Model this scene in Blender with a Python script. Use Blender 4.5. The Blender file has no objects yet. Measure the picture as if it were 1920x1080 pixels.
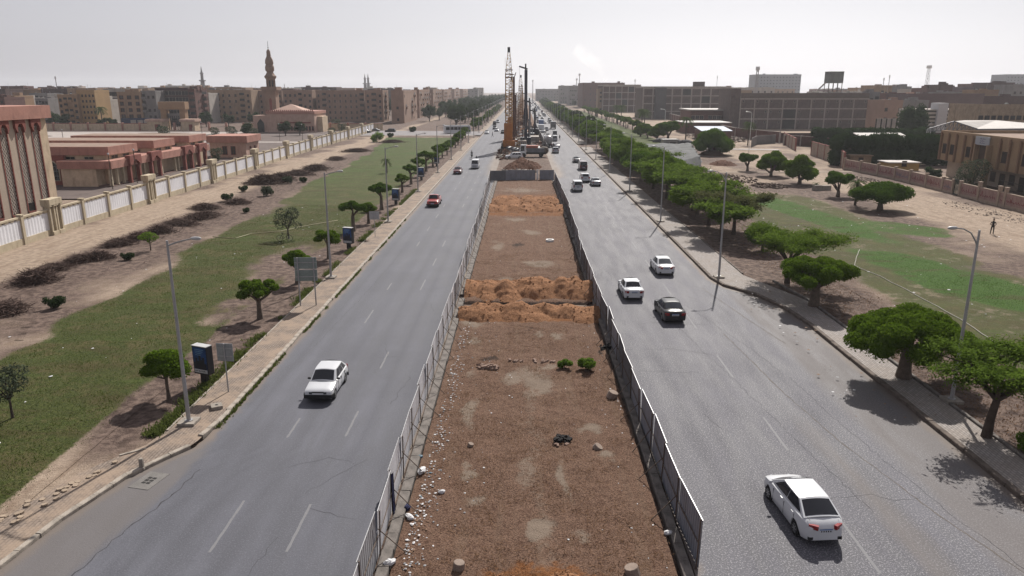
import bpy, math, random
import numpy as np
from mathutils import Vector, Matrix, Euler
R = random.Random(7)
RN = np.random.default_rng(7)
SC = bpy.context.scene
COL = SC.collection
PI = math.pi

# ------------------------------------------------------------------ camera, sky, sun, exposure
FPX, HZN, HCAM = 1390.0, 168.0, 16.0
PITCH = math.atan((540 - HZN) / FPX)
YAW = math.atan(20 * math.cos(PITCH) / FPX)
cam_d = bpy.data.cameras.new('camera')
cam_d.sensor_width = 36.0
cam_d.lens = FPX / 1920 * 36.0
cam_d.clip_start = 0.3
cam_d.clip_end = 9000
cam = bpy.data.objects.new('camera', cam_d)
COL.objects.link(cam)
cam.location = (0, 0, HCAM)
cam.rotation_euler = (PI / 2 - PITCH, 0, YAW)
SC.camera = cam

SUN_EL = math.radians(42)
SUN_AZ = math.atan2(0.29, 0.957)          # clockwise from +Y
world = bpy.data.worlds.new('World')
SC.world = world
world.use_nodes = True
wn = world.node_tree
wn.nodes.clear()
sky = wn.nodes.new('ShaderNodeTexSky')
sky.sky_type = 'NISHITA'
sky.sun_disc = False
sky.sun_elevation = SUN_EL
sky.sun_rotation = SUN_AZ
sky.air_density = 1.0
sky.dust_density = 1.6
sky.ozone_density = 1.0
hsv = wn.nodes.new('ShaderNodeHueSaturation')
hsv.inputs['Saturation'].default_value = 0.13
hsv.inputs['Value'].default_value = 1.0
veil = wn.nodes.new('ShaderNodeMix')
veil.data_type = 'RGBA'
veil.inputs[0].default_value = 0.26
veil.inputs[7].default_value = (7.3, 6.9, 8.6, 1)
bg = wn.nodes.new('ShaderNodeBackground')
bg.inputs['Strength'].default_value = 0.066
wo = wn.nodes.new('ShaderNodeOutputWorld')
wn.links.new(sky.outputs[0], hsv.inputs['Color'])
wn.links.new(hsv.outputs[0], veil.inputs[6])
wn.links.new(veil.outputs[2], bg.inputs['Color'])
wn.links.new(bg.outputs[0], wo.inputs['Surface'])

sun_d = bpy.data.lights.new('sun', 'SUN')
sun_d.energy = 5.0
sun_d.angle = math.radians(0.6)
sun_d.color = (1.0, 0.95, 0.88)
sun = bpy.data.objects.new('sun', sun_d)
COL.objects.link(sun)
sun.rotation_euler = (PI / 2 - SUN_EL, 0, PI - SUN_AZ)
sun.location = (30, 60, 80)

SC.view_settings.view_transform = 'Standard'
SC.view_settings.look = 'None'
SC.view_settings.exposure = 0.4
SC.view_settings.gamma = 1.0
SC.view_settings.use_curve_mapping = False
SC.render.engine = 'CYCLES'
SC.cycles.use_denoising = True
SC.cycles.max_bounces = 6
SC.cycles.diffuse_bounces = 2
SC.cycles.glossy_bounces = 2
SC.cycles.transmission_bounces = 2
SC.cycles.transparent_max_bounces = 6
SC.cycles.volume_bounces = 0

# ------------------------------------------------------------------ helpers
_ct, _st, _cy, _sy = math.cos(PITCH), math.sin(PITCH), math.cos(YAW), math.sin(YAW)

def at(px, py, z=0.0):
    """place on the level z that the photograph shows at this pixel (used to read plan positions)"""
    u, v = (px - 960) / FPX, (540 - py) / FPX
    d = (u, _ct + v * _st, -_st + v * _ct)
    t = (z - HCAM) / d[2]
    x, y = d[0] * t, d[1] * t
    return (x * _cy - y * _sy, x * _sy + y * _cy)

def xat(px, y, z=8.0):
    """plan x at distance y of a column of the photograph"""
    u = (px - 960) / FPX
    zc = y * _ct + (HCAM - z) * _st
    return u * zc - y * _sy

def zat(py, y):
    """height at distance y of a row of the photograph"""
    v = (540 - py) / FPX
    return HCAM + y * (v * _ct - _st) / (_ct + v * _st)

def props(o, label=None, cat=None, group=None, kind=None):
    if label: o['label'] = label
    if cat: o['category'] = cat
    if group: o['group'] = group
    if kind: o['kind'] = kind
    return o

def thing(name, label, cat, loc=(0, 0, 0), rz=0.0, group=None):
    o = bpy.data.objects.new(name, None)
    COL.objects.link(o)
    o.empty_display_size = 0.3
    o.location = loc
    o.rotation_euler = (0, 0, rz)
    return props(o, label, cat, group)

def copy_tree(o, parent=None, loc=None, rz=None, label=None, scale=None):
    c = o.copy()
    COL.objects.link(c)
    c.parent = parent
    if loc is not None: c.location = loc
    if rz is not None: c.rotation_euler = (0, 0, rz)
    if scale is not None: c.scale = (scale,) * 3 if not hasattr(scale, '__len__') else scale
    if label: c['label'] = label
    for ch in list(o.children):
        copy_tree(ch, c)
    return c

def link(name, me, mats, parent=None, loc=None, rz=0.0):
    o = bpy.data.objects.new(name, me)
    COL.objects.link(o)
    if mats is not None:
        for m in (mats if isinstance(mats, (list, tuple)) else [mats]):
            me.materials.append(m)
    if parent: o.parent = parent
    if loc is not None: o.location = loc
    o.rotation_euler = (0, 0, rz)
    return o

def inst(name, me, parent=None, loc=(0, 0, 0), rot=(0, 0, 0), scale=None):
    o = bpy.data.objects.new(name, me)
    COL.objects.link(o)
    if parent: o.parent = parent
    o.location = loc
    o.rotation_euler = rot
    if scale is not None: o.scale = scale if hasattr(scale, '__len__') else (scale,) * 3
    return o

class MB:
    def __init__(s):
        s.v, s.f, s.m = [], [], []
        s.cur = 0
    def add(s, vs, fs):
        b = len(s.v)
        s.v += [tuple(p) for p in vs]
        for f in fs:
            s.f.append([i + b for i in f])
            s.m.append(s.cur)
        return s
    def quad(s, a, b, c, d):
        return s.add([a, b, c, d], [(0, 1, 2, 3)])
    def box(s, x0, x1, y0, y1, z0, z1):
        vs = [(x0, y0, z0), (x1, y0, z0), (x1, y1, z0), (x0, y1, z0), (x0, y0, z1), (x1, y0, z1), (x1, y1, z1), (x0, y1, z1)]
        return s.add(vs, [(3, 2, 1, 0), (4, 5, 6, 7), (0, 1, 5, 4), (1, 2, 6, 5), (2, 3, 7, 6), (3, 0, 4, 7)])
    def obox(s, c, size, rz=0.0, rx=0.0, ry=0.0):
        m = Euler((rx, ry, rz)).to_matrix()
        hx, hy, hz = size[0] / 2, size[1] / 2, size[2] / 2
        vs = []
        for z in (-hz, hz):
            for x, y in ((-hx, -hy), (hx, -hy), (hx, hy), (-hx, hy)):
                p = m @ Vector((x, y, z))
                vs.append((p.x + c[0], p.y + c[1], p.z + c[2]))
        return s.add(vs, [(3, 2, 1, 0), (4, 5, 6, 7), (0, 1, 5, 4), (1, 2, 6, 5), (2, 3, 7, 6), (3, 0, 4, 7)])
    def bar(s, a, b, w, h=None):
        """square bar between two points"""
        return s.tube([a, b], [w * 0.7071, (h or w) * 0.7071], 4)
    def tube(s, pts, rad, n=6, cap=True, squash=None):
        pts = [Vector(p) for p in pts]
        if not hasattr(rad, '__len__'): rad = [rad] * len(pts)
        rings = []
        up = Vector((0, 0, 1))
        prev = None
        for i, p in enumerate(pts):
            d = (pts[min(i + 1, len(pts) - 1)] - pts[max(i - 1, 0)])
            if d.length < 1e-9: d = Vector((0, 0, 1))
            d.normalize()
            if prev is None:
                ref = up if abs(d.z) < 0.95 else Vector((1, 0, 0))
                a = d.cross(ref).normalized()
            else:
                a = (prev - d * prev.dot(d))
                a = a.normalized() if a.length > 1e-6 else d.orthogonal().normalized()
            prev = a
            b = d.cross(a)
            ring = []
            for k in range(n):
                t = 2 * PI * k / n + (PI / 4 if n == 4 else 0)
                ring.append(p + (a * math.cos(t) + b * math.sin(t)) * rad[i])
            rings.append(ring)
        vs = [q for r_ in rings for q in r_]
        fs = []
        for i in range(len(pts) - 1):
            for k in range(n):
                k2 = (k + 1) % n
                fs.append((i * n + k, i * n + k2, (i + 1) * n + k2, (i + 1) * n + k))
        if cap:
            fs.append(tuple(range(n - 1, -1, -1)))
            fs.append(tuple((len(pts) - 1) * n + k for k in range(n)))
        return s.add(vs, fs)
    def lathe(s, prof, n=16, c=(0, 0, 0), axis='z', cap=True):
        vs = []
        for r, z in prof:
            for k in range(n):
                t = 2 * PI * k / n
                if axis == 'z': p = (c[0] + r * math.cos(t), c[1] + r * math.sin(t), c[2] + z)
                elif axis == 'x': p = (c[0] + z, c[1] + r * math.cos(t), c[2] + r * math.sin(t))
                else: p = (c[0] + r * math.sin(t), c[1] + z, c[2] + r * math.cos(t))
                vs.append(p)
        fs = []
        for i in range(len(prof) - 1):
            for k in range(n):
                k2 = (k + 1) % n
                fs.append((i * n + k, i * n + k2, (i + 1) * n + k2, (i + 1) * n + k))
        if cap:
            fs.append(tuple(range(n - 1, -1, -1)))
            fs.append(tuple((len(prof) - 1) * n + k for k in range(n)))
        return s.add(vs, fs)
    def prism(s, poly, z0, z1):
        n = len(poly)
        vs = [(x, y, z0) for x, y in poly] + [(x, y, z1) for x, y in poly]
        fs = [tuple(range(n - 1, -1, -1)), tuple(range(n, 2 * n))]
        fs += [(i, (i + 1) % n, n + (i + 1) % n, n + i) for i in range(n)]
        return s.add(vs, fs)
    def prism_y(s, poly, y0, y1):
        """outline in (x, z) pushed along y"""
        n = len(poly)
        vs = [(x, y0, z) for x, z in poly] + [(x, y1, z) for x, z in poly]
        fs = [tuple(range(n)), tuple(range(2 * n - 1, n - 1, -1))]
        fs += [((i + 1) % n, i, n + i, n + (i + 1) % n) for i in range(n)]
        return s.add(vs, fs)
    def prism_x(s, poly, x0, x1):
        """outline in (y, z) pushed along x"""
        n = len(poly)
        vs = [(x0, y, z) for y, z in poly] + [(x1, y, z) for y, z in poly]
        fs = [tuple(range(n - 1, -1, -1)), tuple(range(n, 2 * n))]
        fs += [(i, (i + 1) % n, n + (i + 1) % n, n + i) for i in range(n)]
        return s.add(vs, fs)
    def ball(s, c, r, seg=8, rings=5, jit=0.0):
        if not hasattr(r, '__len__'): r = (r, r, r)
        vs = [(c[0], c[1], c[2] - r[2])]
        for i in range(1, rings):
            ph = -PI / 2 + PI * i / rings
            for k in range(seg):
                t = 2 * PI * (k + 0.5 * (i % 2)) / seg
                q = 1 + (R.uniform(-jit, jit) if jit else 0)
                vs.append((c[0] + r[0] * q * math.cos(ph) * math.cos(t), c[1] + r[1] * q * math.cos(ph) * math.sin(t), c[2] + r[2] * q * math.sin(ph)))
        vs.append((c[0], c[1], c[2] + r[2]))
        fs = [(0, 1 + (k + 1) % seg, 1 + k) for k in range(seg)]
        for i in range(rings - 2):
            a, b = 1 + i * seg, 1 + (i + 1) * seg
            fs += [(a + k, a + (k + 1) % seg, b + (k + 1) % seg, b + k) for k in range(seg)]
        t = len(vs) - 1
        a = 1 + (rings - 2) * seg
        fs += [(t, a + k, a + (k + 1) % seg) for k in range(seg)]
        return s.add(vs, fs)
    def mesh(s, name, smooth=None):
        me = bpy.data.meshes.new(name)
        me.from_pydata(s.v, [], s.f)
        if any(s.m): me.polygons.foreach_set('material_index', s.m)
        if smooth is not None:
            me.polygons.foreach_set('use_smooth', [True] * len(me.polygons))
            if smooth < 3: me.set_sharp_from_angle(angle=smooth)
        me.update()
        return me
    def build(s, name, mats, parent=None, smooth=None, loc=None, rz=0.0):
        return link(name, s.mesh(name, smooth), mats, parent, loc, rz)

def np_mesh(name, V, k=4):
    """V: (n, k, 3) loose polygons"""
    n = V.shape[0]
    me = bpy.data.meshes.new(name)
    me.vertices.add(n * k)
    me.vertices.foreach_set('co', V.astype(np.float32).ravel())
    me.loops.add(n * k)
    me.loops.foreach_set('vertex_index', np.arange(n * k, dtype=np.int32))
    me.polygons.add(n)
    me.polygons.foreach_set('loop_start', np.arange(0, n * k, k, dtype=np.int32))
    me.polygons.foreach_set('loop_total', np.full(n, k, dtype=np.int32))
    me.update(calc_edges=True)
    return me

def grid_mesh(name, X, Y, Z, keep=None, attr=None, smooth=True):
    """X, Y, Z: (ny, nx) arrays; keep: (ny-1, nx-1) bool; attr: (ny, nx, 4) colour attribute 'zone'"""
    ny, nx = X.shape
    idx = np.arange(ny * nx).reshape(ny, nx)
    q = np.stack([idx[:-1, :-1], idx[:-1, 1:], idx[1:, 1:], idx[1:, :-1]], -1)
    q = q[keep] if keep is not None else q.reshape(-1, 4)
    used = np.unique(q)
    remap = np.full(ny * nx, -1, dtype=np.int64)
    remap[used] = np.arange(len(used))
    q = remap[q].astype(np.int32)
    co = np.stack([X.ravel(), Y.ravel(), Z.ravel()], -1)[used].astype(np.float32)
    me = bpy.data.meshes.new(name)
    me.vertices.add(len(co))
    me.vertices.foreach_set('co', co.ravel())
    n = len(q)
    me.loops.add(n * 4)
    me.loops.foreach_set('vertex_index', q.ravel())
    me.polygons.add(n)
    me.polygons.foreach_set('loop_start', np.arange(0, n * 4, 4, dtype=np.int32))
    me.polygons.foreach_set('loop_total', np.full(n, 4, dtype=np.int32))
    if smooth: me.polygons.foreach_set('use_smooth', np.ones(n, dtype=bool))
    if attr is not None:
        a = me.color_attributes.new('zone', 'FLOAT_COLOR', 'POINT')
        a.data.foreach_set('color', attr.reshape(-1, 4)[used].astype(np.float32).ravel())
    me.update(calc_edges=True)
    return me

_perm = RN.permutation(512)
def vnoise(x, y, seed=0):
    """smooth value noise, 0..1"""
    xi, yi = np.floor(x).astype(int), np.floor(y).astype(int)
    fx, fy = x - xi, y - yi
    fx, fy = fx * fx * (3 - 2 * fx), fy * fy * (3 - 2 * fy)
    def h(a, b):
        return _perm[(_perm[(a + seed * 17) % 512] + b) % 512] / 511.0
    a, b, c, d = h(xi, yi), h(xi + 1, yi), h(xi, yi + 1), h(xi + 1, yi + 1)
    return (a * (1 - fx) + b * fx) * (1 - fy) + (c * (1 - fx) + d * fx) * fy
def fbm(x, y, o=4, seed=0):
    s, a, t = 0, 0.5, 0
    for i in range(o):
        s = s + a * vnoise(x * 2 ** i, y * 2 ** i, seed + i)
        t += a
        a *= 0.5
    return s / t
def sstep(a, b, x):
    t = np.clip((x - a) / (b - a), 0, 1)
    return t * t * (3 - 2 * t)

# ------------------------------------------------------------------ materials
class NT:
    def __init__(s, name):
        s.mat = bpy.data.materials.new(name)
        s.mat.use_nodes = True
        s.t = s.mat.node_tree
        s.t.nodes.clear()
        s.out = s.t.nodes.new('ShaderNodeOutputMaterial')
    def n(s, typ, **kw):
        nd = s.t.nodes.new('ShaderNode' + typ)
        for k, v in kw.items():
            setattr(nd, k, v)
        return nd
    def l(s, a, b):
        s.t.links.new(a, b)
    def val(s, sock, v):
        if hasattr(v, 'is_output') or isinstance(v, bpy.types.NodeSocket): s.l(v, sock)
        else: sock.default_value = v
    def noise(s, vec, scale, detail=3, rough=0.55, dist=0.0):
        nd = s.n('TexNoise')
        if vec is not None: s.l(vec, nd.inputs['Vector'])
        nd.inputs['Scale'].default_value = scale
        nd.inputs['Detail'].default_value = detail
        nd.inputs['Roughness'].default_value = rough
        nd.inputs['Distortion'].default_value = dist
        return nd.outputs['Fac']
    def ramp(s, fac, a, b, lo=0.0, hi=1.0):
        nd = s.n('MapRange')
        nd.interpolation_type = 'SMOOTHSTEP'
        s.l(fac, nd.inputs['Value'])
        nd.inputs['From Min'].default_value = a
        nd.inputs['From Max'].default_value = b
        nd.inputs['To Min'].default_value = lo
        nd.inputs['To Max'].default_value = hi
        return nd.outputs['Result']
    def mix(s, fac, a, b, typ='MIX'):
        nd = s.n('Mix', data_type='RGBA', blend_type=typ)
        s.val(nd.inputs[0], fac)
        s.val(nd.inputs[6], a if not isinstance(a, tuple) or len(a) == 4 else (*a, 1))
        s.val(nd.inputs[7], b if not isinstance(b, tuple) or len(b) == 4 else (*b, 1))
        return nd.outputs[2]
    def math(s, op, a, b=0.0, clamp=False):
        nd = s.n('Math', operation=op)
        nd.use_clamp = clamp
        s.val(nd.inputs[0], a)
        s.val(nd.inputs[1], b)
        return nd.outputs[0]
    def objc(s):
        return s.n('TexCoord').outputs['Object']
    def pos(s):
        return s.n('NewGeometry').outputs['Position']
    def mapping(s, vec, scale=(1, 1, 1), rot=(0, 0, 0)):
        nd = s.n('Mapping')
        s.l(vec, nd.inputs['Vector'])
        nd.inputs['Scale'].default_value = scale
        nd.inputs['Rotation'].default_value = rot
        return nd.outputs[0]
    def bump(s, h, strength=0.3, dist=0.05, normal=None):
        nd = s.n('Bump')
        nd.inputs['Strength'].default_value = strength
        nd.inputs['Distance'].default_value = dist
        s.l(h, nd.inputs['Height'])
        if normal is not None: s.l(normal, nd.inputs['Normal'])
        return nd.outputs[0]
    def bsdf(s, col, rough=0.8, metal=0.0, spec=0.4, normal=None, coat=0.0):
        b = s.n('BsdfPrincipled')
        s.val(b.inputs['Base Color'], col if not isinstance(col, tuple) or len(col) == 4 else (*col, 1))
        s.val(b.inputs['Roughness'], rough)
        s.val(b.inputs['Metallic'], metal)
        b.inputs['Specular IOR Level'].default_value = spec
        if coat:
            b.inputs['Coat Weight'].default_value = coat
            b.inputs['Coat Roughness'].default_value = 0.06
        if normal is not None: s.l(normal, b.inputs['Normal'])
        s.l(b.outputs[0], s.out.inputs['Surface'])
        return b

def srgb(r, g, b):
    k = 0.3 * r + 0.55 * g + 0.15 * b
    r, g, b = (k + (c - k) * 0.88 for c in (r, g, b))
    f = lambda c: (c / 255 / 12.92) if c / 255 <= 0.04045 else ((c / 255 + 0.055) / 1.055) ** 2.4
    return (f(r) * 0.6, f(g) * 0.6, f(b) * 0.6)   # tone seen in full daylight -> base colour

_mats = {}
def M(name, col, rough=0.85, var=0.18, scale=1.5, bump=0.0, bscale=20.0, metal=0.0, spec=0.3, stain=None, stain_amt=0.0, coat=0.0):
    """plain procedural surface: base colour broken by two noises, optional stains and relief"""
    if name in _mats: return _mats[name]
    t = NT(name)
    o = t.objc()
    f1 = t.noise(o, scale, 5, 0.62)
    f2 = t.noise(o, scale * 9.3, 3, 0.6)
    f = t.math('ADD', t.math('MULTIPLY', f1, 0.65), t.math('MULTIPLY', f2, 0.35))
    dark = tuple(c * (1 - var * 1.6) for c in col)
    lite = tuple(min(1, c * (1 + var * 1.2)) for c in col)
    c = t.mix(t.ramp(f, 0.3, 0.7), dark, lite)
    if stain is not None:
        st = t.noise(t.mapping(o, (1, 1, 0.25)), scale * 2.1, 4, 0.65)
        c = t.mix(t.ramp(st, 0.5, 0.72, 0, stain_amt), c, stain)
    nrm = t.bump(t.noise(o, bscale, 3), 0.5, bump) if bump else None
    t.bsdf(c, rough, metal, spec, nrm, coat)
    _mats[name] = t.mat
    return t.mat

def leaf_mat(name, col, col2, trans=0.35, rough=0.5):
    t = NT(name)
    g = t.n('NewGeometry')
    f = t.noise(t.objc(), 1.3, 3)
    rnd = g.outputs['Random Per Island']
    c = t.mix(t.math('ADD', t.math('MULTIPLY', f, 0.55), t.math('MULTIPLY', rnd, 0.5), True), col, col2)
    b = t.n('BsdfDiffuse')
    t.l(c, b.inputs['Color'])
    tr = t.n('BsdfTranslucent')
    t.l(t.mix(0.5, c, tuple(min(1, k * 1.6) for k in col2)), tr.inputs['Color'])
    mx = t.n('MixShader')
    mx.inputs[0].default_value = trans
    t.l(b.outputs[0], mx.inputs[1])
    t.l(tr.outputs[0], mx.inputs[2])
    t.l(mx.outputs[0], t.out.inputs['Surface'])
    return t.mat

# ------------------------------------------------------------------ the ground
def XL(y):      # outer edge of the left road
    return np.interp(y, [10, 22, 25, 28.5, 31.2, 60, 5000], [-18.2, -18.0, -17.6, -16.7, -15.0, -14.85, -14.85])
def XR(y):      # outer edge of the right road
    return np.interp(y, [10, 50, 54, 57.6, 60.5, 63, 5000], [20.2, 20.1, 19.7, 18.7, 16.9, 16.45, 16.45])
XFL, XFR = -5.05, 5.95   # hoardings

SAND = srgb(196, 170, 140)
EARTH = srgb(142, 116, 96)
DARKE = srgb(98, 76, 64)
def terrain_mat(name, grassy):
    t = NT(name)
    p = t.pos()
    z = t.n('VertexColor', layer_name='zone')
    sep = t.n('SeparateColor')
    t.l(z.outputs['Color'], sep.inputs[0])
    gr, viv, soil = sep.outputs[0], sep.outputs[1], sep.outputs[2]
    n1 = t.noise(p, 0.35, 5, 0.6)
    n2 = t.noise(p, 1.7, 5, 0.65)
    n3 = t.noise(p, 9.0, 4, 0.7)
    st = t.noise(t.mapping(p, (1.6, 0.22, 1)), 0.8, 4, 0.6)
    nn = t.math('ADD', t.math('MULTIPLY', n1, 0.4), t.math('ADD', t.math('MULTIPLY', n2, 0.35), t.math('MULTIPLY', n3, 0.25)))
    sand = t.mix(t.ramp(n2, 0.3, 0.7), srgb(166, 144, 124), srgb(204, 181, 158))
    sand = t.mix(t.ramp(st, 0.45, 0.7, 0, 0.55), sand, srgb(150, 124, 102))
    earth = t.mix(t.ramp(n2, 0.32, 0.68), srgb(88, 70, 63), srgb(150, 127, 114))
    earth = t.mix(t.ramp(n3, 0.52, 0.7, 0, 0.7), earth, srgb(84, 65, 56))
    s_amt = t.ramp(t.math('ADD', soil, t.math('MULTIPLY', t.math('SUBTRACT', nn, 0.5), 1.3)), 0.3, 0.7)
    base = t.mix(s_amt, sand, earth)
    base = t.mix(t.ramp(n3, 0.58, 0.75, 0, 0.5), base, srgb(120, 98, 82))
    grass = t.mix(t.ramp(n3, 0.3, 0.7), srgb(54, 66, 27), srgb(98, 106, 48))
    dry = t.mix(n3, srgb(90, 80, 48), srgb(132, 116, 78))
    d_amt = t.ramp(t.math('ADD', t.math('MULTIPLY', n1, 0.6), t.math('MULTIPLY', n2, 0.4)), 0.46, 0.62)
    grass = t.mix(t.math('MULTIPLY', d_amt, 0.7), grass, dry)
    live = t.mix(t.ramp(n3, 0.3, 0.7), srgb(46, 80, 18), srgb(86, 126, 36))
    grass = t.mix(t.ramp(t.math('ADD', viv, t.math('MULTIPLY', t.math('SUBTRACT', nn, 0.5), 1.1)), 0.25, 0.75), grass, live)
    sw = t.noise(t.mapping(p, (.18, .55, 1)), 1.0, 4, .6, .6)
    grass = t.mix(t.ramp(sw, .5, .66, 0, .6), grass, srgb(88, 78, 46))
    grass = t.mix(t.ramp(sw, .46, .3, 0, .45), grass, srgb(84, 104, 38))
    g_amt = t.ramp(t.math('ADD', gr, t.math('MULTIPLY', t.math('SUBTRACT', nn, 0.5), 1.5)), 0.36, 0.62)
    c = t.mix(g_amt, base, grass)
    h = t.math('ADD', t.math('MULTIPLY', n3, 0.7), t.math('MULTIPLY', t.noise(p, 28, 2), 0.3))
    t.bsdf(c, 0.95, 0, 0.15, t.bump(h, 0.9, 0.12))
    return t.mat
T_MAT = terrain_mat('earth_and_grass', True)

gx = np.concatenate([np.array([-3000, -2200, -1500, -1000, -700, -500, -380, -300, -240]), np.arange(-200, -64, 4.0), np.arange(-62, 92, 0.65), np.arange(93, 220, 4.0), np.array([240, 300, 380, 500, 700, 1000, 1500, 2200, 3000])])
gy = np.concatenate([np.array([-40, -20, -5, 5]), np.arange(12, 160, 0.65), np.arange(160.5, 330, 2.0), 330 * 1.045 ** np.arange(0, 58)])
gy = gy[gy < 4000]
GX, GY = np.meshgrid(gx, gy)
def zones(X, Y):
    n = fbm(X * 0.12, Y * 0.12, 4, 3)
    n2 = fbm(X * 0.4, Y * 0.4, 3, 9)
    w = (n - 0.5) * 8
    # lawn on the left, between the brush line and the trimmed trees
    lb = np.interp(Y, [15, 45, 60, 72, 90, 126, 200, 258, 300], [-33, -33.5, -35, -36, -36.5, -38, -41, -48, -51])
    L = sstep(0, 3.2, X - lb + w * 0.55) * sstep(0, 1.4, (-19.9 + w * 0.16) - X) * sstep(0, 6, 262 - Y)
    dry = np.exp(-(((X + 22.5) / 3.6) ** 2 + ((Y - 69) / 9.0) ** 2)) + 0.9 * np.exp(-(((X + 19.8) / 1.7) ** 2 + ((Y - 37) / 4.0) ** 2)) + 0.8 * np.exp(-(((X + 22) / 2.0) ** 2 + ((Y - 53) / 5.0) ** 2)) + 0.8 * np.exp(-(((X + 36) / 5) ** 2 + ((Y - 100) / 9.0) ** 2)) + 0.95 * np.exp(-(((X + 34.5) / 3.5) ** 2 + ((Y - 66) / 5.0) ** 2))
    L = L * np.clip(1 - .92 * dry * (0.6 + n2 * 0.7), 0, 1)
    # lawns on the right
    def pat(cx, cy, rx, ry, a=0.0):
        u = (X - cx) * math.cos(a) + (Y - cy) * math.sin(a)
        v = -(X - cx) * math.sin(a) + (Y - cy) * math.cos(a)
        return sstep(1.25, 0.7, np.sqrt((u / rx) ** 2 + (v / ry) ** 2) + (n - 0.5) * 0.55)
    bright = np.maximum.reduce([pat(37.5, 63.5, 4.2, 12, 0.22), pat(37.5, 98, 3.2, 21, 0.12) * 0.8, pat(45, 87, 4.5, 6, 0.5) * 0.62])
    far = sstep(26.5, 29, X + w * 0.3) * sstep(46 + (Y - 200) * 0.01, 42, X + w * 0.5) * sstep(184, 196, Y + w) * sstep(640, 560, Y)
    far *= 1 - 0.8 * np.exp(-(((X - 44) / 6) ** 2 + ((Y - 215) / 14) ** 2))
    dull = sstep(27, 30, X) * sstep(46, 42.5, X + w * 0.5) * sstep(126, 112, Y) * 0.6
    dull2 = sstep(30, 33, X) * sstep(48, 44, X + w) * sstep(146, 152, Y) * sstep(184, 178, Y) * 0.35
    Rr = np.maximum.reduce([bright, far, dull, dull2])
    g = np.where(X < 0, L, Rr)
    viv = np.where(X < 0, 0.16 + 0.3 * sstep(95, 150, Y) * (0.4 + n), np.where(Y > 170, 0.42, np.clip(bright * 1.0, 0, 1)))
    soil = 0.62 + (n - 0.5) * 1.0
    soil += 0.45 * np.exp(-((X + 19.3) / 1.8) ** 2) + 0.25 * np.exp(-((X + 40.5) / 3.5) ** 2)
    soil += 0.55 * sstep(29, 24, X) * sstep(19, 21, X) + 0.4 * np.exp(-((X - 47.5) / 3.0) ** 2) * sstep(80, 95, Y) * sstep(140, 126, Y)
    soil -= 0.75 * np.exp(-((X + 49.0 - (n - 0.5) * 4) / 3.6) ** 2)            # sandy track along the white wall
    soil -= 0.8 * np.exp(-((X - 59 + np.clip(Y - 70, -20, 90) * 0.03) / 5.0) ** 2) * sstep(215, 190, Y)  # dirt track by the pink wall
    soil -= 0.35 * sstep(31.5, 27.5, Y) * sstep(-15, -17, X)
    soil -= 0.3 * np.exp(-((X + 20.5) / 2.5) ** 2) * sstep(36, 28, Y)
    soil -= 0.3 * sstep(150, 300, Y) * (X > 50)
    soil += 0.5 * sstep(296, 306, Y) * (X < 0)
    return np.clip(g, 0, 1), np.clip(viv, 0, 1), np.clip(soil, 0, 1)
g_, v_, s_ = zones(GX, GY)
zone = np.stack([g_ * 0.25, v_, s_, np.ones_like(g_)], -1)
near = np.clip(1 - GY / 500, 0, 1)
GZ = 0.07 + (fbm(GX * 0.5, GY * 0.5, 4, 5) - 0.5) * 0.16 * near + (fbm(GX * 0.06, GY * 0.06, 3, 8) - 0.5) * 0.3 * near
inroad = (GX > XL(GY) - 1.9) & (GX < XR(GY) + 1.9)
GZ = np.where(inroad, -0.12, np.where((GX > -18) & (GX < 25), np.minimum(GZ, 0.1), GZ))
GZ = np.where((GX < -57) | (GX > 72) | (GY > 330), 0.0 + (GZ - 0.07) * 0.2, GZ)
props(link('ground', grid_mesh('ground', GX, GY, GZ, None, zone), T_MAT), kind='structure')
zl = np.stack([g_, v_, s_, np.ones_like(g_)], -1)
def cellmax(a):
    return np.maximum.reduce([a[:-1, :-1], a[:-1, 1:], a[1:, :-1], a[1:, 1:]])
gm = cellmax(g_) > 0.03
xc = (GX[:-1, :-1] + GX[1:, 1:]) / 2
yc = (GY[:-1, :-1] + GY[1:, 1:]) / 2
ok = ~(cellmax(inroad.astype(float)) > 0)
for k_, cond in (('lawn', xc < 0), ('lawn', (xc > 0) & (yc < 136)), ('lawn', (xc > 0) & (yc >= 136))):
    props(link(k_, grid_mesh(k_, GX, GY, GZ + 0.03, gm & cond & ok, zl), T_MAT), kind='structure')
def ground_z(x, y):
    i = np.clip(np.searchsorted(gx, x) - 1, 0, len(gx) - 2)
    j = np.clip(np.searchsorted(gy, y) - 1, 0, len(gy) - 2)
    return float(max(GZ[j, i], GZ[j, i + 1], GZ[j + 1, i], GZ[j + 1, i + 1]))

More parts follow.
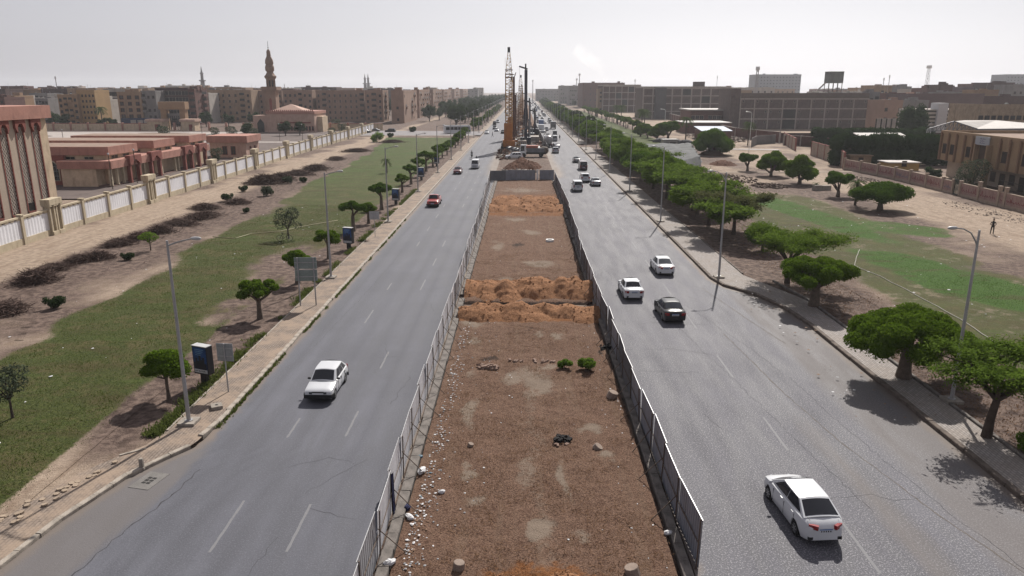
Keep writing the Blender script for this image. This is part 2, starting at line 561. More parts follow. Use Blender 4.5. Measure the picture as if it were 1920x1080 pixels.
# ------------------------------------------------------------------ roads
def asphalt(name, base, fleck, fleck_amt, side):
    t = NT(name)
    p = t.pos()
    z = t.n('VertexColor', layer_name='zone')
    sep = t.n('SeparateColor')
    t.l(z.outputs['Color'], sep.inputs[0])
    dust, track, patch = sep.outputs[0], sep.outputs[1], sep.outputs[2]
    fine = t.noise(p, 15, 2, 0.85)
    fine2 = t.noise(p, 6.5, 4, 0.75)
    mid = t.noise(t.mapping(p, (1, 0.16, 1)), 1.1, 5, 0.62)
    big = t.noise(p, 0.13, 4, 0.6)
    blot = t.noise(p, 0.9, 5, 0.7)
    c = t.mix(t.ramp(mid, 0.32, 0.68), tuple(k * 0.82 for k in base), tuple(k * 1.16 for k in base))
    c = t.mix(t.ramp(big, 0.4, 0.62, 0, 0.45), c, tuple(k * 0.72 for k in base))
    c = t.mix(t.ramp(blot, 0.62, 0.75, 0, 0.4), c, tuple(k * 0.62 for k in base))
    c = t.mix(t.math('MULTIPLY', track, 0.46), c, tuple(k * 0.6 for k in base))
    c = t.mix(t.math('MULTIPLY', t.ramp(fine, 0.52, 0.66), fleck_amt), c, fleck)
    c = t.mix(t.math('MULTIPLY', t.ramp(fine2, 0.55, 0.7), fleck_amt * 0.7), c, tuple(k * 0.55 for k in base))
    da = t.ramp(t.math('ADD', dust, t.math('MULTIPLY', t.math('SUBTRACT', blot, 0.5), 0.8)), 0.3, 0.85, 0, 0.8)
    c = t.mix(da, c, srgb(148, 130, 114))
    pa = t.ramp(t.math('ADD', patch, t.math('MULTIPLY', t.math('SUBTRACT', mid, 0.5), 0.9)), 0.35, 0.85, 0, 0.62)
    c = t.mix(pa, c, srgb(128, 120, 115))
    rough = t.ramp(mid, 0.3, 0.7, 0.68, 0.82)
    t.bsdf(c, rough, 0, 0.22, t.bump(t.math('ADD', fine, t.math('MULTIPLY', fine2, 0.8)), 0.55, 0.015))
    return t.mat
AS_L = asphalt('worn_asphalt_blue', srgb(112, 113, 123), srgb(142, 143, 153), 0.4, -1)
AS_R = asphalt('worn_asphalt_grey', srgb(112, 111, 119), srgb(186, 184, 190), 0.85, 1)

ry = np.concatenate([np.arange(-30, 140, 1.0), 140 * 1.05 ** np.arange(0, 70)])
ry = ry[ry < 3900]
uu = np.linspace(0, 1, 25)
def road(name, left, mat):
    Yg = np.repeat(ry[:, None], 25, 1)
    xo = XL(ry) if left else XR(ry)
    xi = np.full_like(ry, XFL + 0.0 if left else XFR)
    X = xo[:, None] * (1 - uu) + xi[:, None] * uu
    d_o = np.abs(X - xo[:, None])
    d_i = np.abs(X - xi[:, None])
    dust = np.exp(-d_o / 0.55) + 0.75 * np.exp(-d_i / 0.35)
    dust += 1.3 * np.exp(-d_i / 2.2) * sstep(134, 142, Yg) * sstep(215, 195, Yg) * (0.5 + fbm(X * .3, Yg * .12, 3, 12))
    if left: cs = (-13.0, -9.8, -6.8)
    else: cs = (7.6, 10.3, 14.2)
    tr = sum(np.exp(-((np.abs(X - c) - 0.75) / 0.32) ** 2) for c in cs)
    if left: pt = sstep(-14.6, -16.0, X + (Yg - 22) * -0.12) * sstep(34, 29, Yg) * 1.2
    else: pt = sstep(15.6, 17.2, X) * 0.75 * sstep(66, 56, Yg) + 0.75 * np.exp(-((X - 14.2 + (Yg - 30) * 0.04) / 0.9) ** 2) * sstep(46, 30, Yg)
    zz = np.stack([np.clip(dust, 0, 1), np.clip(tr, 0, 1), np.clip(pt, 0, 1), np.ones_like(X)], -1)
    Z = np.zeros_like(X)
    return props(link(name, grid_mesh(name, X, Yg, Z, None, zz), mat), kind='structure')
road_l = road('road', True, AS_L)
road_r = road('road', False, AS_R)

# worn lane dashes, seams and cracks lie on the asphalt as thin sheets
def worn_paint(name, base, amt):
    t = NT(name)
    p = t.pos()
    f = t.noise(p, 7, 5, 0.75)
    g = t.noise(p, 40, 2, 0.8)
    a = t.ramp(t.math('ADD', t.math('MULTIPLY', f, 0.6), t.math('MULTIPLY', g, 0.4)), 0.42 + amt, 0.6 + amt)
    c = t.mix(a, srgb(138, 138, 142), base)
    t.bsdf(c, 0.75, 0, 0.3)
    return t.mat
P_L = worn_paint('worn_lane_paint_left', srgb(108, 108, 115), 0.085)
P_R = worn_paint('worn_lane_paint_right', srgb(128, 126, 130), 0.06)
def dash_mesh(ln, w, name, mat):
    m = MB()
    n = 10
    pts = []
    for i in range(n + 1):
        y = ln * i / n
        pts.append((-w / 2 + R.uniform(-0.015, 0.015), y, 0.004))
    for i in range(n, -1, -1):
        pts.append((w / 2 + R.uniform(-0.015, 0.015), ln * i / n, 0.004))
    m.add(pts, [tuple(range(len(pts) - 1, -1, -1))])
    me = m.mesh(name)
    me.materials.append(mat)
    return me
dl = dash_mesh(3.5, 0.10, 'lane_dash', P_L)
dr = dash_mesh(3.6, 0.11, 'lane_dash', P_R)
for k in range(46):
    y = 14.2 + 8.95 * k
    for x in (-11.15, -8.4):
        if R.random() < 0.82: inst('lane_dash', dl, road_l, (x, y + R.uniform(-.3, .3), 0), (0, 0, 0), (1, R.uniform(.6, 1), 1))
    inst('lane_dash', dr, road_r, (12.35 - min(k, 9) * 0.06, 13.2 + 8.95 * k, 0))
CRK = M('tar_crack', srgb(82, 81, 87), 0.9, 0.25, 3)
CRK2 = M('pale_crack', srgb(120, 112, 106), 0.9, 0.2, 3)
def crack(parent, pts, w, mat=CRK, name='crack', jit=0.09, seg=0.35, z=0.0045):
    P = []
    for a, b in zip(pts[:-1], pts[1:]):
        n = max(1, int(math.dist(a, b) / seg))
        for i in range(n):
            t = i / n
            P.append((a[0] + (b[0] - a[0]) * t + R.uniform(-jit, jit), a[1] + (b[1] - a[1]) * t + R.uniform(-jit, jit)))
    P.append(pts[-1])
    m = MB()
    vs = []
    for i, p in enumerate(P):
        q = P[min(i + 1, len(P) - 1)]
        o = P[max(i - 1, 0)]
        d = Vector((q[0] - o[0], q[1] - o[1], 0))
        d = d.normalized() if d.length > 1e-6 else Vector((1, 0, 0))
        nrm = Vector((-d.y, d.x, 0)) * w * 0.5 * R.uniform(0.35, 1.2)
        vs += [(p[0] + nrm.x, p[1] + nrm.y, z), (p[0] - nrm.x, p[1] - nrm.y, z)]
    m.add(vs, [(2 * i, 2 * i + 1, 2 * i + 3, 2 * i + 2) for i in range(len(P) - 1)])
    m.build(name, mat, parent)
crack(road_l, [(-16.1, 16), (-15.3, 21.5), (-14.9, 24), (-14.2, 27), (-14.0, 29)], 0.06)
for pts in ([(-9.0, 46), (-8.3, 43.5), (-8.6, 40.4)], [(-8.9, 43), (-7.6, 43.2)], [(-8.9, 27), (-7.6, 29), (-6.9, 30)], [(-10.2, 29.3), (-8.6, 30.2), (-7.4, 29.6)], [(-7.0, 55), (-6.6, 53)], [(-13.4, 45), (-12.6, 60), (-12.3, 75)], [(-6.4, 40), (-6.9, 36)], [(-8.4, 26), (-6.4, 25.2)],
            [(-13.8, 80), (-13.2, 96)], [(-13.1, 84), (-10.6, 84.6)], [(-9.5, 20), (-9.0, 24)]):
    crack(road_l, pts, 0.02)
for pts in ([(7.4, 67), (7.0, 63.5), (7.5, 62.6), (7.0, 61)], [(7.6, 66.6), (8.0, 63.6), (7.7, 62.5), (8.6, 62.1)], [(6.6, 44.6), (9.6, 44.9), (11.9, 43.8)], [(10.8, 50), (12.1, 40), (12.9, 33), (13.8, 26)], [(9.3, 35), (9.8, 33.2)],
            [(12.0, 26.9), (14.3, 27.3), (15.0, 26.9), (16.2, 27.1)], [(15.4, 40), (15.9, 33), (16.6, 27), (17.5, 22)], [(8.4, 50), (9.4, 50.4), (13, 50)], [(12.6, 55), (14.6, 45), (15.2, 41)], [(7, 41), (10.4, 40.8)]):
    crack(road_r, pts, 0.02)
crack(road_r, [(13.7, 48), (14.3, 38), (15.0, 32), (16.2, 26), (17.6, 21)], 0.07, CRK2, 'seam', 0.03)
crack(road_r, [(15.0, 60), (16.4, 50.5), (17.2, 46)], 0.07, CRK2, 'seam', 0.03)
# drain grating in its concrete slab by the left kerb
dm = M('pale_concrete', srgb(138, 134, 130), 0.9, 0.14, 2, 0.02)
g = MB(); gxy = (-15.75, 28.0)
g.obox((gxy[0], gxy[1], 0.006), (1.35, 0.95, 0.02), rz=1.35)
gr = g.build('drain_slab', dm, road_l)
IRON = M('dark_iron', srgb(52, 50, 50), 0.7, 0.2, 4, metal=0.3)
for i in range(6):
    g = MB()
    u, v = (i % 3 - 1) * 0.2, (i // 3 - 0.5) * 0.22
    g.obox((gxy[0] + u * math.cos(1.35) - v * math.sin(1.35), gxy[1] + u * math.sin(1.35) + v * math.cos(1.35), 0.019), (0.13, 0.17, 0.01), rz=1.35)
    g.build('grating_slot', IRON, gr)

# sandy gap where the works open onto both roads
sy_ = np.arange(136.6, 206, 1.2)
sx_ = np.linspace(-5.3, 6.2, 16)
SX, SY = np.meshgrid(sx_, sy_)
SZ = 0.02 + 0.1 * sstep(6.2, 4.2, np.abs(SX - 0.4)) * fbm(SX, SY, 3, 2)
edge = sstep(7.4, 5.0, np.abs(SX - 0.5))
props(link('dirt_crossing', grid_mesh('dirt_crossing', SX, SY, SZ, None, np.stack([edge * 0, edge * 0, 0.45 + 0.4 * edge * fbm(SX * .3, SY * .3, 3, 1), edge], -1)), T_MAT), kind='structure')

# ------------------------------------------------------------------ pavements and kerbs
def paver_mat(name, c1, c2, dustc, dust_amt, sc=1.0):
    t = NT(name)
    p = t.pos()
    br = t.n('TexBrick')
    t.l(t.mapping(p, (1, 1, 1), (0, 0, PI / 2)), br.inputs['Vector'])
    br.inputs['Scale'].default_value = 1.7 * sc
    br.inputs['Color1'].default_value = (*c1, 1)
    br.inputs['Color2'].default_value = (*c2, 1)
    br.inputs['Mortar'].default_value = (*tuple(k * 0.42 for k in c1), 1)
    br.inputs['Mortar Size'].default_value = 0.035
    n = t.noise(p, 0.7, 5, 0.7)
    n2 = t.noise(p, 6, 4, 0.7)
    c = t.mix(t.ramp(n2, 0.35, 0.7, 0, 0.5), br.outputs['Color'], tuple(k * 0.7 for k in c1))
    c = t.mix(t.ramp(n, 0.38, 0.62, 0, dust_amt), c, dustc)
    h = t.math('ADD', br.outputs['Fac'], t.math('MULTIPLY', n2, -0.6))
    t.bsdf(c, 0.9, 0, 0.25, t.bump(t.math('MULTIPLY', h, -1.0), 0.5, 0.03))
    return t.mat
PV_R = paver_mat('grey_pavers', srgb(200, 191, 185), srgb(170, 161, 156), srgb(162, 146, 132), 0.38)
PV_L = paver_mat('dusty_pavers', srgb(170, 152, 138), srgb(150, 132, 118), srgb(182, 158, 136), 0.85)
def strip(name, fx0, fx1, y0, y1, z, mat, dy=1.0, nx=4, rough=0.02):
    ys = np.arange(y0, y1 + 0.01, dy)
    U = np.linspace(0, 1, nx)
    X = fx0(ys)[:, None] * (1 - U) + fx1(ys)[:, None] * U
    Yg = np.repeat(ys[:, None], nx, 1)
    Z = z + (fbm(X * 1.3, Yg * 0.9, 3, 6) - 0.5) * rough
    a = np.zeros(X.shape + (4,)); a[..., 2] = 0.15; a[..., 3] = 1
    return props(link(name, grid_mesh(name, X, Yg, Z, None, a), mat), kind='structure')
cst = lambda v: (lambda y: np.full_like(np.asarray(y, float), v))
pave_l = strip('pavement', lambda y: np.minimum(XL(y) - 2.25, -17.05), lambda y: XL(y) - 0.16, 10, 260, 0.115, PV_L, 0.6, 6, 0.05)
pave_l2 = strip('pavement', cst(-17.05), cst(-15.01), 296, 1500, 0.115, PV_L, 20)
pave_r = strip('pavement', lambda y: XR(y) + 0.2, lambda y: np.interp(y, [10, 56, 64, 5000], [22.35, 22.2, 19.6, 19.6]), 10, 216, 0.125, PV_R, 0.6, 6, 0.04)
pave_r2 = strip('pavement', cst(16.65), cst(19.6), 228, 1500, 0.125, PV_R, 20)
def kerb_col(name, c):
    return M(name, c, 0.9, 0.22, 3.0, 0.02, 14, stain=tuple(k * 0.5 for k in c), stain_amt=0.6)
K_L, K_R, K_M = kerb_col('pale_kerb', srgb(186, 174, 160)), kerb_col('brown_kerb', srgb(120, 106, 96)), kerb_col('grey_kerb', srgb(132, 124, 118))
def stone_mesh(w, ln, h, mat, n):
    out = []
    for i in range(n):
        m = MB()
        c = 0.03
        j = lambda: R.uniform(-0.012, 0.012)
        poly = [(-w / 2, -0.1), (w / 2, -0.1), (w / 2 + j(), h - c), (w / 2 - c, h + j() * .5), (-w / 2 + c, h + j() * .5), (-w / 2, h - c)]
        m.prism_y(poly, 0.008, ln - 0.012)
        me = m.mesh('kerb_stone')
        me.materials.append(mat)
        out.append(me)
    return out
def kerb_run(parent, pts, w, ln, h, mat, meshes=None, skip=0.0, z=0.0, wob=0.012):
    ms = meshes or stone_mesh(w, ln, h, mat, 5)
    for a, b in zip(pts[:-1], pts[1:]):
        d = math.dist(a, b)
        n = max(1, int(round(d / ln)))
        rz = math.atan2(b[1] - a[1], b[0] - a[0]) - PI / 2
        for i in range(n):
            if R.random() < skip: continue
            t = i / n
            inst('kerb_stone', R.choice(ms), parent, (a[0] + (b[0] - a[0]) * t + R.uniform(-wob, wob), a[1] + (b[1] - a[1]) * t, z + R.uniform(-0.012, 0.012)), (R.uniform(-.01, .01), R.uniform(-.02, .02), rz + R.uniform(-.012, .012)), (1, d / n / ln, 1))
    return ms
def kerb_thing(name):
    o = bpy.data.objects.new(name, None); COL.objects.link(o); o['kind'] = 'structure'
    return o
kl = kerb_thing('kerb')
ms = kerb_run(kl, [(-18.35, 10), (-18.1, 21.8), (-17.72, 24.9), (-16.85, 28.3), (-15.35, 31.0)], 0.24, 0.95, 0.17, K_L)
kerb_run(kl, [(-15.25, 32.0), (-15.02, 33.5), (-14.97, 110)], 0.26, 0.72, 0.17, K_L, stone_mesh(0.26, 0.72, 0.17, K_L, 5), wob=0.03)
m = MB(); m.box(-15.08, -14.86, 110.1, 259, -0.1, 0.17); m.build('kerb_length', K_L, kl)
m = MB(); m.box(-15.08, -14.86, 296, 1500, -0.1, 0.17); m.build('kerb_length', K_L, kl)
m = MB(); m.box(-17.13, -17.03, 32.5, 250, -0.1, 0.16); m.build('edging', K_L, kl)
kr = kerb_thing('kerb')
kerb_run(kr, [(20.32, 10), (20.22, 50), (19.85, 54), (18.85, 57.7), (17.05, 60.6), (16.6, 63.2)], 0.28, 1.0, 0.2, K_R)
kerb_run(kr, [(16.6, 63.2), (16.6, 112)], 0.28, 1.0, 0.2, K_R)
m = MB(); m.box(16.46, 16.74, 112.1, 216, -0.1, 0.19); m.build('kerb_length', K_R, kr)
m = MB(); m.box(16.74, 24, 215.8, 216.1, -0.1, 0.19); m.build('kerb_length', K_R, kr)
m = MB(); m.box(16.46, 16.74, 228, 1500, -0.1, 0.19); m.build('kerb_length', K_R, kr)
ki = kerb_thing('kerb')
kerb_run(ki, [(22.45, 10), (22.4, 56), (21.6, 62)], 0.18, 0.9, 0.22, K_M)
kerb_run(ki, [(19.7, 64.5), (19.7, 100)], 0.16, 0.9, 0.2, K_R)
km = kerb_thing('kerb')
kerb_run(km, [(-4.73, 13), (-4.73, 134)], 0.42, 1.0, 0.22, K_M, stone_mesh(0.42, 1.0, 0.22, K_M, 5), 0.01, 0, 0.02)
km2 = kerb_thing('kerb')
kerb_run(km2, [(5.66, 21.5), (5.66, 134)], 0.36, 1.0, 0.22, K_M, stone_mesh(0.36, 1.0, 0.22, K_M, 5), 0.02, 0, 0.02)

# ------------------------------------------------------------------ the stripped median
def median_mat(name):
    t = NT(name)
    p = t.pos()
    z = t.n('VertexColor', layer_name='zone')
    sep = t.n('SeparateColor')
    t.l(z.outputs['Color'], sep.inputs[0])
    n1 = t.noise(p, 0.55, 5, 0.65)
    n2 = t.noise(p, 3.2, 5, 0.7)
    n3 = t.noise(p, 16, 4, 0.75)
    st = t.noise(t.mapping(p, (2.2, 0.16, 1)), 0.9, 4, 0.6)
    c = t.mix(t.ramp(n3, 0.32, 0.68), srgb(90, 65, 53), srgb(164, 129, 107))
    c = t.mix(t.ramp(n2, 0.5, 0.68, 0, 0.6), c, srgb(96, 66, 52))
    c = t.mix(t.ramp(st, 0.5, 0.7, 0, 0.4), c, srgb(148, 122, 102))
    pa = t.ramp(t.math('ADD', sep.outputs[0], t.math('MULTIPLY', t.math('SUBTRACT', t.math('ADD', t.math('MULTIPLY', n2, .6), t.math('MULTIPLY', n3, .4)), 0.5), 1.2)), 0.34, 0.66, 0, 0.85)
    c = t.mix(pa, c, t.mix(n3, srgb(140, 122, 106), srgb(178, 160, 142)))
    oa = t.ramp(t.math('ADD', sep.outputs[1], t.math('MULTIPLY', t.math('SUBTRACT', n2, 0.5), 1.0)), 0.35, 0.65)
    c = t.mix(oa, c, t.mix(t.ramp(n3, 0.3, 0.7), srgb(112, 66, 38), srgb(176, 118, 72)))
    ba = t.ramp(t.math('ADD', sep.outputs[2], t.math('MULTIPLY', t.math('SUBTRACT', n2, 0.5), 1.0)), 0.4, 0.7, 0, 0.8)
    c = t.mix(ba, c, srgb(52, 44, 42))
    t.bsdf(c, 0.96, 0, 0.1, t.bump(t.math('ADD', n3, t.math('MULTIPLY', n2, 0.7)), 0.9, 0.09))
    return t.mat
MED = median_mat('trampled_brown_earth')
mx = np.arange(-4.45, 5.45, 0.15)
my = np.concatenate([np.arange(12, 70, 0.16), np.arange(70, 137.5, 0.3)])
MX, MY = np.meshgrid(mx, my)
nA = fbm(MX * 0.35, MY * 0.35, 4, 31)
nB = fbm(MX * 1.6, MY * 1.6, 4, 32)
def spot(cx, cy, rx, ry):
    return np.exp(-(((MX - cx + (nA - .5) * 1.4) / rx) ** 2 + ((MY - cy + (nB - .5) * 1.8) / ry) ** 2))
pale = np.zeros_like(MX)
for s in ((1.9, 27.8, 0.22, 2.2), (2.1, 24.0, .5, .7), (3.6, 33, .6, .8), (3.9, 30.2, .5, .5), (2.9, 33, .5, .5), (1.4, 38.5, .7, 1.6), (1.6, 41.3, .6, .8), (-1.9, 26.5, .35, .6), (-2.3, 28.6, .5, .6), (-3.4, 49.6, 1.3, 1.2), (-3.3, 46, .5, 1), (.3, 24.6, .5, .4), (-.6, 39.6, .6, 1), (2.4, 47, .6, 1.2), (1.2, 47.5, .5, .8), (-2.6, 35, .3, 1.4), (-1.5, 62, 1.2, 1.6), (2, 68, 1.4, 2), (-2.5, 76, 1.0, 3), (1, 84, 1.6, 2), (-1, 93, 2, 2), (0, 121, 3.5, 4)):
    pale = np.maximum(pale, spot(*s))
orange = np.maximum.reduce([sstep(1.4, 0.2, np.abs(MY - 61.2)) * 0.8, sstep(1.0, 0.1, np.abs(MY - 50.6)) * 0.7, spot(.5, 21, 2.6, 1.5), sstep(3.5, 0.5, np.abs(MY - 97)) * .6, sstep(4, 1, np.abs(MY - 114.5)) * 0.5])
black = np.maximum.reduce([spot(2.05, 32.2, .5, .5) * .7, spot(-2.1, 42.6, .7, .8) * .75, spot(5.0, 44, .3, .9) * .8, spot(.5, 48.7, .8, 1.2) * 0.5, spot(-.4, 77, 1.0, 2.2) * 0.7, spot(0.6, 20.6, 0.7, 0.5), 1.2 * np.exp(-((MY - 54.9) / .6) ** 2)])  # dark spots; the last band puts the trench's shade into the earth colour
MZ = 0.12 + (nA - 0.5) * 0.22 + (nB - 0.5) * 0.12 + 0.03 * RN.random(MX.shape)
MZ += -0.05 * (np.exp(-((MX + 1.0) / 0.35) ** 2) + np.exp(-((MX - 1.1) / 0.35) ** 2))
MZ -= 0.5 * spot(.55, 20.5, .8, .7) + .5 * np.exp(-((MY - 54.7) / .5) ** 2)
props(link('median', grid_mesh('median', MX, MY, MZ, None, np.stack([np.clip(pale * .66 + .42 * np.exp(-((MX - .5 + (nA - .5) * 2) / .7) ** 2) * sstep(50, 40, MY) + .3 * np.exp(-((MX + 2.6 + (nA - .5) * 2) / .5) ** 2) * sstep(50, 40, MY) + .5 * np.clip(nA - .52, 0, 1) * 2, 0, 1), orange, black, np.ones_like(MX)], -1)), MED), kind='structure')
props(strip('median', cst(-4.9), cst(5.8), 206, 1500, 0.1, MED, 20), kind='structure')
def med_z(x, y):
    i = min(max(int((x + 4.45) / 0.15), 0), len(mx) - 1)
    j = min(max(int(np.searchsorted(my, y)), 0), len(my) - 1)
    return float(MZ[j, i])

def soil_mat(name, a, b, dark):
    t = NT(name)
    p = t.pos()
    n2 = t.noise(p, 2.0, 5, 0.7)
    n3 = t.noise(p, 11, 5, 0.75)
    c = t.mix(t.ramp(n3, 0.3, 0.7), a, b)
    c = t.mix(t.ramp(n2, 0.5, 0.7, 0, 0.6), c, dark)
    t.bsdf(c, 0.97, 0, 0.1, t.bump(t.math('ADD', n3, n2), 1.0, 0.08))
    return t.mat
SOIL_O = soil_mat('orange_soil', srgb(148, 98, 66), srgb(204, 150, 108), srgb(118, 80, 56))
SOIL_D = soil_mat('red_brown_soil', srgb(84, 52, 40), srgb(128, 86, 64), srgb(60, 40, 34))
def mound(name, label, x0, x1, y0, y1, h, mat, bumps, res=0.13, base=0.08, pit=None, seed=1):
    X, Yg = np.meshgrid(np.arange(x0, x1 + res, res), np.arange(y0, y1 + res, res))
    Z = np.zeros_like(X)
    for cx, cy, rx, ry, hh in bumps:
        q = np.sqrt(((X - cx) / rx) ** 2 + ((Yg - cy) / ry) ** 2)
        Z = np.maximum(Z, hh * np.clip(1 - q ** 1.7, 0, 1))
    n = fbm(X * 0.9, Yg * 0.9, 4, seed)
    n2 = fbm(X * 3.5, Yg * 3.5, 3, seed + 5)
    Z = Z * (0.72 + 0.5 * n) * h + (Z > 0.02) * (n2 - 0.5) * 0.26 * np.clip(Z * 3, 0, 1)
    keep = cellmax(Z) > 0.02
    me = grid_mesh(name, X, Yg, Z + base - 0.03, keep)
    o = props(link(name, me, mat), label, 'soil heap', 'heaps of dug soil on the median')
    m = MB(); k = 0
    hz_ = np.argwhere(keep)
    while k < min(150, len(hz_) // 4):
        j, i = hz_[R.randrange(len(hz_))]
        s = R.uniform(.02, .1) * (1 if res < .2 else 1.5)
        m.ball((X[j, i] + R.uniform(-.1, .1), Yg[j, i] + R.uniform(-.1, .1), Z[j, i] + base), (s, s * R.uniform(.6, 1), s * R.uniform(.5, .9)), 5, 3, .3); k += 1
    props(m.build('clods', mat, o), kind='stuff')
    return o
def ridge(y, x0=-4.3, x1=5.4, w=2.3, n=9, h=1.0):
    return [(x0 + (x1 - x0) * i / (n - 1) + R.uniform(-.5, .5) * (0 < i < n - 1), y + R.uniform(-.35, .35), R.uniform(1.2, 2.2), w * R.uniform(.75, 1.15), h * R.uniform(.7, 1.1)) for i in range(n)]
mound('soil_heap', 'long ridge of orange soil across the median, the nearer of the pair along the trench', -4.6, 5.6, 49.6, 55.0, 1.0, SOIL_O, ridge(51.9, w=1.8, h=0.9), seed=12)
mound('soil_heap', 'long ridge of orange soil on the far side of the trench across the median', -4.6, 5.6, 55.0, 62, 1.0, SOIL_O, ridge(58.3, w=2.9, h=1.2), seed=21)
mound('soil_heap', 'broad low heap of loose orange soil spread over the median near the far hoarding', -4.5, 5.4, 97, 113, 1.0, SOIL_O, ridge(101, w=3.2, h=.95, n=7) + ridge(108, x0=-3, x1=4, w=4, h=1.0, n=5), 0.2, seed=31)
mound('soil_heap', 'small orange soil heap left of the pit at the bottom edge', -1.6, 0.3, 18.2, 22.2, 0.7, SOIL_O, [(-.6, 20.4, 1.0, 1.4, .6), (-.1, 20.9, .5, .8, .6)], 0.08, seed=41)
mound('soil_heap', 'small orange soil heap right of the pit at the bottom edge', 0.8, 2.6, 18.2, 22.4, 0.7, SOIL_O, [(1.6, 20.5, .85, 1.5, .7), (1.2, 21.0, .5, .9, .6)], 0.08, seed=51)
mound('soil_heap', 'dark red brown soil heap between the far hoarding and the white van', -4.5, 4.2, 150, 168, 1.0, SOIL_D, [(-.2, 158, 3.0, 5, 2.0), (-2, 156, 2, 4, 1.3), (1.6, 157, 2.2, 4, 1.5), (2.8, 159, 1.3, 3, 1.0)], 0.25, seed=61)

ORD = ['first', 'second', 'third', 'fourth', 'fifth', 'sixth', 'seventh', 'eighth', 'ninth', 'tenth', 'eleventh', 'twelfth', 'thirteenth', 'fourteenth', 'fifteenth', 'sixteenth', 'seventeenth', 'eighteenth', 'nineteenth', 'twentieth',
       'twenty-first', 'twenty-second', 'twenty-third', 'twenty-fourth', 'twenty-fifth', 'twenty-sixth', 'twenty-seventh', 'twenty-eighth', 'twenty-ninth', 'thirtieth'] + ['%d-th' % k for k in range(31, 90)]

# ------------------------------------------------------------------ hoardings round the works
STEEL = M('grey_painted_sheet', (0.30, 0.305, 0.325), 0.5, 0.12, 0.6, 0, metal=0.0, spec=0.4, stain=(0.15, 0.135, 0.13), stain_amt=0.55)
STEEL2 = M('dark_sheet', (0.11, 0.115, 0.13), 0.5, 0.2, 0.8, spec=0.4)
GALV = M('galvanised_steel', (0.34, 0.34, 0.35), 0.45, 0.14, 2.0, metal=0.5)
RUST = M('rusty_bar', (0.10, 0.075, 0.06), 0.8, 0.3, 4)
WHITE = M('white_paint', (0.62, 0.62, 0.61), 0.6, 0.08, 1.0)
def panel_mesh(ln, h, ribs, mat, depth=0.028):
    m = MB()
    pts = []
    p = ln / ribs
    for i in range(ribs):
        a = -ln / 2 + i * p
        pts += [(a, 0), (a + p * 0.62, 0), (a + p * 0.70, depth), (a + p * 0.92, depth)]
    pts.append((ln / 2, 0))
    n = len(pts)
    for th in (0.0, -0.006):
        vs = [(y * 0 + d + th, y, 0.03) for y, d in pts] + [(d + th, y, h) for y, d in pts]
        m.add(vs, [((i, i + 1, n + i + 1, n + i) if th == 0 else (i + 1, i, n + i, n + i + 1)) for i in range(n - 1)])
    me = m.mesh('panel')
    me.materials.append(mat)
    return me
def cube_mesh(name, x0, x1, y0, y1, z0, z1, mat):
    me = MB().box(x0, x1, y0, y1, z0, z1).mesh(name)
    me.materials.append(mat)
    return me
PLN = 2.85
pm = [panel_mesh(PLN - 0.02, 1.9, 11, STEEL), panel_mesh(PLN - 0.02, 1.86, 11, STEEL)]
pm2 = panel_mesh(PLN - 0.02, 1.9, 9, STEEL2)
STEELR = M('shaded_grey_sheet', (0.2, 0.21, 0.245), 0.5, 0.14, 0.6, spec=0.4, stain=(0.13, 0.12, 0.12), stain_amt=0.5)  # grey hoarding sheet, darkness of its shaded side put into the colour
STEELL = M('sunlit_grey_sheet', (0.60, 0.60, 0.63), 0.5, 0.1, 0.6, spec=0.4, stain=(0.25, 0.235, 0.23), stain_amt=0.4)  # grey hoarding sheet again, made paler in colour for the sunlit side
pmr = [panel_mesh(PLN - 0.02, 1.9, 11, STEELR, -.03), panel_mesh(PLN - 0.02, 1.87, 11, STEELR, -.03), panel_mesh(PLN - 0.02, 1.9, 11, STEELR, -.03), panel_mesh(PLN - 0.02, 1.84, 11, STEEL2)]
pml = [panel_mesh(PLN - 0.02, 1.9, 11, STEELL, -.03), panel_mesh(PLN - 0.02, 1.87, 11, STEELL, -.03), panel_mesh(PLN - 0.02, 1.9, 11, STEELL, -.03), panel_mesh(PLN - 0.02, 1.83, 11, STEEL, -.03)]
postm = cube_mesh('post', -0.022, 0.022, -0.022, 0.022, 0, 1.95, RUST)
railm = cube_mesh('top_rail', -0.012, 0.016, -PLN / 2, PLN / 2, 1.89, 1.92, GALV)
midm = cube_mesh('rail', 0.036, 0.062, -PLN / 2, PLN / 2, 0.95, 0.99, RUST)
_b = MB().bar((0.05, 0, 1.25), (1.0, 0.05, 0.12), 0.03)
brm = _b.mesh('brace'); brm.materials.append(RUST)
def hoarding(label, pts, side, nb=0.5, meshes=pm, mid=True):
    """pts: plan points; side +1 inner face towards +x when running along +y"""
    o = thing('hoarding', label, 'hoarding', (0, 0, 0), 0, 'sheet metal hoardings round the works')
    for a, b in zip(pts[:-1], pts[1:]):
        d = math.dist(a, b)
        rz = math.atan2(b[1] - a[1], b[0] - a[0]) - PI / 2
        c = ((a[0] + b[0]) / 2, (a[1] + b[1]) / 2, R.uniform(-.02, .03))
        tilt = max(-.04, min(.04, R.gauss(0, 0.022)))
        sc = (side, d / PLN, 1)
        inst('panel', R.choice(meshes), o, c, (0, tilt, rz), sc)
        inst('top_rail', railm, o, c, (0, tilt, rz), sc)
        if mid: inst('rail', midm, o, c, (0, tilt, rz), sc)
        inst('post', postm, o, (a[0] + side * 0.08 * math.cos(rz), a[1] + side * .08 * math.sin(rz), 0.02), (0, tilt, rz))
        if R.random() < nb: inst('brace', brm, o, (a[0], a[1], 0.0), (0, 0, rz + R.uniform(-.3, .3)), (side, 1, 1))
    inst('post', postm, o, (b[0], b[1], 0.02), (0, 0, 0))
    return o
def wobbly(xs, ys, y0, y1, amp):
    out = []
    y = y0
    while y < y1:
        out.append((float(np.interp(y, ys, xs)) + R.uniform(-amp, amp), y)); y += PLN
    return out
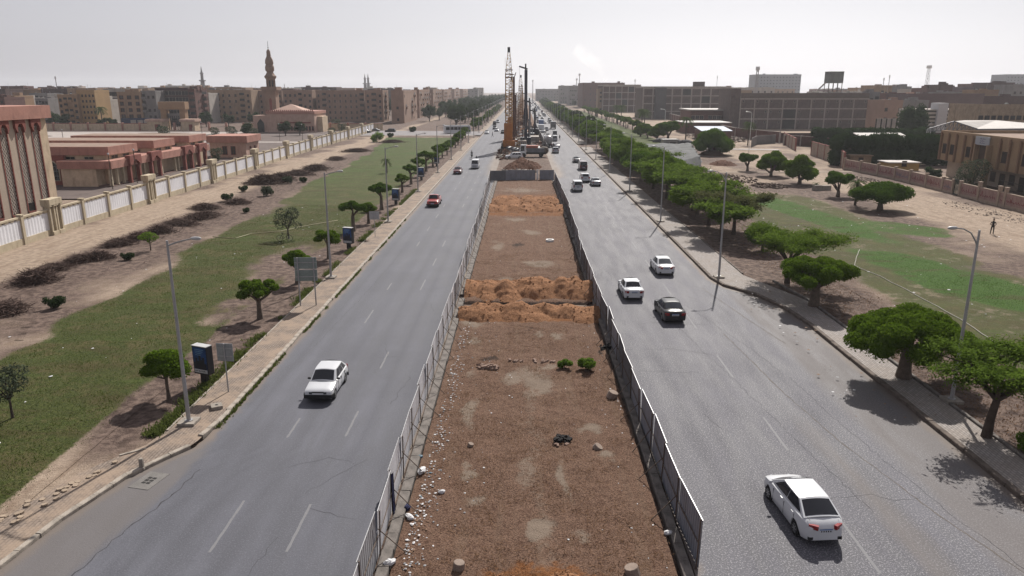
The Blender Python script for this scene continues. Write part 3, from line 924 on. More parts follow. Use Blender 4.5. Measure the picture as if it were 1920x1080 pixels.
lpts = wobbly([-5.0, -5.1, -5.12, -5.3, -5.75], [10, 32, 60, 98, 134], 11.25, 134.6, 0.035)
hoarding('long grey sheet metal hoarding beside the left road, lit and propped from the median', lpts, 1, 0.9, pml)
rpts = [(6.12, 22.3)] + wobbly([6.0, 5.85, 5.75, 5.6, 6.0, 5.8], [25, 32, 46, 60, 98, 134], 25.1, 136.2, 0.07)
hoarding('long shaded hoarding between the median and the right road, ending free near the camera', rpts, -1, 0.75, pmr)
xp = [(-5.75, 134.4), (-3.05, 134.9), (-0.35, 135.3), (2.35, 135.7)]
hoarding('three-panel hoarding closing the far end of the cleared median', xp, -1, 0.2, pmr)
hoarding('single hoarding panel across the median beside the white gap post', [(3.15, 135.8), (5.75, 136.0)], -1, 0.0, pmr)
g = MB(); g.obox((2.75, 135.75, 1.0), (0.34, 0.1, 2.0)); 
props(g.build('post', WHITE), 'white upright board in the gap of the far hoarding', 'post'); bpy.context.view_layer.update()
hoarding('dark weathered hoarding along the left edge of the piling site', [(-5.6 + R.uniform(-.1, .1), 192 + PLN * k) for k in range(48)], 1, 0, [pm2], False)
hoarding('dark weathered hoarding along the right edge of the piling site', [(6.6 - 0.02 * k + R.uniform(-.1, .1), 196 + PLN * k) for k in range(50)], -1, 0, [pm2], False)
g = MB()
n = 7
vs = []
for i in range(n + 1):
    for k in range(5):
        vs.append((-4.98 + 0.05 * (1 + math.sin(k * 2.2)) + 0.03 * i / n, 25.2 + 0.08 * k + 0.02 * math.sin(i), 1.86 - 1.7 * i / n + (0.05 if k in (0, 4) else 0)))
g.add(vs, [(i * 5 + k, i * 5 + k + 1, i * 5 + 5 + k + 1, i * 5 + 5 + k) for i in range(n) for k in range(4)])
props(g.build('cloth', M('navy_cloth', (0.012, 0.014, 0.05), 0.9, 0.2, 5), smooth=3.2), 'dark blue cloth hanging over the left hoarding near the camera', 'cloth')

# ------------------------------------------------------------------ street lamps
POLE = M('weathered_lamp_steel', (0.33, 0.325, 0.33), 0.5, 0.12, 1.2, metal=0.3, stain=(0.2, 0.17, 0.15), stain_amt=0.35)
CONC = M('rough_concrete', srgb(178, 168, 156), 0.92, 0.16, 1.5, 0.02, stain=srgb(110, 98, 88), stain_amt=0.5)
LHEAD = M('lamp_head_grey', (0.42, 0.42, 0.42), 0.4, 0.08, 3)
def lamp_proto(flip, y_label):
    o = thing('street_lamp', y_label, 'street lamp', (0, 0, 0), 0, 'street lamps along the road')
    g = MB(); g.lathe([(0.105, 0.1), (0.09, 3.0), (0.075, 6.0), (0.055, 9.15)], 8); p = g.build('pole', POLE, o, 0.6)
    g = MB(); g.box(-0.42, 0.42, -0.42, 0.42, -0.05, 0.13); g.build('plinth', CONC, o)
    g = MB(); g.lathe([(0.2, 0.13), (0.2, 0.16)], 8); g.build('base_plate', POLE, o)
    s = flip
    pts = [(0, 0, 8.9), (s * .4, 0, 9.05), (s * .8, 0, 9.16), (s * 1.0, 0, 9.2), (s * 1.15, 0, 9.24)] if s > 0 else [(0, 0, 8.35), (s * 0.12, 0, 8.6), (s * 0.4, 0, 9.0), (s * 0.8, 0, 9.2), (s * 1.15, 0, 9.24)]
    g = MB(); g.tube(pts, [.045, .04, .036, .034, .032], 6); g.build('arm', POLE, o, 0.8)
    g = MB(); g.lathe([(0.02, 0.0), (0.07, 0.08), (0.09, 0.25), (0.08, 0.42), (0.03, 0.5)], 8, (s * 1.1 if s > 0 else s * 1.6, 0, 9.25), 'x')
    h = g.build('lamp_head', LHEAD, o, 0.8); h.scale = (1, 1, 1)
    return o
lL = lamp_proto(1, 'grey street lamp on the left pavement, nearest one, beside the dark poster box')
lR = lamp_proto(-1, 'leaning-armed grey street lamp behind the wide flat tree, nearest on the right')
lamp_notes_L = {1: 'just past the big two-legged signboard', 2: 'between the poster boxes', 3: 'level with the red pickup', 4: 'level with the dark red car', 5: 'level with the white minibus'}
notesR = {1: 'by the bend of the kerb', 2: 'level with the feathery tree clump', 3: 'level with the white minivan', 4: 'before the shade net', 5: 'beside the shade net'}
lL.location = (-16.4, 33.4, 0.12)
for k in range(1, 26):
    c = copy_tree(lL, None, (-16.7 + R.uniform(-.1, .1), 62.6 + 28.2 * (k - 1) + (0 if k < 6 else R.uniform(-1, 1)), 0.12), R.uniform(-.08, .08), 'left pavement street lamp, %s from the front%s' % (ORD[k], ', ' + lamp_notes_L[k] if k in lamp_notes_L else ''))
lR.location = (22.7, 36.6, 0.12)
for k in range(1, 26):
    copy_tree(lR, None, (17.3 + R.uniform(-.1, .1), 63.2 + 28.4 * (k - 1), 0.12), R.uniform(-.06, .06), 'right pavement street lamp, %s from the front%s' % (ORD[k], ', ' + notesR[k] if k in notesR else ''))

# ------------------------------------------------------------------ signs, poster boxes and small pieces on the left pavement
BACK = M('sign_back_grey', (0.25, 0.26, 0.27), 0.55, 0.14, 1.0, metal=0.1)
SGREEN = M('sign_back_green_grey', (0.20, 0.235, 0.225), 0.6, 0.15, 0.8)
o = thing('road_sign', 'back of a small grey square sign on one post, on the left pavement', 'road sign', (-15.95, 37.3, 0.12), -0.12)
g = MB(); g.tube([(0, 0, 0), (0, 0, 2.75)], 0.04, 8); g.build('post', POLE, o, 0.8)
g = MB(); g.box(-0.46, 0.46, 0.05, 0.075, 1.75, 2.75); g.build('sign_board', BACK, o)
g = MB(); g.box(-0.4, 0.4, 0.03, 0.05, 2.0, 2.05); g.box(-0.4, 0.4, 0.03, 0.05, 2.45, 2.5); g.build('bracket', POLE, o)
o = thing('road_sign', 'back of a tall two-legged greenish signboard on the left pavement', 'road sign', (-16.3, 54.0, 0.12), 0.1)
for x in (-0.55, 0.62):
    g = MB(); g.tube([(x, 0, 0), (x, 0, 3.75)], 0.05, 8); g.build('leg', POLE, o, 0.8)
for z0, z1 in ((1.9, 2.78), (2.84, 3.72)):
    g = MB(); g.box(-0.8, 0.85, 0.07, 0.1, z0, z1); g.build('sign_board', SGREEN, o)
for z in (2.2, 2.74, 3.3):
    g = MB(); g.box(-0.8, 0.85, 0.04, 0.07, z, z + 0.06); g.build('rail', POLE, o)
o = thing('road_sign', 'back of a small pale sign on a thin post, below the second lamp pair', 'road sign', (-16.4, 81.2, 0.12), 0.0)
g = MB(); g.tube([(0, 0, 0), (0, 0, 2.8)], 0.035, 6); g.build('post', POLE, o, 0.8)
g = MB(); g.box(-0.55, 0.55, 0.04, 0.06, 1.95, 2.85); g.build('sign_board', M('pale_sign_back', (0.33, 0.33, 0.34), 0.5, 0.1, 1), o)

BLK = M('black_box_paint', (0.016, 0.016, 0.02), 0.5, 0.2, 2)
POST1 = M('poster_blue', (0.02, 0.06, 0.19), 0.4, 0.35, 1.4)
POST2 = M('poster_dark', (0.02, 0.025, 0.04), 0.4, 0.3, 2)
POST3 = M('poster_white', (0.45, 0.46, 0.48), 0.4, 0.1, 2)
POST4 = M('poster_pale_blue', (0.12, 0.22, 0.36), 0.4, 0.2, 2)
def poster_box(label, x, y, rz):
    o = thing('poster_box', label, 'advertising panel', (x, y, 0.1), rz, 'poster boxes by the left pavement')
    o.scale = (.8, 1.0, .8)
    g = MB(); g.box(-0.24, 0.24, -0.12, 0.12, 0, 0.75); g.build('pedestal', BLK, o)
    g = MB(); g.box(-0.64, 0.64, -0.2, 0.24, 0.72, 2.75); g.build('case', BLK, o)
    g = MB(); g.box(-0.66, 0.66, -0.23, 0.23, 2.75, 2.8); g.build('cap', LHEAD, o)
    g = MB(); g.box(-0.58, 0.58, -0.212, -0.2, 0.82, 2.68); f = g.build('poster', POST1, o)
    g = MB(); g.box(-0.57, 0.57, -0.216, -0.212, 0.83, 1.08); g.build('text_strip', POST3, f)
    g = MB()
    for i in range(9):
        x0 = -0.5 + i * 0.11
        g.box(x0, x0 + 0.07, -0.219, -0.216, 0.9 + 0.02 * (i % 3), 0.97 + 0.03 * (i % 2))
    g.build('lettering', POST2, f)
    g = MB()
    for i in range(7):
        x0 = -0.55 + i * 0.155
        hh = (0.5, 0.8, 0.62, 1.0, 0.7, 0.9, 0.45)[i]
        g.obox((x0 + 0.08, -0.2145 - 0.0006 * i, 1.1 + hh / 2), (0.19, 0.004, hh))
    g.build('picture', POST2, f)
    g = MB()
    for i in range(4): g.box(-0.42 + 0.02 * i, 0.4 - 0.09 * i, -0.2165, -0.212, 2.5 - 0.13 * i, 2.55 - 0.13 * i)
    g.build('lettering', POST4, f)
    return o
poster_box('dark blue poster box beside the nearest left lamp', -17.75, 38.6, -0.38)
poster_box('dark blue poster box under a tree, past the two-legged signboard', -17.9, 74.9, -.3)
poster_box('dark blue poster box beside the third lamp on the left', -18.1, 105.6, -.25)
poster_box('small far poster box, fourth along the left pavement', -18.4, 135.5, -.2)
poster_box('farthest poster box by the clump of trimmed trees on the left', -18.4, 160.5, -.2)
o = thing('concrete_block', 'square concrete block with a hole lying on the left pavement by the sign shadow', 'concrete block', (-15.75, 35.2, 0.12), 0.5)
g = MB(); g.box(-.27, .27, -.27, .27, 0, .16); b_ = g.build('block', CONC, o)
g = MB(); g.lathe([(.08, .161), (.08, .166)], 10); g.build('hole', IRON, o)
o = thing('bollard', 'short broken grey post stump standing by the left kerb near the drain', 'bollard', (-16.5, 28.9, 0.1), 0.3)
g = MB(); g.lathe([(.11, 0), (.1, .42), (.085, .46)], 7); g.build('stump', CONC, o)
g = MB(); g.lathe([(.16, -0.02), (.14, .06)], 7); g.build('footing', CONC, o)
g = MB(); g.obox((-17.6, 30.3, .12), (.12, 1.1, .1), rz=-.9); props(g.build('kerb_stone', K_L), 'loose kerb stone lying on the sand near the front left corner', 'kerb stone')

# ------------------------------------------------------------------ trees and shrubs
BARK = M('grey_bark', srgb(122, 106, 94), 0.95, 0.25, 3, 0.05, 10)
BARK2 = M('dark_bark', srgb(92, 78, 68), 0.95, 0.25, 3, 0.05, 10)
L_FIC = leaf_mat('ficus_leaf', (0.021, 0.051, 0.006), (0.078, 0.136, 0.016), 0.26, 0.55)
L_FIC2 = leaf_mat('ficus_leaf_light', (0.03, 0.066, 0.007), (0.108, 0.168, 0.018), 0.26, 0.55)
L_DEL = leaf_mat('feathery_leaf', (0.04, 0.078, 0.011), (0.115, 0.17, 0.028), 0.35)
L_OLI = leaf_mat('olive_leaf', (0.035, 0.048, 0.03), (0.085, 0.1, 0.065), 0.2)
L_DRK = leaf_mat('dark_tree_leaf', (0.016, 0.03, 0.012), (0.04, 0.062, 0.024), 0.2)
L_LIME = leaf_mat('lime_leaf', (0.06, 0.11, 0.015), (0.13, 0.2, 0.03), 0.35)
L_PALM = leaf_mat('palm_leaf', (0.03, 0.05, 0.015), (0.07, 0.1, 0.035), 0.25)
L_WEED = leaf_mat('weed_leaf', (0.035, 0.06, 0.014), (0.12, 0.14, 0.04), 0.25)

def leaf_quads(P, Nrm, size, aspect=0.55, jit=0.6):
    n = len(P)
    d = Nrm + RN.normal(0, jit, (n, 3))
    d /= np.linalg.norm(d, axis=1)[:, None] + 1e-9
    a = np.cross(d, RN.normal(0, 1, (n, 3)))
    a /= np.linalg.norm(a, axis=1)[:, None] + 1e-9
    b = np.cross(d, a)
    s = size * RN.uniform(0.6, 1.35, (n, 1))
    return np.stack([P - a * s * 0.5, P + b * s * aspect * 0.5, P + a * s * 0.5, P - b * s * aspect * 0.5], 1)
def lobe_points(lobes, n, shell=0.72, flat_under=0.25):
    """points on the skins of overlapping ellipsoids, skipping those deep inside another"""
    C = np.array([l[:3] for l in lobes]); Rd = np.array([l[3:6] for l in lobes])
    w = (Rd[:, 0] * Rd[:, 1]); w = w / w.sum()
    k = RN.choice(len(lobes), int(n * 1.9), p=w)
    d = RN.normal(0, 1, (len(k), 3)); d /= np.linalg.norm(d, axis=1)[:, None]
    d[:, 2] = np.where((d[:, 2] < -0.35) & (RN.random(len(k)) < 1 - flat_under), -d[:, 2], d[:, 2])
    r = RN.uniform(shell, 1.04, (len(k), 1)) 
    P = C[k] + d * Rd[k] * r
    ins = np.zeros(len(k), bool)
    for c, q in zip(C, Rd):
        ins |= ((((P - c) / q) ** 2).sum(1) < 0.5)
    P, d = P[~ins][:n], d[~ins][:n]
    return P, d
def core(lobes, sc=0.78):
    m = MB()
    for l in lobes: m.ball(l[:3], tuple(q * sc for q in l[3:6]), 9, 6, 0.08)
    return m
def join_np(name, V, m, mats):
    """leaf quads plus a closed leafy core, one mesh"""
    n = len(V)
    vs = np.concatenate([V.reshape(-1, 3), np.array(m.v, float)]) if m and m.v else V.reshape(-1, 3)
    me = bpy.data.meshes.new(name)
    lens = [4] * n + ([len(f) for f in m.f] if m else [])
    idx = list(range(4 * n)) + ([i + 4 * n for f in m.f for i in f] if m else [])
    me.vertices.add(len(vs)); me.vertices.foreach_set('co', vs.astype(np.float32).ravel())
    me.loops.add(len(idx)); me.loops.foreach_set('vertex_index', np.array(idx, np.int32))
    me.polygons.add(len(lens))
    ls = np.concatenate([[0], np.cumsum(lens)[:-1]]).astype(np.int32)
    me.polygons.foreach_set('loop_start', ls); me.polygons.foreach_set('loop_total', np.array(lens, np.int32))
    me.update(calc_edges=True)
    for q in mats: me.materials.append(q)
    return me
def limb_set(base_r, th, targets, bark, lean=(0, 0), forks=True):
    m = MB()
    top = Vector((lean[0], lean[1], th))
    m.tube([(0, 0, -0.15), (lean[0] * .2, lean[1] * .2, th * .35), (lean[0] * .7 + R.uniform(-.05, .05), lean[1] * .7, th * .75), top], [base_r * 1.45, base_r * 1.02, base_r * .92, base_r * 0.9], 8)
    for t in targets:
        t = Vector(t)
        mid = top.lerp(t, 0.5) + Vector((R.uniform(-.1, .1), R.uniform(-.1, .1), -0.06 * (t - top).length))
        m.tube([top - Vector((0, 0, .08)), mid, t], [base_r * .62, base_r * .42, base_r * .2], 6)
    return m
def ficus_meshes(r, h, th, leaves, lsize, mat, base_r=0.22, flat=0.36, ry=1.0, lob=16, rl=0.36, lean=(0, 0), corem=0.78):
    """broad clipped crown: lobes set over a flattened dome"""
    lobes = []
    ch = h - th
    for i in range(lob):
        a = i * 2.4 + R.uniform(-.3, .3)
        q = math.sqrt((i + 0.5) / lob)
        rr = r * rl * R.uniform(0.65, 1.2)
        x, y = math.cos(a) * q * (r - rr * 0.8), math.sin(a) * q * (r - rr * 0.8) * ry
        z = th + ch * (0.62 - 0.30 * q * q) + R.uniform(-.2, .2) * ch
        lobes.append((x + lean[0], y + lean[1], z, rr, rr, min(rr * R.uniform(.62, .85), ch * .5)))
    zt = max(l[2] + l[5] for l in lobes)
    lobes = [(*l[:2], l[2] + (h - zt), *l[3:]) for l in lobes]
    P, d = lobe_points(lobes, leaves)
    V = leaf_quads(P, d, lsize, 0.6, 0.7)
    crown = join_np('crown', V, core(lobes, corem), [mat])
    tg = [(l[0], l[1], l[2] - l[5] * .4) for l in lobes[::3]][:6]
    trunk = limb_set(base_r, th * 0.9, tg, BARK, lean=(lean[0] * .7, lean[1] * .7)).mesh('trunk', 0.9)
    trunk.materials.append(BARK)
    return trunk, crown
def feather_meshes(r, h, th, fronds, mat, base_r=0.16, lsize=0.5):
    """loose spreading crown of flat feathery sprays on visible boughs"""
    m = MB()
    tips = []
    top = Vector((R.uniform(-.15, .15), R.uniform(-.15, .15), th))
    m.tube([(0, 0, -.15), (top.x * .3, top.y * .3, th * .5), top], [base_r * 1.4, base_r, base_r * .85], 8)
    for i in range(7):
        a = i * 2 * PI / 7 + R.uniform(-.3, .3)
        l = r * R.uniform(.65, .98)
        e = Vector((math.cos(a) * l, math.sin(a) * l, h - R.uniform(.1, .5) * (h - th)))
        mid = top.lerp(e, .45) + Vector((0, 0, .28 * (h - th)))
        m.tube([top, mid, e], [base_r * .6, base_r * .36, base_r * .1], 5)
        for k in range(5):
            t = R.uniform(.25, 1)
            q = top.lerp(mid, t * 2) if t < .5 else mid.lerp(e, t * 2 - 1)
            b = q + Vector((R.uniform(-1, 1), R.uniform(-1, 1), R.uniform(.05, .5))) * r * .34
            m.tube([q, b], [base_r * .2, base_r * .05], 4)
            tips += [b, q.lerp(b, .6)]
    trunk = m.mesh('trunk', 0.9); trunk.materials.append(BARK2)
    T = np.array([tuple(t) for t in tips])
    k = RN.integers(0, len(T), fronds)
    P = T[k] + RN.normal(0, 1, (fronds, 3)) * np.array([.26, .26, .09]) * r * .4
    P[:, 2] = np.minimum(P[:, 2], h + RN.uniform(-.1, .15, fronds))
    Nn = np.tile(np.array([0, 0, 1.0]), (fronds, 1))
    V = leaf_quads(P, Nn, lsize, 0.3, 0.35)
    # smaller leaflets hanging round every spray
    P2 = P[RN.integers(0, fronds, fronds)] + RN.normal(0, .14, (fronds, 3))
    V2 = leaf_quads(P2, Nn, lsize * .5, 0.4, .8)
    return trunk, join_np('crown', np.concatenate([V, V2]), None, [mat])
def loose_meshes(r, h, th, leaves, mat, lsize=0.16, base_r=0.09, n=14, bark=BARK2, dense=0.0, zs=1.0):
    lobes = []
    for i in range(n):
        a, q = R.uniform(0, 2 * PI), math.sqrt(R.random())
        rr = r * R.uniform(.28, .48)
        lobes.append((math.cos(a) * q * (r - rr), math.sin(a) * q * (r - rr), th + rr * .6 + R.random() * max(.05, h - th - rr * 1.4), rr, rr, rr * R.uniform(.7, 1.1) * zs))
    P, d = lobe_points(lobes, leaves, 0.25, .8)
    V = leaf_quads(P, d, lsize, .45, 1.0)
    trunk = limb_set(base_r, th, [l[:3] for l in lobes[:7]], bark).mesh('trunk', .9)
    trunk.materials.append(bark)
    return trunk, join_np('crown', V, core(lobes, dense) if dense else None, [mat])
def tree(name, label, cat, loc, meshes, rz=None, group=None, scale=None):
    o = thing(name, label, cat, loc, R.uniform(0, 6.28) if rz is None else rz, group)
    if scale: o.scale = scale if hasattr(scale, '__len__') else (scale,) * 3
    inst('trunk', meshes[0], o); inst('crown', meshes[1], o)
    return o
def gz(x, y): return ground_z(x, y)

# trimmed trees along the left pavement
GL = 'trimmed trees along the left pavement'
ballm = ficus_meshes(1.25, 2.75, 1.35, 5200, .15, L_FIC2, .09, lob=12, rl=.5)
tree('trimmed_tree', 'round ball-clipped tree behind the nearest left lamp', 'tree', (-18.8, 36.4, .08), ballm, 1.0, GL)
fl = [ficus_meshes(1.35, 2.5, 1.35, 4600, .15, L_FIC2, .16, lob=13, rl=.34), ficus_meshes(1.5, 3.3, 1.9, 4600, .15, L_FIC, .2, lob=12, rl=.34), ficus_meshes(1.2, 2.8, 1.5, 4000, .15, L_FIC2, .18, lob=10, rl=.38)]
for (x, y, k, s, lb) in ((-18.9, 50.9, 0, 1.1, 'flat-topped trimmed tree left of the two-legged signboard'), (-19.1, 60.9, 2, 1.05, 'trimmed tree with a sparse flat crown half hidden behind the two-legged signboard'),
                         (-18.9, 70.6, 0, 1.1, 'small trimmed tree left of the second poster box'), (-19.6, 84.7, 1, 1.1, 'broad umbrella-shaped trimmed tree above the second poster box'),
                         (-18.9, 90.0, 2, .95, 'thin-trunked trimmed tree just past the umbrella-shaped one on the left'), (-19.3, 100.9, 1, 1.12, 'forked trimmed tree left of the third poster box'),
                         (-19.3, 118.9, 2, 1.05, 'small trimmed tree standing apart before the clump on the left'), (-19.4, 129.4, 1, 1.05, 'trimmed tree at the front of the clump on the left'),
                         (-19.6, 141, 1, 1.1, 'tall-crowned trimmed tree in the middle of the left clump'), (-19.4, 150.2, 1, 1.25, 'widest trimmed tree of the left clump'),
                         (-19.2, 160, 0, 1.2, 'trimmed tree at the far side of the left clump')):
    tree('trimmed_tree', lb, 'tree', (x, y, .08), fl[k], None, GL, s)
low_f = [ficus_meshes(1.5, 3.2, 1.6, 900, .34, L_FIC, .16, lob=7, rl=.48), ficus_meshes(1.5, 3.4, 1.7, 900, .34, L_FIC2, .16, lob=8, rl=.42)]
y = 171
k = 0
while y < 262:
    tree('trimmed_tree', 'far trimmed tree on the left pavement, %s beyond the clump' % ORD[k], 'tree', (-19.2 + R.uniform(-.4, .4), y, .08), R.choice(low_f), None, GL, R.uniform(.85, 1.15)); y += R.uniform(8.5, 13); k += 1

# the row of wide trees along the right pavement
GR = 'wide trees along the right pavement'
bigA = ficus_meshes(3.8, 4.0, 2.0, 36000, .135, L_FIC2, .34, lob=32, rl=.23, ry=.8, corem=.72)
tree('ficus_tree', 'wide flat-crowned clipped tree nearest the camera on the right', 'tree', (21.8, 39.9, .1), bigA, 0.2, GR)
bigB = ficus_meshes(3.1, 3.8, 1.8, 26000, .14, L_FIC2, .36, lob=26, rl=.25, ry=.9, corem=.72)
tree('ficus_tree', 'dense lumpy clipped tree with a thick trunk, second on the right', 'tree', (22.2, 54.4, .1), bigB, .9, GR)
feaA = feather_meshes(3.3, 4.3, 1.9, 9500, L_DEL, .19, .26)
tree('feathery_tree', 'loose feathery tree at the right edge with bare boughs showing', 'tree', (22.0, 32.4, .1), feaA, .4, GR)
feaB = feather_meshes(4.4, 4.6, 1.8, 12000, L_DEL, .2, .3)
tree('feathery_tree', 'feathery tree directly behind the dense lumpy tree on the right', 'tree', (22.6, 61.5, .1), feaB, 1.7, GR)
feaC = feather_meshes(4.6, 4.7, 1.7, 6000, leaf_mat('drying_feathery_leaf', (0.05, 0.06, 0.022), (0.11, 0.115, 0.05), .3), .2, .44)
tree('feathery_tree', 'wide drying feathery tree, brownest of the right row', 'tree', (24.0, 83.2, .1), feaC, 2.7, GR)
feaD = feather_meshes(3.6, 4.2, 1.7, 4600, L_DEL, .17, .5)
mid_f = [ficus_meshes(3.3, 4.3, 1.5, 7000, .25, L_FIC, .28, lob=13, rl=.4), ficus_meshes(3.5, 4.8, 1.5, 7000, .25, L_FIC2, .28, lob=14, rl=.4)]
tree('feathery_tree', 'small feathery tree in front of the drying one on the right', 'tree', (21.6, 79.4, .1), feaD, .3, GR)
tree('ficus_tree', 'dark clipped tree right of the small feathery tree, beside the lamp', 'tree', (24.4, 74.0, .1), mid_f[0], .3, GR, .62)
yy = [89.5, 95.5, 101, 106.5, 112, 117.5, 123, 129, 135, 141, 147, 153, 159, 165.5, 172, 179, 186, 193, 200, 207]
for i, y in enumerate(yy):
    f = i % 3 == 0 or i in (2, 4)
    mesh = feaD if f else mid_f[i % 2]
    tree('feathery_tree' if f else 'ficus_tree', '%s tree of the packed right row, %s beyond the drying one' % ('feathery' if f else 'dense dark', ORD[i]), 'tree', (22.6 + R.uniform(-1, 1.6), y, .1), mesh, None, GR, R.uniform(1.0, 1.3))
farf = [ficus_meshes(3.4, 4.6, 1.4, 1300, .55, L_FIC, .25, lob=8, rl=.5), ficus_meshes(3.2, 5.0, 1.4, 1300, .55, L_FIC2, .25, lob=8, rl=.5), ficus_meshes(3.6, 5.4, 1.4, 1300, .6, L_DRK, .25, lob=8, rl=.5)]
y = 232
i = 0
while y < 860:
    tree('ficus_tree', 'far tree of the right pavement row, %s past the side turning' % ORD[i], 'tree', (22.3 + R.uniform(-1.2, 1.6), y, .1), farf[i % 3], None, GR, R.uniform(1.0, 1.4)); y += R.uniform(6, 8) * (1 + y / 1500); i += 1
bush = loose_meshes(.85, 1.3, .1, 2600, L_LIME, .16, .04, 10, dense=.6)
tree('shrub', 'bright green shrub at the right edge below the feathery tree', 'shrub', (22.9, 30.8, .08), bush, 0, None, 1.0)

# the garden trees right of the right-hand lawn
GG = 'garden trees along the dirt track on the right'
umb = ficus_meshes(4.3, 3.9, 1.9, 11000, .24, L_FIC, .34, lob=17, rl=.33, ry=.75)
tree('ficus_tree', 'wide umbrella-shaped tree alone by the dirt track on the right', 'tree', (48.9, 101.4, .1), umb, .15, GG)
rnd = [ficus_meshes(2.5, 4.2, 1.1, 6000, .24, L_FIC, .3, lob=14, rl=.38, corem=.82), ficus_meshes(3.0, 4.6, .7, 8500, .24, L_FIC2, .3, lob=20, rl=.36, corem=.82)]
dome = ficus_meshes(5.6, 6.6, .5, 9000, .36, L_FIC, .4, lob=24, rl=.36, corem=.85)
tree('ficus_tree', 'small two-lobed tree on a pale trunk left of the palm', 'tree', (48.5, 114.4, .1), rnd[0], .5, GG, (.9, .9, .92))
tree('ficus_tree', 'round bushy tree above the shaded ground by the dirt track', 'tree', (48.4, 130.5, .1), rnd[1], 2.0, GG, 1.12)
tree('ficus_tree', 'round bushy tree directly behind the other, beside the dirt track', 'tree', (47.3, 142.5, .1), rnd[1], 4.0, GG, 1.05)
tree('ficus_tree', 'smaller round tree, third behind along the dirt track', 'tree', (45.6, 152, .1), rnd[0], 1.0, GG, .85)
tree('ficus_tree', 'big dense round tree between the shade net and the brick walls', 'tree', (48.2, 191, .1), dome, 5.0, GG)
for i, (x, y, s) in enumerate(((46.5, 242, 1.5), (44, 247, 1.15), (42.6, 258, .95), (41.4, 266, .9))):
    tree('ficus_tree', ['broad clipped tree beside the covered cars on the far lawn', 'clipped tree over the covered cars', 'small clipped tree left of the covered cars', 'farthest small clipped tree of the four by the covered cars'][i], 'tree', (x, y, .1), rnd[i % 2], None, GG, s)
y = 275; i = 0
while y < 560:
    tree('ficus_tree', 'small far tree in the double row across the far lawn, %s from the front' % ORD[i], 'tree', (45.5 + R.uniform(-1.5, 1.5), y, .1), R.choice(low_f), None, GG, R.uniform(1.1, 1.5)); y += R.uniform(6, 10); i += 1

def palm_meshes(h, r, n=26, tr=.16):
    m = MB()
    m.tube([(0, 0, -.1), (.05, 0, h * .5), (0, .04, h)], [tr * 1.2, tr, tr * 1.1], 8)
    t = m.mesh('trunk', .9); t.materials.append(BARK2)
    m = MB()
    for i in range(n):
        a = i * 2.4
        el = R.uniform(-.5, 1.1)
        pts = []
        for k in range(5):
            q = k / 4
            pts.append(Vector((math.cos(a) * r * q, math.sin(a) * r * q, h + r * (math.sin(el) * q - .75 * q * q))))
        w = r * .13
        sx = Vector((-math.sin(a), math.cos(a), 0))
        for k in range(4):
            for sg in (-1, 1):
                for j in range(3):
                    p = pts[k].lerp(pts[k + 1], j / 3)
                    e = p + (pts[k + 1] - pts[k]).normalized() * r * .18 + sx * sg * w * 1.6 - Vector((0, 0, r * .09))
                    m.add([p, p + (pts[k + 1] - pts[k]) * .22, e], [(0, 1, 2)])
    c = m.mesh('crown'); c.materials.append(L_PALM)
    return t, c
pal = [palm_meshes(3.2, 1.5), palm_meshes(6.5, 2.2), palm_meshes(1.2, 1.2, 16)]
tree('palm_tree', 'short fan palm standing left of the wide umbrella-shaped tree', 'palm', (47.5, 106.0, .1), pal[0], 0)
tree('palm_tree', 'small young palm standing on the left lawn', 'palm', (-26.8, 147.2, .1), pal[0], 1, None, (.75, .75, .8))
tree('palm_tree', 'little palm in the broken pot by the dirt track', 'palm', (48.0, 122.0, .5), pal[2], 1, None, .6)
tree('palm_tree', 'tall palm in front of the red brick yard wall', 'palm', (67, 225, .1), pal[1], 1)
tree('palm_tree', 'tall thin palm by the clipped trees and covered cars', 'palm', (53, 246, .1), pal[1], 2, None, 1.1)
for i, (x, y) in enumerate(((47, 300), (49, 306), (47, 380), (50, 386))):
    tree('palm_tree', ['tall palm at the front of the far lawn row', 'tall palm just right of the front one by the far lawn', 'far palm against the brick building', 'farthest palm beside the far lawn row'][i], 'palm', (x, y, .1), pal[1], i, None, 1.25)

# loose trees and shrubs on the left
oli = loose_meshes(1.55, 3.4, 1.1, 3600, L_OLI, .17, .08, 14)
tree('olive_tree', 'grey-green olive tree with a bicycle leaning under it on the left lawn', 'tree', (-25.7, 79.9, .1), oli, 0, None, 1.05)
oli2 = loose_meshes(1.15, 2.7, .9, 3000, L_OLI, .16, .06, 12)
tree('olive_tree', 'grey-green young tree cut by the left edge of the picture', 'tree', (-25.6, 34.0, .1), oli2, 1, None, 1.05)
lime = loose_meshes(1.0, 2.0, .75, 1500, L_LIME, .16, .05, 9, zs=.6)
tree('young_tree', 'bright lime young tree among the dry brush on the left', 'tree', (-37.9, 73.6, .1), lime, 0, None, 1.15)
sh = [loose_meshes(.9, 1.2, .1, 1300, L_DRK, .2, .03, 8, dense=.55), loose_meshes(.9, 1.3, .1, 1300, L_OLI, .2, .03, 8, dense=.5), loose_meshes(1.4, 2.0, .1, 1800, L_LIME, .24, .03, 10, dense=.6)]
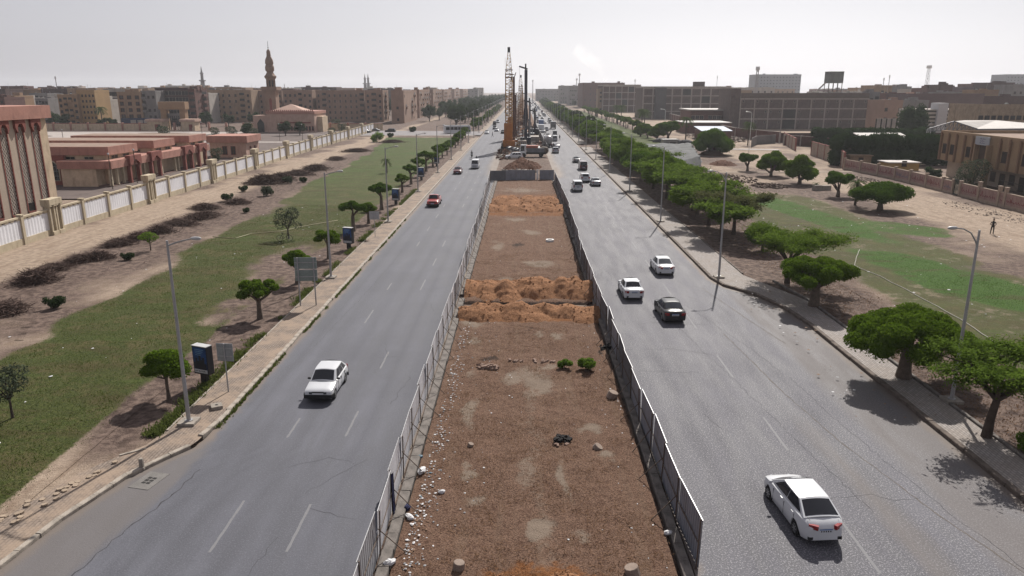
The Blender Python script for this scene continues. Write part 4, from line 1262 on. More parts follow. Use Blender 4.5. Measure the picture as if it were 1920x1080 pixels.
for x, y, k, s, lb in ((at(105, 580)[0], at(105, 580)[1], 0, .95, 'dark green shrub at the edge of the left lawn, nearest the camera'), (*at(425, 378), 0, 1.2, 'dark green shrub beside the dry brush by the white wall'), (*at(458, 360), 0, 1.0, 'dark shrub between the brush heaps, further along'),
                       (*at(500, 368), 1, 1.4, 'grey-green shrub at the edge of the lawn past the brush'), (*at(463, 400), 0, .7, 'low green shrub on the lawn edge'), (*at(240, 490), 0, .8, 'small green tuft of shrub in front of the lime tree'),
                       (*at(707, 267), 2, 1.7, 'bright green rounded bush by the end of the white wall'), (*at(775, 248), 0, 2.2, 'dark bush at the far end of the left lawn'), (*at(733, 258), 0, 1.6, 'low dark bush beyond the lime bush'), (*at(540, 345), 1, 1.2, 'grey shrub beside the long brush heap'),
                       (*at(568, 343), 0, 1.0, 'small dark shrub right of the long brush heap')):
    tree('shrub', lb, 'shrub', (x, y, .08), sh[k], None, 'shrubs between the white wall and the left lawn', s)
ms2 = loose_meshes(.5, .62, .02, 2600, L_LIME, .13, .02, 9, dense=.7)
tree('shrub', 'larger bright green shrub growing on the brown median', 'shrub', (3.75, 40.6, .15), ms2, 0, None, (1.45, 1.1, 1.15))
tree('shrub', 'smaller bright green shrub growing on the brown median', 'shrub', (2.55, 40.9, .15), ms2, 1, None, (1.15, .9, .85))

# dead brush raked into heaps beside the sandy track
TWIG = M('dry_twigs', srgb(116, 92, 82), 0.95, 0.35, 6)
def brush_mesh(rx, ry_, h, n):
    P = RN.normal(0, .42, (n, 3)) * np.array([rx, ry_, 0])
    q = np.clip(1 - (P[:, 0] / rx) ** 2 - (P[:, 1] / ry_) ** 2, 0, 1)
    P[:, 2] = RN.random(n) ** .7 * h * (.15 + q) 
    a = RN.uniform(0, 2 * PI, n); e = RN.uniform(-.5, .8, n); l = RN.uniform(.25, .9, n)
    D = np.stack([np.cos(a) * np.cos(e), np.sin(a) * np.cos(e), np.sin(e)], 1) * l[:, None]
    W = np.cross(D, RN.normal(0, 1, (n, 3))); W /= np.linalg.norm(W, axis=1)[:, None]; W *= RN.uniform(.012, .035, (n, 1))
    V = np.stack([P - W, P + W, P + D + W * .4, P + D - W * .4], 1)
    m = MB(); m.ball((0, 0, 0), (rx * .62, ry_ * .62, h * .42), 10, 6, .3)
    me = join_np('brush_heap', V, m, [TWIG])
    return me
bh = [brush_mesh(1.6, 2.2, 1.0, 2600), brush_mesh(1.3, 1.6, .8, 2000), brush_mesh(1.8, 3.2, 1.0, 3000)]
for i, (px, py, k, s, lb) in enumerate(((8, 588, 1, 1.1, 'at the left edge of the picture'), (68, 530, 1, 1.15, 'second from the left edge'), (100, 508, 0, .8, 'third from the left edge'), (150, 492, 0, .75, 'in a row with its neighbour below the sandy track'), (185, 487, 1, .95, 'right-hand one of the touching pair'),
                                        (222, 462, 0, .85, 'left of the lime tree'), (262, 450, 1, 1.0, 'right behind the lime tree'), (300, 438, 1, 1.0, 'right of the lime tree'), (340, 422, 2, .85, 'long one in the middle'), (378, 410, 2, 1.0, 'largest, above the pale lawn edge'), (385, 392, 0, 1.0, 'beside the white wall track'),
                                        (445, 382, 1, 1.2, 'before the dark shrubs'), (497, 345, 0, 1.5, 'tall one among the shrubs'), (528, 338, 0, 1.2, 'right of the tall one'), (560, 328, 2, 1.2, 'long far one'), (590, 320, 2, 1.2, 'far one right of the long one'), (630, 300, 2, 1.1, 'far one before the lime bush'), (668, 285, 2, 1.3, 'far one under the white wall'), (735, 268, 2, 1.3, 'farthest one at the lawn end'))):
    x, y = at(px, py)
    inst_o = inst('brush_heap', bh[k], None, (x, y, .06), (0, 0, R.uniform(0, 3)), (s, s, s * R.uniform(.55, .9)))
    props(inst_o, 'dry brown brush heap, ' + lb, 'brush heap', 'dry brush heaps along the sandy track')

n = 2600
P = np.stack([-41.5 + RN.normal(0, 1.9, n), 50 + 105 * RN.random(n) ** 1.3, np.zeros(n)], 1)
kk = fbm(P[:, 0] * .35, P[:, 1] * .3, 3, 60) > .45
P = P[kk]; n = len(P)
P[:, 2] = [ground_z(a, b_) + .03 for a, b_ in P[:, :2]]
a = RN.uniform(0, 2 * PI, n); l = RN.uniform(.2, .8, n)
D = np.stack([np.cos(a) * l, np.sin(a) * l, RN.uniform(0, .25, n)], 1); W = np.stack([-np.sin(a), np.cos(a), a * 0], 1) * RN.uniform(.012, .04, (n, 1))
me = np_mesh('twig_litter', np.stack([P - W, P + W, P + D + W * .4, P + D - W * .4], 1)); me.materials.append(TWIG)
props(link('twig_litter', me, None), 'loose dry twigs scattered between the brush heaps', 'twigs', None, 'stuff')

# ------------------------------------------------------------------ vehicles
def paint(name, col, rough=0.32, metal=0.0):
    return M(name, col, rough, 0.03, 0.8, metal=metal, spec=0.5, coat=0.6)
PW = paint('white_car_paint', (0.52, 0.53, 0.55))
PB = M('black_car_paint', (0.008, 0.008, 0.010), .3, .03, .8, spec=.35, coat=.15)
PS = paint('silver_car_paint', (0.30, 0.31, 0.33), .3, .4)
PR = paint('red_car_paint', (0.32, 0.022, 0.02))
PDR = paint('dark_red_car_paint', (0.10, 0.012, 0.018))
PMA = paint('maroon_car_paint', (0.055, 0.008, 0.022))
PBL = paint('blue_car_paint', (0.04, 0.10, 0.26))
PGR = paint('grey_car_paint', (0.10, 0.105, 0.115))
PBE = paint('beige_car_paint', (0.38, 0.33, 0.26))
GLASS = M('tinted_glass', (0.012, 0.013, 0.017), 0.08, 0.05, 1, spec=0.5)
GLASSL = M('pale_reflecting_glass', (0.05, 0.055, 0.062), 0.1, 0.05, 1, spec=0.6)
RUB = M('tyre_rubber', (0.012, 0.012, 0.013), 0.85, 0.2, 5)
RIM = M('wheel_alloy', (0.33, 0.33, 0.34), 0.35, 0.1, 4, metal=0.6)
PLAS = M('black_plastic', (0.015, 0.015, 0.017), 0.65, 0.2, 4)
TAIL = M('red_lens', (0.22, 0.008, 0.01), 0.15, 0.15, 5, spec=0.5)
HEADL = M('clear_lens', (0.30, 0.31, 0.33), 0.12, 0.2, 5, spec=0.6)
PLATE = M('plate_white', (0.5, 0.51, 0.54), 0.5, 0.05, 3)
PLATEB = M('plate_blue', (0.03, 0.11, 0.30), 0.5, 0.05, 3)
UNDER = M('underbody_black', (0.008, 0.008, 0.008), 0.9, 0.1, 3)

def wheel_set(r, w=0.2):
    ty = MB().lathe([(r * .62, -w / 2), (r * .95, -w / 2), (r, -w * .36), (r, w * .36), (r * .95, w / 2), (r * .62, w / 2)], 20, (0, 0, 0), 'x').mesh('tyre', .6)
    ty.materials.append(RUB)
    m = MB(); m.lathe([(r * .64, w * .40), (r * .6, w * .52), (r * .5, w * .44), (r * .2, w * .46), (r * .12, w * .52), (0.01, w * .52)], 20, (0, 0, 0), 'x')
    for k in range(7):
        a = 2 * PI * k / 7
        m.obox((w * .5, math.cos(a) * r * .36, math.sin(a) * r * .36), (.012, r * .5, r * .12), rx=a)
    rm = m.mesh('rim', .6); rm.materials.append(RIM)
    return ty, rm
WS = {}
def add_wheels(o, r, tr, ys, w=0.2, rim=True):
    if (r, w) not in WS: WS[(r, w)] = wheel_set(r, w)
    ty, rm = WS[(r, w)]
    for y in ys:
        for s in (1, -1):
            wh = inst('wheel', ty, o, (s * tr, y, r), (0, 0, 0 if s > 0 else PI))
            if rim: inst('rim', rm, wh)

RK = 9
def car_loft(S):
    """lower body: rings of RK points from the left sill over the top to the right sill, at stations along y"""
    L, W = S['L'], S['W']
    ends = [0, .012, .03, .06, .1, .16]
    ts = ends + list(np.linspace(.19, .81, 34)) + [1 - e for e in ends[::-1]]
    top = S['top']                  # (t, z, half width)
    tx = [p[0] for p in top]
    rings, ys = [], []
    for t in ts:
        y = -L / 2 + L * t
        z = float(np.interp(t, tx, [p[1] for p in top]))
        hw = W / 2 * float(np.interp(t, tx, [p[2] for p in top]))
        e = min(t, 1 - t) * L
        rnd = S.get('round', .35)
        q = max(0.0, 1 - e / rnd)
        hw *= 1 - S.get('plan', .2) * q ** 2.2
        zb = S['sill'] + .10 * q ** 2
        z -= S.get('drop', .10) * q ** 3
        h = z - zb
        half = [(hw * .93, zb), (hw * .985, zb + h * .18), (hw, zb + h * .48), (hw * .985, zb + h * .72), (hw * .95, zb + h * .93), (hw * .86, z), ]
        half = half[:5] + [(hw * .84, z + .0)]
        pts = []
        for x, zz in half: pts.append([x, zz])
        cr = S.get('crown', .04)
        ring = [(-x, zz) for x, zz in pts] + [(-hw * .45, z + cr * (1 - q)), (hw * .45, z + cr * (1 - q))] + [(x, zz) for x, zz in pts[::-1]]
        for yw in S['axles']:
            ra = S['wr'] * 1.17
            if abs(y - yw) < ra:
                a = S['wr'] + math.sqrt(ra * ra - (y - yw) ** 2) * 0.97
                ring = [(x, max(zz, min(a + .02 * i, z - .06)) if i < 6 else zz) for i, (x, zz) in enumerate(ring[:7])] + \
                       [(x, max(zz, min(a + .02 * (13 - i), z - .06)) if i > 7 else zz) for i, (x, zz) in list(enumerate(ring))[7:]]
        rings.append([(x, y, zz) for x, zz in ring]); ys.append(y)
    return rings, ys
def bil(c, u, v, bulge=0, nrm=None):
    a, b, d, e = c    # a,b bottom, d,e top (d over b)
    p = (Vector(a) * (1 - u) + Vector(b) * u) * (1 - v) + (Vector(e) * (1 - u) + Vector(d) * u) * v
    if bulge: p = p + nrm * bulge * 4 * u * (1 - u)
    return p
def patch(m, c, u0, u1, v0, v1, off=0.0, nu=4, nv=2, bulge=0.0):
    a, b, d, e = [Vector(q) for q in c]
    nrm = ((b - a).cross(e - a)).normalized()
    vs = [bil(c, u0 + (u1 - u0) * i / nu, v0 + (v1 - v0) * j / nv, bulge, nrm) + nrm * off for j in range(nv + 1) for i in range(nu + 1)]
    w = nu + 1
    m.add(vs, [(j * w + i, j * w + i + 1, (j + 1) * w + i + 1, (j + 1) * w + i) for j in range(nv) for i in range(nu)])
    return m
def make_car(S, label, mat, glass=GLASS, detail=2, group=None):
    L, W, H = S['L'], S['W'], S['H']
    o = thing(S['name'], label, S['cat'], (0, 0, 0), 0, group)
    rings, ys = car_loft(S)
    n = len(rings[0])
    m = MB()
    b = 0
    vs = [p for r_ in rings for p in r_]
    fs = []
    for i in range(len(rings) - 1):
        for k in range(n - 1):
            fs.append((i * n + k, i * n + k + 1, (i + 1) * n + k + 1, (i + 1) * n + k))
    for k in range(n // 2 - 1):      # close the two ends with horizontal strips
        fs.append((k, n - 1 - k, n - 2 - k, k + 1))
        q = (len(rings) - 1) * n
        fs.append((q + k + 1, q + n - 2 - k, q + n - 1 - k, q + k))
    m.add(vs, fs)
    # cabin
    g = S['gh']
    hb, hr = W / 2 * g['hb'], W / 2 * g['hr']
    zb0, zb1, zr = g['zb_r'], g['zb_f'], H - .05
    yb0, yr0, yr1, yb1 = g['y']
    BL, BR = (-hb * g.get('rb', .96), yb0, zb0), (hb * g.get('rb', .96), yb0, zb0)
    FL, FR = (-hb * .95, yb1, zb1), (hb * .95, yb1, zb1)
    RL, RR_ = (-hr, yr0, zr), (hr, yr0, zr)
    TL, TR = (-hr, yr1, zr), (hr, yr1, zr)
    front = (FR, FL, TL, TR); rear = (BL, BR, RR_, RL)
    right = (BR, FR, TR, RR_); left = (FL, BL, RL, TL)
    bf, bs = .10, .03
    cab = MB()
    patch(cab, front, 0, 1, 0, 1, 0, 6, 3, bf); patch(cab, rear, 0, 1, 0, 1, 0, 6, 3, bf * .8)
    patch(cab, right, 0, 1, 0, 1, 0, 8, 3, bs); patch(cab, left, 0, 1, 0, 1, 0, 8, 3, bs)
    # roof sheet with a crown, following the bulged edges
    nu, nv = 8, 6
    vs = []
    for j in range(nv + 1):
        v = j / nv
        for i in range(nu + 1):
            u = i / nu
            y = yr0 - bf * .8 * 4 * u * (1 - u) * (1 - v) * .8 + (yr1 - yr0) * v + bf * 4 * u * (1 - u) * v * .8
            x = -hr + 2 * hr * u
            x *= 1 + bs / hr * 4 * v * (1 - v)
            z = zr + .05 * (1 - (2 * u - 1) ** 4) * (0.35 + 0.65 * (1 - (2 * v - 1) ** 4))
            vs.append((x, y, z))
    cab.add(vs, [(j * 9 + i, j * 9 + i + 1, j * 9 + i + 10, j * 9 + i + 9) for j in range(nv) for i in range(nu)])
    m.add(cab.v, cab.f)
    body = m.build('body', mat, o, 0.55)
    ub = MB(); ub.box(-W / 2 + .27, W / 2 - .27, -L / 2 + .2, L / 2 - .2, .18, .55); ub.build('underbody', UNDER, o)
    gm = MB(); patch(gm, front, .05, .95, .08, .93, .006, 6, 3, bf); gm.build('windscreen', glass, o, 3.2)
    gm = MB(); patch(gm, rear, g.get('ru', .07), 1 - g.get('ru', .07), g.get('rv', .12), .9, .006, 6, 3, bf * .8); gm.build('rear_window', glass, o, 3.2)
    for sd, c in ((1, right), (-1, left)):
        for (u0, u1) in g['win']:
            a, b2 = (u0, u1) if sd > 0 else (1 - u1, 1 - u0)
            gm = MB(); patch(gm, c, a, b2, .09, .92, .006, 4, 3, bs); gm.build('side_window', glass, o, 3.2)
    add_wheels(o, S['wr'], W / 2 - .115, S['axles'], .2, detail > 0)
    if detail > 0:
        ze = S['ez']   # end heights: rear light z, front light z
        def lens(name, sgn, x, y, z, sx, sy, sz, mt, rz=0.0):
            q = MB(); q.obox((x, y, z), (sx, sy, sz), rz=rz); return q.build(name, mt, o)
        re, fe = -L / 2, L / 2
        lw, lh, lin = S.get('tl', (.30, .2, .06))
        for s in (1, -1):
            x = s * (W / 2 * (1 - S.get('plan', .2)) * .965 - lw / 2 + .05)
            lens('taillight', s, x, re + .055, ze[0], lw, .13, lh, S.get('tailm', TAIL), s * S.get('tlr', .35))
            if S['name'] == 'sedan_car': lens('reversing_light', s, x - s * .1, re + .05, ze[0] - .1, .16, .13, .07, HEADL, s * .6)
            hx, hz = S.get('hl', (.34, .16))
            lens('headlight', s, s * (W / 2 * .8 - hx / 2 + .02), fe - S.get('hly', .17), ze[1] - .05, hx, .14, hz, S.get('headm', HEADL), -s * S.get('hlr', .5))
            q = MB(); q.ball((s * (W / 2 + .03), yb1 - .3, zb1 + .07), (.11, .06, .07), 8, 5); q.build('mirror', mat if S.get('bmir') is None else PLAS, o, .9)
        q = MB(); q.box(-.26, .26, re - .006, re + .02, S['pz'][0], S['pz'][0] + .16); pl = q.build('number_plate', PLATE, o)
        q = MB(); q.box(-.255, .255, re - .009, re - .005, S['pz'][0] + .115, S['pz'][0] + .155); q.build('plate_band', PLATEB, pl)
        q = MB()
        for i in range(5): q.box(-.2 + i * .09, -.15 + i * .09, re - .009, re - .006, S['pz'][0] + .025, S['pz'][0] + .09)
        q.build('lettering', PLAS, pl)
        q = MB(); q.box(-.26, .26, fe - .02, fe + .006, S['pz'][1], S['pz'][1] + .15); pl = q.build('number_plate', PLATE, o)
        q = MB(); q.box(-.255, .255, fe + .005, fe + .009, S['pz'][1] + .105, S['pz'][1] + .145); q.build('plate_band', PLATEB, pl)
        gw, g0, g1 = S.get('grille', (.42, .5, .62))
        q = MB(); q.box(-gw, gw, fe - .1, fe + .004, g0, g1); q.build('grille', PLAS, o)
        if S.get('bump'):
            q = MB()
            w_ = W / 2 * (1 - S.get('plan', .2)) + .07
            for e, sg in ((re, -1), (fe, 1)):
                q = MB()
                q.prism([(-w_ - .08, e - sg * .36), (-w_ + .02, e - sg * .0), (-w_ * .6, e + sg * .05), (w_ * .6, e + sg * .05), (w_ - .02, e), (w_ + .08, e - sg * .36)][::-sg], .3, .52)
                q.build('bumper', S['bump'], o)
        else:
            q = MB()
            for s in (1, -1): q.obox((s * (W / 2 * .62), re + .05, .38), (.26, .12, .12), rz=-s * .25)
            q.obox((0, fe - .03, .3), (.9, .1, .12))
            q.build('bumper_vent', PLAS, o)
    if detail > 1:
        for s in (1, -1):
            for t in g['handles']:
                y = yb0 + (yb1 - yb0) * t
                q = MB(); q.obox((s * (W / 2 * .985), y, S['hz']), (.05, .2, .035)); q.build('door_handle', S.get('hmat', mat), o)
            q = MB()
            for t in S['seams']:
                y = yb0 + (yb1 - yb0) * t
                q.obox((s * (W / 2 * .992), y, S['sill'] + (zb1 - S['sill']) * .52), (.02, .012, (zb1 - S['sill']) * .72))
            q.build('door_seam', PLAS, o)
        q = MB()
        yt = yb0 - .02
        for x in (-1, 1): q.obox((x * W * .36, (yb0 - L / 2) / 2 + .05, g['zb_r'] + S.get('crown', .04) - .012), (.012, max(.1, (yb0 + L / 2) * .55), .012))
        q.build('boot_seam', PLAS, o)
    return o

SEDAN = dict(name='sedan_car', cat='car', L=4.45, W=1.74, H=1.47, wr=.31, sill=.2, axles=(-1.33, 1.3), plan=.17, round=.5, drop=.1,
             top=[(0, .96, 1), (.05, 1.0, 1), (.2, 1.0, 1), (.45, .96, 1), (.68, .92, 1), (.74, .92, 1), (.9, .82, .98), (1, .72, .96)],
             gh=dict(y=(-1.62, -.82, .48, 1.22), zb_r=.985, zb_f=.91, hb=.91, hr=.68, win=((.14, .49), (.51, .86)), handles=(.27, .58)), ez=(.83, .68), pz=(.66, .36), hz=.86, seams=(.2, .5, .83), tl=(.42, .2, .1))
MODERN = dict(SEDAN, L=4.5, W=1.72, H=1.5, axles=(-1.36, 1.3), plan=.26, round=.75, drop=.16, crown=.06,
             top=[(0, .98, 1), (.04, 1.05, 1), (.16, 1.07, 1), (.4, 1.0, 1), (.68, .95, 1), (.76, .95, 1), (.88, .87, .98), (1, .72, .96)],
             gh=dict(y=(-1.86, -1.06, .38, 1.3), zb_r=1.05, zb_f=.945, hb=.91, hr=.7, ru=.05, rv=.08, win=((.07, .475), (.49, .9)), handles=(.25, .58)), ez=(.86, .68), hl=(.42, .15), hly=.28, hlr=.75, pz=(.62, .36), hz=.88, tl=(.36, .17, .1), tlr=.6)
SALOON = dict(SEDAN, name='saloon_car', L=4.3, W=1.7, H=1.42, axles=(-1.25, 1.3), plan=.1, round=.35, tl=(.34, .2, 0), tlr=.15, ez=(.78, .66),
              top=[(0, .98, 1), (.06, 1.0, 1), (.2, 1.0, 1), (.45, .95, 1), (.68, .92, 1), (.74, .92, 1), (.95, .82, .98), (1, .74, .98)],
              gh=dict(y=(-1.45, -.9, .35, 1.02), zb_r=.98, zb_f=.91, hb=.91, hr=.7, win=((.1, .49), (.52, .88)), handles=(.25, .6)))
HATCH = dict(SEDAN, hlr=.12, hly=.07, name='hatchback_car', L=3.95, W=1.64, H=1.42, wr=.285, axles=(-1.22, 1.22), plan=.08, round=.25, drop=.06, crown=.03, tl=(.2, .3, 0), tlr=.1, ez=(.75, .67), hl=(.36, .13), headm=GLASSL,
             top=[(0, .82, 1), (.05, .92, 1), (.2, .93, 1), (.5, .92, 1), (.66, .91, 1), (.74, .89, 1), (.93, .79, .98), (1, .73, .97)], bump=PLAS, bmir=1, hmat=PLAS, grille=(.34, .63, .7), pz=(.6, .36),
             gh=dict(y=(-1.88, -1.2, .2, .88), zb_r=.9, zb_f=.9, hb=.93, hr=.74, win=((.09, .3), (.33, .58), (.6, .88)), handles=(.3, .62)), hz=.8, seams=(.32, .59, .86))
MINIVAN = dict(SEDAN, hlr=.3, hly=.12, name='minivan', cat='van', L=4.4, W=1.72, H=1.82, wr=.31, axles=(-1.35, 1.35), plan=.08, round=.3, tl=(.16, .42, 0), tlr=.1, ez=(.95, .75),
               top=[(0, .98, 1), (.05, 1.02, 1), (.6, 1.0, 1), (.8, .98, 1), (.95, .85, .97), (1, .75, .95)], grille=(.5, .55, .66), pz=(.72, .4),
               gh=dict(y=(-2.14, -1.95, .75, 1.55), zb_r=1.0, zb_f=.96, hb=.96, hr=.82, rb=.95, ru=.08, rv=.12, win=((.05, .33), (.36, .6), (.63, .86)), handles=(.35, .62)), hz=.92, seams=(.34, .61, .85), crown=.0)
VAN = dict(MINIVAN, name='minibus', L=4.7, W=1.72, H=1.98, grille=(.55, .62, .78), pz=(.6, .42),
           top=[(0, 1.06, 1), (.05, 1.1, 1), (.8, 1.1, 1), (.93, 1.08, .98), (1, .98, .96)],
           gh=dict(y=(-2.3, -2.16, 1.75, 2.12), zb_r=1.08, zb_f=1.05, hb=.97, hr=.84, rb=.96, ru=.07, rv=.1, win=((.04, .27), (.3, .53), (.56, .76), (.79, .95)), handles=(.5, .8)), ez=(.95, .78), hz=.95, seams=(.54, .78), hl=(.3, .2))
SUV = dict(MINIVAN, name='suv_car', cat='car', L=4.4, W=1.8, H=1.66, wr=.34, sill=.26,
           top=[(0, 1.0, 1), (.05, 1.06, 1), (.6, 1.04, 1), (.74, 1.02, 1), (.94, .92, .97), (1, .8, .95)],
           gh=dict(y=(-2.08, -1.62, .42, 1.08), zb_r=1.04, zb_f=1.0, hb=.94, hr=.76, rb=.95, ru=.1, rv=.14, win=((.08, .35), (.38, .62), (.65, .88)), handles=(.36, .62)), tl=(.34, .24, 0))
PICK = dict(SEDAN, name='pickup_truck', cat='pickup', L=5.0, W=1.76, H=1.68, wr=.36, sill=.34, axles=(-1.5, 1.55), plan=.07, round=.25, drop=.06, crown=.03, tl=(.16, .3, 0), tlr=.05, ez=(.88, .86),
            top=[(0, 1.1, 1), (.46, 1.1, 1), (.5, 1.08, 1), (.74, 1.06, 1), (.95, .98, .98), (1, .92, .98)], bump=PLAS, grille=(.52, .72, .92), pz=(.62, .5),
            gh=dict(y=(-.5, -.25, .55, 1.2), zb_r=1.08, zb_f=1.05, hb=.93, hr=.74, rb=1, ru=.08, rv=.2, win=((.12, .86),), handles=(.3,)), hz=.95, seams=(.1, .86))

def put(o, x, y, rz=0.0, z=0.006):
    o.location = (x, y, z); o.rotation_euler = (0, 0, rz); o.scale = (.93, .93, .93); return o
# heading away from the camera is +y; heading towards the camera turns the car round
put(make_car(MODERN, 'white modern saloon with red wrap-round taillights, nearest car on the right road', PW), 10.82, 25.75, .075)
put(make_car(HATCH, 'white boxy hatchback with black bumper driving towards the camera on the left road', PW), -10.7, 37.9, PI - .01)
put(make_car(SALOON, 'white saloon with dark tall taillights beside the right hoarding', PW), 8.75, 57.9, .02)
put(make_car(SALOON, 'black saloon with sky glare on its roof and boot', PB, GLASSL), 10.75, 52.0, .03)
put(make_car(SEDAN, 'white saloon farther right, passing the kerb bend', PW, GLASSL), 12.75, 66.0, .02)
red = put(make_car(PICK, 'bright red pickup truck coming down the left road', PR), -12.6, 105.6, PI)
q = MB(); q.box(-.74, .74, -2.38, -.62, 1.112, 1.13); q.build('load_bed', UNDER, red)
q = MB(); q.box(-.8, -.72, -2.4, -.6, 1.05, 1.2); q.box(.72, .8, -2.4, -.6, 1.05, 1.2); q.box(-.72, .72, -2.42, -2.34, 1.05, 1.2); q.build('bed_rail', PR, red)
q = MB(); q.obox((.45, -1.4, 1.3), (.5, .9, .35), rz=.2); q.build('load_bundle', PW, red)
put(make_car(SALOON, 'dark red saloon with a pale windscreen on the left road', PDR, GLASSL, 1), -12.7, 147, PI)
wv = put(make_car(VAN, 'white minibus following the motorcycles on the left road', PW, GLASS, 1), -9.9, 157.5, PI)
put(make_car(MINIVAN, 'white people carrier driving away near the far hoarding on the right road', PW, GLASS, 1), 9.0, 122.2, .02)
put(make_car(SUV, 'white estate car beyond the white people carrier', PW, GLASS, 1), 11.2, 134.3, .02)
put(make_car(SALOON, 'silver saloon near the right kerb behind the white estate', PS, GLASSL, 1), 12.65, 129, .02)
put(make_car(VAN, 'maroon minibus with a pale roof driving away on the right road', PMA, GLASS, 1), 12.5, 155, .02)
put(make_car(SALOON, 'dark saloon just beyond the maroon minibus', PGR, GLASSL, 1), 12.3, 171, .02)
CARS = 'small cars far along the roads'
put(make_car(SUV, 'silver estate car on the right road level with the piling rigs', PS, GLASS, 1), 8.6, 196.5, .02)
put(make_car(SALOON, 'white saloon just right of the tanker lorry', PW, GLASSL, 1), 9.4, 214, 0.3)
put(make_car(SUV, 'white estate standing among the piling machines, seen from its side', PW, GLASS, 1), -2.0, 178.8, PI / 2 + .15, .06)
SUVp = make_car(dict(VAN, L=4.5), 'grey minibus beyond the tanker lorry, beside a walking man', PS, GLASS, 0, CARS); put(SUVp, 10.4, 243)
# far traffic: copies with their own paint
protoS = make_car(SALOON, 'far white saloon', PW, GLASS, 0, CARS)
protoV = make_car(VAN, 'far van', PW, GLASS, 0, CARS)
protoU = make_car(SUV, 'far estate', PW, GLASS, 0, CARS)
PAINTS = {'white': PW, 'silver': PS, 'black': PB, 'grey': PGR, 'dark red': PDR, 'blue': PBL, 'beige': PBE}
def far_car(proto, first, x, y, rz, col, label):
    o = proto if first else copy_tree(proto)
    o['label'] = label
    put(o, x, y, rz)
    for ch in o.children:
        if ch.name.split('.')[0] == 'body':
            ch.material_slots[0].link = 'OBJECT'
            ch.material_slots[0].material = PAINTS[col]
    return o
kinds = {'saloon': protoS, 'van': protoV, 'estate': protoU}
used = set()
flist = [('black', 'saloon', 8.9, 262, 0, 'beyond the walking man on the right road'), ('grey', 'van', 11.6, 272, 0, 'by the right kerb, beyond the black saloon'), ('white', 'saloon', 8.0, 292, 0, 'beside the dark right hoarding'), ('white', 'estate', 9.6, 305, 0, 'between the small lorry and the hoarding'),
         ('white', 'saloon', -15 + 1.6, 283, PI, 'by the side street on the left road'), ('silver', 'saloon', -10.3, 300, PI, 'in the middle of the left road'), ('black', 'saloon', -7.4, 285, PI, 'beside the dark left hoarding'), ('grey', 'estate', -11.6, 316, PI, 'beyond the silver one on the left road')]
for i, (c, k, x, y, rz, d) in enumerate(flist):
    far_car(kinds[k], k not in used, x, y, rz, c, 'small %s %s %s' % (c, k, d)); used.add(k)
zone_w = ['past the hoardings', 'in mid distance', 'near the horizon']
y = 330.0
while y < 1150:
    for x0, rz, nm in ((-12.6, PI, 'left'), (-9.9, PI, 'left'), (-7.0, PI, 'left'), (8.0, 0, 'right'), (10.8, 0, 'right'), (13.8, 0, 'right')):
        if R.random() < 0.42:
            c = R.choice(['white'] * 5 + ['silver', 'silver', 'black', 'grey', 'dark red', 'blue', 'beige'])
            k = R.choice(['saloon', 'saloon', 'estate', 'van'])
            far_car(kinds[k], k not in used, x0 + R.uniform(-.5, .5), y + R.uniform(-7, 7), rz, c, 'tiny %s %s in the %s lane of the %s road %s' % (c, k, {-12.6: 'kerb', -9.9: 'middle', -7.0: 'inner', 8.0: 'inner', 10.8: 'middle', 13.8: 'kerb'}[x0], nm, zone_w[0 if y < 480 else 1 if y < 760 else 2])); used.add(k)
    y += 16 + y * .018

# lorries, bus and machines
def lorry_cab(o, w, y0, y1, h, mat, z0=.5):
    m = MB(); m.prism_x([(y0, z0), (y1, z0), (y1 + .02, z0 + .9), (y1 - .22, h), (y0, h)], -w / 2, w / 2); m.build('cab', mat, o)
    m = MB(); m.quad((w / 2 - .12, y1 + .012, z0 + .98), (-w / 2 + .12, y1 + .012, z0 + .98), (-w / 2 + .16, y1 - .17, h - .16), (w / 2 - .16, y1 - .17, h - .16)); m.build('windscreen', GLASS, o)
    for s in (1, -1):
        m = MB(); a = s * (w / 2 + .005); p = [(a, y0 + .4, z0 + .95), (a, y1 - .2, z0 + .95), (a, y1 - .36, h - .2), (a, y0 + .4, h - .2)]
        m.quad(*(p if s > 0 else p[::-1])); m.build('side_window', GLASS, o)
TANKM = M('tank_steel', (0.30, 0.29, 0.29), 0.35, 0.15, 1.2, metal=0.7, stain=(.16, .12, .11), stain_amt=.6)
o = thing('tanker_lorry', 'steel tanker lorry seen from behind beside the right hoarding of the site', 'tanker lorry', (7.45, 219, 0.006), 0)
m = MB(); m.lathe([(.4, -4.05), (1.1, -3.9), (1.2, -3.75), (1.2, 2.2), (1.1, 2.35), (.4, 2.45)], 18, (0, 0, 2.05), 'y'); t_ = m.build('tank', TANKM, o, .7)
for y in (-2.6, -1.0, .6):
    m = MB(); m.lathe([(1.215, -.04), (1.215, .04)], 18, (0, y, 2.05), 'y'); m.build('hoop', GALV, t_)
m = MB(); m.lathe([(.3, 0), (.3, .16)], 10, (0, -.8, 3.22)); m.build('hatch', GALV, t_)
m = MB(); m.box(-.9, .9, -4, 4.2, .7, .95); m.build('chassis', UNDER, o)
m = MB(); m.box(-1.1, 1.1, -4.15, -4.0, .55, .8); m.build('bumper', PLAS, o)
for s in (1, -1):
    m = MB(); m.box(s * .85 - .2, s * .85 + .2, -4.17, -4.14, .85, 1.05); m.build('taillight', TAIL, o)
lorry_cab(o, 2.3, 2.6, 4.5, 2.9, PW)
add_wheels(o, .5, 1.0, (-3.1, -1.9, 3.6), .32, False)
